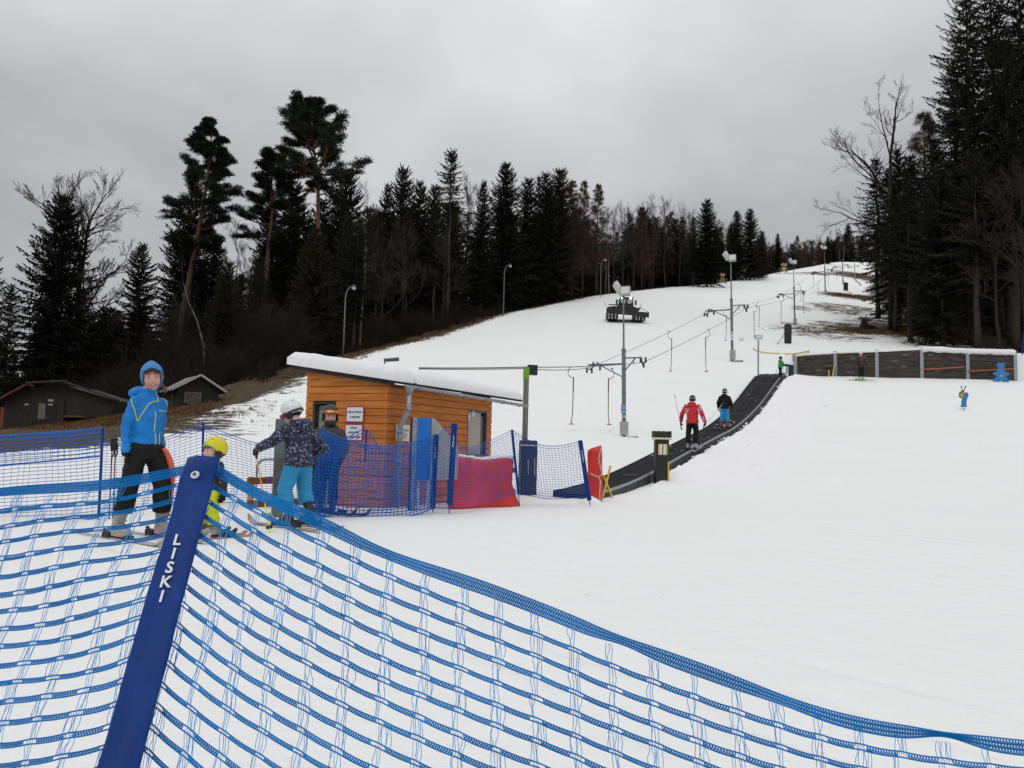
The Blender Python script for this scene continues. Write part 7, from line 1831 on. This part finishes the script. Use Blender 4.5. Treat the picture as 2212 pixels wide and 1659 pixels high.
def hood(p, m, m2):
    F, R, h = p.headframe(); nu, nv = 34, 16; V = []
    for sc in (1.0, .90):
        for i in range(nv+1):
            for k_ in range(nu):
                ph = 2*math.pi*k_/nu; f = max(0, -math.sin(ph)); lim = math.radians(158-100*f**.75); th = lim*i/nv
                x, y, z = math.sin(th)*math.cos(ph), math.sin(th)*math.sin(ph), math.cos(th)
                dz = .62 if z < 0 else .50
                V.append(F((.40*sc*x, .05+.48*sc*y, .58+dz*sc*z+.035*(z > .9)*(z-.9)*10)))
    Fc = []; N = (nv+1)*nu
    for i in range(nv):
        for k_ in range(nu):
            k2 = (k_+1) % nu; Fc.append((i*nu+k_, (i+1)*nu+k_, (i+1)*nu+k2, i*nu+k2)); Fc.append((N+i*nu+k_, N+i*nu+k2, N+(i+1)*nu+k2, N+(i+1)*nu+k_))
    for k_ in range(nu): k2 = (k_+1) % nu; Fc.append((nv*nu+k_, N+nv*nu+k_, N+nv*nu+k2, nv*nu+k2))
    b = MB(); b.add(V, Fc); o = b.build('hood', m, p.t, True)
    b = MB(); rr = []
    for a in np.linspace(-1.25, 1.25, 17): rr.append([F((.375*math.sin(a), .05-.425*math.cos(a), .80-.10*a*a)), F((.40*math.sin(a), .05-.455*math.cos(a), .79-.10*a*a)), F((.40*math.sin(a), .05-.465*math.cos(a), .69-.115*a*a)), F((.375*math.sin(a), .05-.435*math.cos(a), .69-.115*a*a))])
    b.rings(rr); b.build('headband', m2, o, True)
    b = MB(); b.tube([F((.30, .12, .20)), F((.40, .02, .08)), F((.44, -.02, -.06)), F((.40, 0, -.16))], [.06*h, .085*h, .075*h, .03*h], 8); b.build('hair', mat('brown_hair', (.115, .062, .036), .7, var=.4, vscale=25), p.t, True)
hood(w, mat('light_blue_knit', (.060, .235, .52), .85, bump=.5, bscale=60), pattern('dark_headband', (.012, .010, .014), [(.30, .02, .05), (.02, .02, .03)], 60, .25))
stripes(w, jk, [[(283+(x_-283)*.84, y_) for x_, y_ in ln_] for ln_ in [[(283, 872), (286, 884), (291, 893), (295, 908), (299, 919), (307, 909), (316, 897), (329, 881), (340, 877), (352, 876), (350, 866), (347, 856)], [(361, 860), (371, 876), (379, 892), (382, 907), (378, 924), (371, 936)], [(343, 897), (346, 906), (344, 924), (342, 941)], [(344, 945), (346, 962), (343, 980), (342, 994)], [(355, 946), (355, 962), (355, 979)], [(359, 944), (368, 954), (368, 963), (362, 971), (356, 979)], [(354, 896), (372, 898)], [(362, 842), (362, 853)], [(371, 861), (378, 857)]]], .0052, M_PIPE, 'piping')
# orange plastic strip she holds
L = w.t.location; a, bq, c, e = [at(x, y, g.y+dy) for x, y, dy in ((352, 968, .06), (364, 990, .10), (371, 1030, .14), (365, 1100, .16))]; c0 = at(356, 1128, g.y+.15)
P = interp_poly([a, bq, c, e, c0], 24); b = MB(); rings = []
for i, p in enumerate(P):
    u = i/23; hw = .050*math.sin(math.pi*min(1, .25+u*.75))**.5*(1-.45*u); rings.append([p+np.array([x, y, 0]) for x, y in [(-hw, -.008), (-hw*.6, -.022), (hw*.6, -.022), (hw, -.008), (hw*.6, .012), (-hw*.6, .012)]]-P[0])
b.rings(rings); o = b.build('plastic_strip', mat('orange_plastic', (.70, .115, .045), .45), None, True, loc=P[0]); tag(o, 'curved orange plastic strip held beside the black trousers of the woman', 'strip')
M_SKI1 = mat('ski_pale', (.56, .55, .55), .4, var=.4, vscale=7, col2=(.40, .36, .36))
for q, lab in (('ankR', 'pale ski under the left boot in the picture of the woman in blue'), ('ankL', 'pale ski under the right boot in the picture of the woman in blue')):
    p = w.t.matrix_basis @ Vector([w.j[q][0]*w.H, w.j[q][1]*w.H, 0]); ski((p.x, p.y, H(p.x, p.y)-.0), D2(56), 1.55, M_SKI1, lab, 0, .075)
w.t.location.z += .045

# small child with the yellow helmet
g = gnd(452, 1164)
c_ = Person('small child with yellow helmet and lime trousers half hidden by the lettered pole', g, D2(-48), (1166-962)*g.y/1734.9, .255, hyaw=D2(10), elL=(.16, .05, .56), wrL=(.16, .06, .44), elR=(-.16, .0, .56), wrR=(-.15, -.06, .45), ankL=(.075, .02, .06), ankR=(-.075, .0, .06), kneeL=(.07, -.02, .24), kneeR=(-.07, -.02, .24), hip=.43, bulk=1.12)
c_.body(M_SKINC, .010); c_.jacket(pattern('dark_star_print', (.010, .012, .022), [(.35, .42, .03), (.03, .20, .35), (.42, .08, .03)], 24, .42), .40, .011, .010, .06)
c_.trousers(mat('lime_fabric', (.52, .60, .012), .6, var=.10, vscale=6, bump=.3, bscale=16), .011, .008, .11, .082, .070, .068, .42)
c_.boots(mat('black_white_boot', (.03, .03, .032), .45, var=.4, vscale=8, col2=(.42, .42, .42)), 0, .68)
for q in 'LR': c_.glove(q, M_BLK, (.0, -.3, -1), (-1 if q == 'L' else 1, 0, 0), .6, .68)
c_.helmet(pattern('yellow_helmet_shell', (.66, .60, .015), [(.60, .50, .01), (.30, .26, .02), (.66, .6, .02)], 22, .34, .35), M_BLACK)
F, R, h = c_.headframe(); b = MB(); rr = []
for a in np.linspace(-1.3, 1.3, 15): rr.append([F((.34*math.sin(a), .06-.41*math.cos(a), z)) if k_ < 2 else F((.375*math.sin(a), .06-.45*math.cos(a), z)) for k_, z in ((0, .60), (1, .80), (2, .80), (3, .60))])
b.rings(rr); b.build('headband', mat('teal_headband', (.09, .25, .32), .8), c_.t, True)
for sx, lab in ((-.085, 'red ski under the near boot of the small child in lime trousers'), (.085, 'red ski under the far boot of the small child in lime trousers')):
    p = c_.t.matrix_basis @ Vector((sx*c_.H, 0, 0)); ski((p.x, p.y, H(p.x, p.y)), D2(-48), .95, mat('ski_red', (.50, .030, .055), .4, var=.4, vscale=9, col2=(.40, .36, .36)), lab, 0, .070)
c_.t.location.z += .045

# boy in the dark patterned jacket
g = gnd(640, 1140)
by = Person('boy in white helmet, dark patterned jacket and light blue trousers', g, D2(-126), (1140-872)*g.y/1734.9, .172, hyaw=D2(28), hpitch=D2(26), headoff=(0, -.055, -.022), lean=.045,
            elL=(.205, -.10, .645), wrL=(.215, -.235, .600), elR=(-.205, .055, .60), wrR=(-.165, -.10, .52), kneeL=(.085, -.055, .275), kneeR=(-.085, -.03, .275), ankL=(.095, .02, .07), ankR=(-.10, .035, .07), bulk=1.12, shx=.105)
by.body(M_SKINC, .010, True)
by.jacket(pattern('navy_print', (.0075, .009, .030), [(.26, .29, .42), (.16, .19, .34), (.34, .37, .48), (.10, .12, .26)], 34, .50), .455, .012, .016, .085, flare=1.06)
by.trousers(mat('light_blue_fabric', (.010, .255, .500), .6, var=.14, vscale=5, bump=.9, bscale=20), .012, .010, .165, .070, .060, .060, .45)
by.boots(mat('dark_boot_plastic', (.022, .022, .025), .4, var=.4, vscale=5), 0, .86, M_GREY)
M_GLV = pattern('black_lime_glove', (.016, .016, .017), [(.36, .40, .03), (.02, .02, .02), (.02, .02, .02)], 38, .26)
by.glove('L', M_GLV, (.1, -.85, -.45), (-.8, 0, -.5), .95, .92, mat('grey_cuff', (.16, .16, .17), .7)); by.glove('R', M_BLK, (0, -.6, -.6), (1, 0, 0), .7, .9)
by.helmet(mat('white_helmet_shell', (.66, .70, .72), .25, coat=.4), mat('pink_strap', (.55, .22, .26), .6), M_BLACK, True, (mat('smoky_lens', (.10, .05, .06), .15), mat('red_goggle_frame', (.34, .03, .06), .4)), -.06, strapm=mat('goggle_band', (.035, .035, .045), .6))
hp = by.t.matrix_basis @ Vector(by.P(by.j['wrL'])); gp = at(574, 968, hp.y-.02)
tip = gnd(584, 1152); 
M_POLEY = bpy.data.materials.new('orange_lime_pole'); M_POLEY.use_nodes = True
n_, l_ = M_POLEY.node_tree.nodes, M_POLEY.node_tree.links; tcn = n_.new('ShaderNodeTexCoord'); spn = n_.new('ShaderNodeSeparateXYZ'); l_.new(tcn.outputs['Generated'], spn.inputs[0]); rn = n_.new('ShaderNodeValToRGB'); l_.new(spn.outputs[2], rn.inputs[0]); rn.color_ramp.elements[0].color = (.60, .80, .01, 1); rn.color_ramp.elements[0].position = .42; rn.color_ramp.elements[1].color = (.80, .30, .012, 1); rn.color_ramp.elements[1].position = .55; l_.new(rn.outputs[0], n_['Principled BSDF'].inputs[0])
hv = hp + (by.t.matrix_basis.to_3x3() @ Vector((.1, -.85, -.45)).normalized())*.075
pole_thing(hv+Vector((0, 0, .06)), tip, 'orange and lime ski pole held by the boy in the white helmet', M_POLEY)
t2 = gnd(660, 1120); pole_thing(at(668, 1040, t2.y), t2, 'lime ski pole behind the knees of the boy in the white helmet', mat('lime_pole', (.55, .75, .01), .4))
M_SKI2 = mat('ski_cream_print', (.50, .47, .42), .4, var=.5, vscale=9, col2=(.20, .15, .09))
for q, lab in (('ankL', 'cream patterned ski under the nearer boot of the boy in the white helmet'), ('ankR', 'cream patterned ski under the farther boot of the boy in the white helmet')):
    p = by.t.matrix_basis @ Vector([by.j[q][0]*by.H, by.j[q][1]*by.H-.05, 0]); ski((p.x, p.y, H(p.x, p.y)+.005), D2(-126), 1.35, M_SKI2, lab, 0, .08)
by.t.location.z += .045

# boy with orange goggles in the doorway
g = gnd(704, 1110)
gb = Person('boy with black helmet and orange mirrored goggles behind the blue net at the doorway', g, D2(6), (1110-886)*g.y/1734.9, .185, hyaw=D2(14), elL=(.155, -.02, .61), wrL=(.135, -.12, .51), elR=(-.165, .02, .61), wrR=(-.15, -.08, .49), bulk=1.12)
gb.body(M_SKINC, .010)
gb.jacket(mat('charcoal_fabric', (.050, .047, .048), .75, var=.25, vscale=6, bump=.3, bscale=18), .46, .013, .010, .05); gb.trousers(M_BLK, .013, .009); gb.boots(mat('dark_boot_plastic', (.022, .022, .025), .4), 0, .9)
for q in 'LR': gb.glove(q, M_BLK, (0, -.5, -.8), (-1 if q == 'L' else 1, 0, 0), .8, .95)
gb.helmet(mat('matt_black_shell', (.016, .017, .019), .45), mat('blue_strap', (.02, .22, .50), .6), M_BLACK, False, (lens_mat('orange_mirror_lens', (.75, .035, .012), (.80, .16, .01), (.85, .45, .02)), mat('black_goggle_frame', (.012, .012, .012), .4)), .175, strapm=mat('grey_pink_band', (.30, .17, .19), .6))
F, R, h = gb.headframe(); b = MB(); b.ell(F((0, -.10, .10)), (.31*h, .36*h, .25*h), 18, 12, 0, R); b.tube([F((0, .02, .1)), F((0, .05, -.25))], [.27*h, .33*h], 14); remeshed(b, 'neck_gaiter', M_BLACK, gb.t, .010, 2)
for sx, lab in ((-.09, 'dark ski under the right boot of the boy at the doorway'), (.09, 'dark ski under the left boot of the boy at the doorway')):
    p = gb.t.matrix_basis @ Vector((sx*gb.H*.7, 0, 0)); ski((p.x, p.y, H(p.x, p.y)), D2(60), 1.3, mat('ski_dark', (.05, .05, .055), .4, var=.4, vscale=9), lab)
gb.t.location.z += .045

# skiers on the carpet
CD = math.atan2(CSD.y*-1, CSD.x) if False else None
axc = Vector((-CSD.y, CSD.x)); RZC = math.atan2(axc.x, -axc.y)
def carpet_pitch(p):
    i = int(np.argmin((CC[:, 0]-p.x)**2+(CC[:, 1]-p.y)**2)); i0, i1 = max(0, i-3), min(len(CC)-1, i+3)
    return math.atan2(CZ[i1]-CZ[i0], math.hypot(*(CC[i1]-CC[i0])))
p = on_carpet(1497, 972); k = p.y/1734.9
rm = Person('adult in red jacket with white streaks riding the conveyor carpet', p, RZC, (974-860)*k, .135, elL=(.190, .03, .645), wrL=(.225, -.05, .52), elR=(-.190, .03, .645), wrR=(-.225, -.05, .52), ankL=(.078, .02, .05), ankR=(-.078, .02, .05), kneeL=(.075, -.02, .275), kneeR=(-.075, -.02, .275), bulk=1.12, shx=.115, hpitch=D2(8))
rm.body(M_SKIN, .014, False); rj = rm.jacket(mat('red_fabric', (.52, .010, .022), .5, var=.12, vscale=5), .47, .016, .010, .05)
stripes(rm, rj, [[(1482, 885), (1480, 897), (1477, 910)], [(1487, 886), (1483, 897), (1484, 910)], [(1507, 886), (1511, 896), (1509, 909)], [(1511, 882), (1515, 890)], [(1518, 903), (1521, 912)]], .014, M_WHITE, 'streak')
rm.trousers(M_BLK, .016, .008, .08); rm.boots(mat('white_black_boot', (.05, .05, .05), .4, var=.4, vscale=9, col2=(.45, .45, .45)), 0, 1.0)
for q in 'LR': rm.glove(q, M_BLK, (.2 if q == 'L' else -.2, -.4, -.8), (-1 if q == 'L' else 1, 0, 0), .9, 1.05)
rm.helmet(mat('matt_black_shell', (.016, .017, .019), .45), None, M_BLACK, False, (M_BLACK, M_BLACK), .03, strapm=mat('grey_band', (.30, .30, .31), .6))
hl = rm.t.matrix_basis @ (Vector(rm.P(rm.j['wrR']))+Vector((-.02, -.03, -.06))); hr = rm.t.matrix_basis @ (Vector(rm.P(rm.j['wrL']))+Vector((.02, -.03, -.06)))
cands = sorted([hl, hr], key=lambda v: v.x)
def held(hand, tippx, dy, label, m):
    d = (at(*tippx, hand.y+dy)-hand); pole_thing(hand-d.normalized()*.18, hand+d, label, m)
held(cands[0], (1457, 852), .1, 'ski pole pointing up to the left from the hand of the red jacketed skier', M_GREY); held(cands[1], (1562, 871), 1.0, 'yellowish ski pole pointing up to the right from the hand of the red jacketed skier', mat('yellow_grey_pole', (.45, .43, .22), .4))
M_SKIW = mat('ski_white_black', (.55, .55, .55), .4, var=.6, vscale=6, col2=(.06, .06, .06))
for sx, lab in ((-.078, 'white ski under the right boot of the red jacketed skier'), (.078, 'white ski under the left boot of the red jacketed skier')):
    q = rm.t.matrix_basis @ Vector((sx*rm.H, -.05, 0)); q.z = p.z+.0; ski(q, RZC, 1.45, M_SKIW, lab, -carpet_pitch(p)*1.0, .10)
rm.t.location.z += .05
p = on_carpet(1566, 926); k = p.y/1734.9
tn = Person('teenager in black jacket, purple helmet and blue trousers higher up the carpet', p, RZC, (928-845)*k, .15, elL=(.165, .02, .63), wrL=(.165, -.06, .50), elR=(-.165, .02, .63), wrR=(-.165, -.06, .50), bulk=1.12, ankL=(.075, .02, .05), ankR=(-.075, .02, .05))
tn.body(M_SKINC, .014, False); tn.jacket(M_BLK, .47, .016, .009, .05); tn.trousers(MATS['light_blue_fabric'], .015, .009, .14, .068, .062, .060); tn.boots(mat('brown_boot', (.16, .05, .03), .5), 0, .95)
for q in 'LR': tn.glove(q, M_BLK, (0, -.4, -.8), (-1 if q == 'L' else 1, 0, 0), .8, 1.0)
tn.helmet(mat('purple_shell', (.055, .040, .26), .4), None, M_BLACK, False, (M_BLACK, M_BLACK), .0, strapm=mat('pale_violet_band', (.40, .40, .60), .6))
for sx, lab in ((-.075, 'black and white ski under the right boot of the teenager on the carpet'), (.075, 'black and white ski under the left boot of the teenager on the carpet')):
    q = tn.t.matrix_basis @ Vector((sx*tn.H, -.05, 0)); q.z = p.z; ski(q, RZC, 1.3, M_SKIW, lab, -carpet_pitch(p), .10)
tn.t.location.z += .05
# child in green at the top of the carpet
p = on_carpet(1685, 818); p.y -= .2; k = p.y/1734.9
gc = Person('child in green jacket holding the black arm at the top of the carpet', p, D2(105), (819-774)*k, .17, elL=(.15, -.06, .62), wrL=(.10, -.20, .60), elR=(-.14, -.08, .62), wrR=(-.11, -.22, .60), ankL=(.07, -.10, .05), ankR=(-.07, .10, .05), kneeL=(.06, -.07, .27), kneeR=(-.06, .03, .27), hip=.48, bulk=1.15, lean=.03)
gc.body(M_SKINC, .016, False); gc.jacket(mat('green_fabric', (.010, .26, .040), .6, var=.15, vscale=4), .44, .017, .008, .06); gc.trousers(M_BLK, .017, .006, .09, .07, .062, .06, .44); gc.boots(M_BLACK, 0, .8, None, False)
for q in 'LR': gc.glove(q, M_BLK, (0, -1, -.2), (-1 if q == 'L' else 1, 0, 0), .8, .95)
gc.helmet(mat('matt_black_shell', (.016, .017, .019), .45), None, M_BLACK, False)
pole_thing(at(1678, 800, p.y), at(1671, 819, p.y), 'thin ski pole trailing behind the child in green', M_DGREY); pole_thing(at(1692, 789, p.y-.1), at(1694, 818, p.y-.1), 'thin ski pole hanging in front of the child in green', M_DGREY)
# person by the wall
g = gnd(1860, 823); k = g.y/1734.9
wp = Person('person in dark clothes with white and orange helmet standing before the retaining wall', g, D2(-8), (823-764)*k, .15, hyaw=D2(-30), elL=(.19, .02, .62), wrL=(.23, -.03, .50), elR=(-.17, .0, .63), wrR=(-.18, -.08, .50), bulk=1.05)
wp.body(M_SKIN, .015, True); wj = wp.jacket(mat('plum_black_fabric', (.016, .009, .011), .7, var=.4, vscale=4, col2=(.035, .008, .014)), .47, .017, .008); wp.trousers(M_BLK, .016, .007, .12); wp.boots(mat('bright_green_boot', (.30, .62, .14), .45), 0, 1.0, M_BLACK)
b = MB(); b.tube([(.015, -.155, 1.32), (.02, -.17, 1.15), (.01, -.165, .98)], .022, 6); b.build('pink_stripe', mat('dark_pink', (.30, .02, .06), .5), wj)
for q in 'LR': wp.glove(q, mat('crimson_glove', (.12, .015, .022), .6), (.1, -.4, -.8), (-1 if q == 'L' else 1, 0, 0), .7, 1.05)
wp.helmet(mat('white_helmet_shell', (.66, .70, .72), .25), None, M_BLACK, False, (mat('orange_lens', (.70, .16, .02), .2), mat('orange_frame', (.60, .12, .02), .4)), .14, strapm=mat('orange_band', (.60, .12, .02), .6))
for sx, rz, lab in ((-.06, 80, 'pale ski under the right boot of the person at the retaining wall'), (.06, 80, 'pale ski under the left boot of the person at the retaining wall')):
    q = wp.t.matrix_basis @ Vector((sx*wp.H, 0, 0)); ski((q.x, q.y, H(q.x, q.y)+.02), D2(rz), 1.5, M_SKIW, lab)
wp.t.location.z += .06
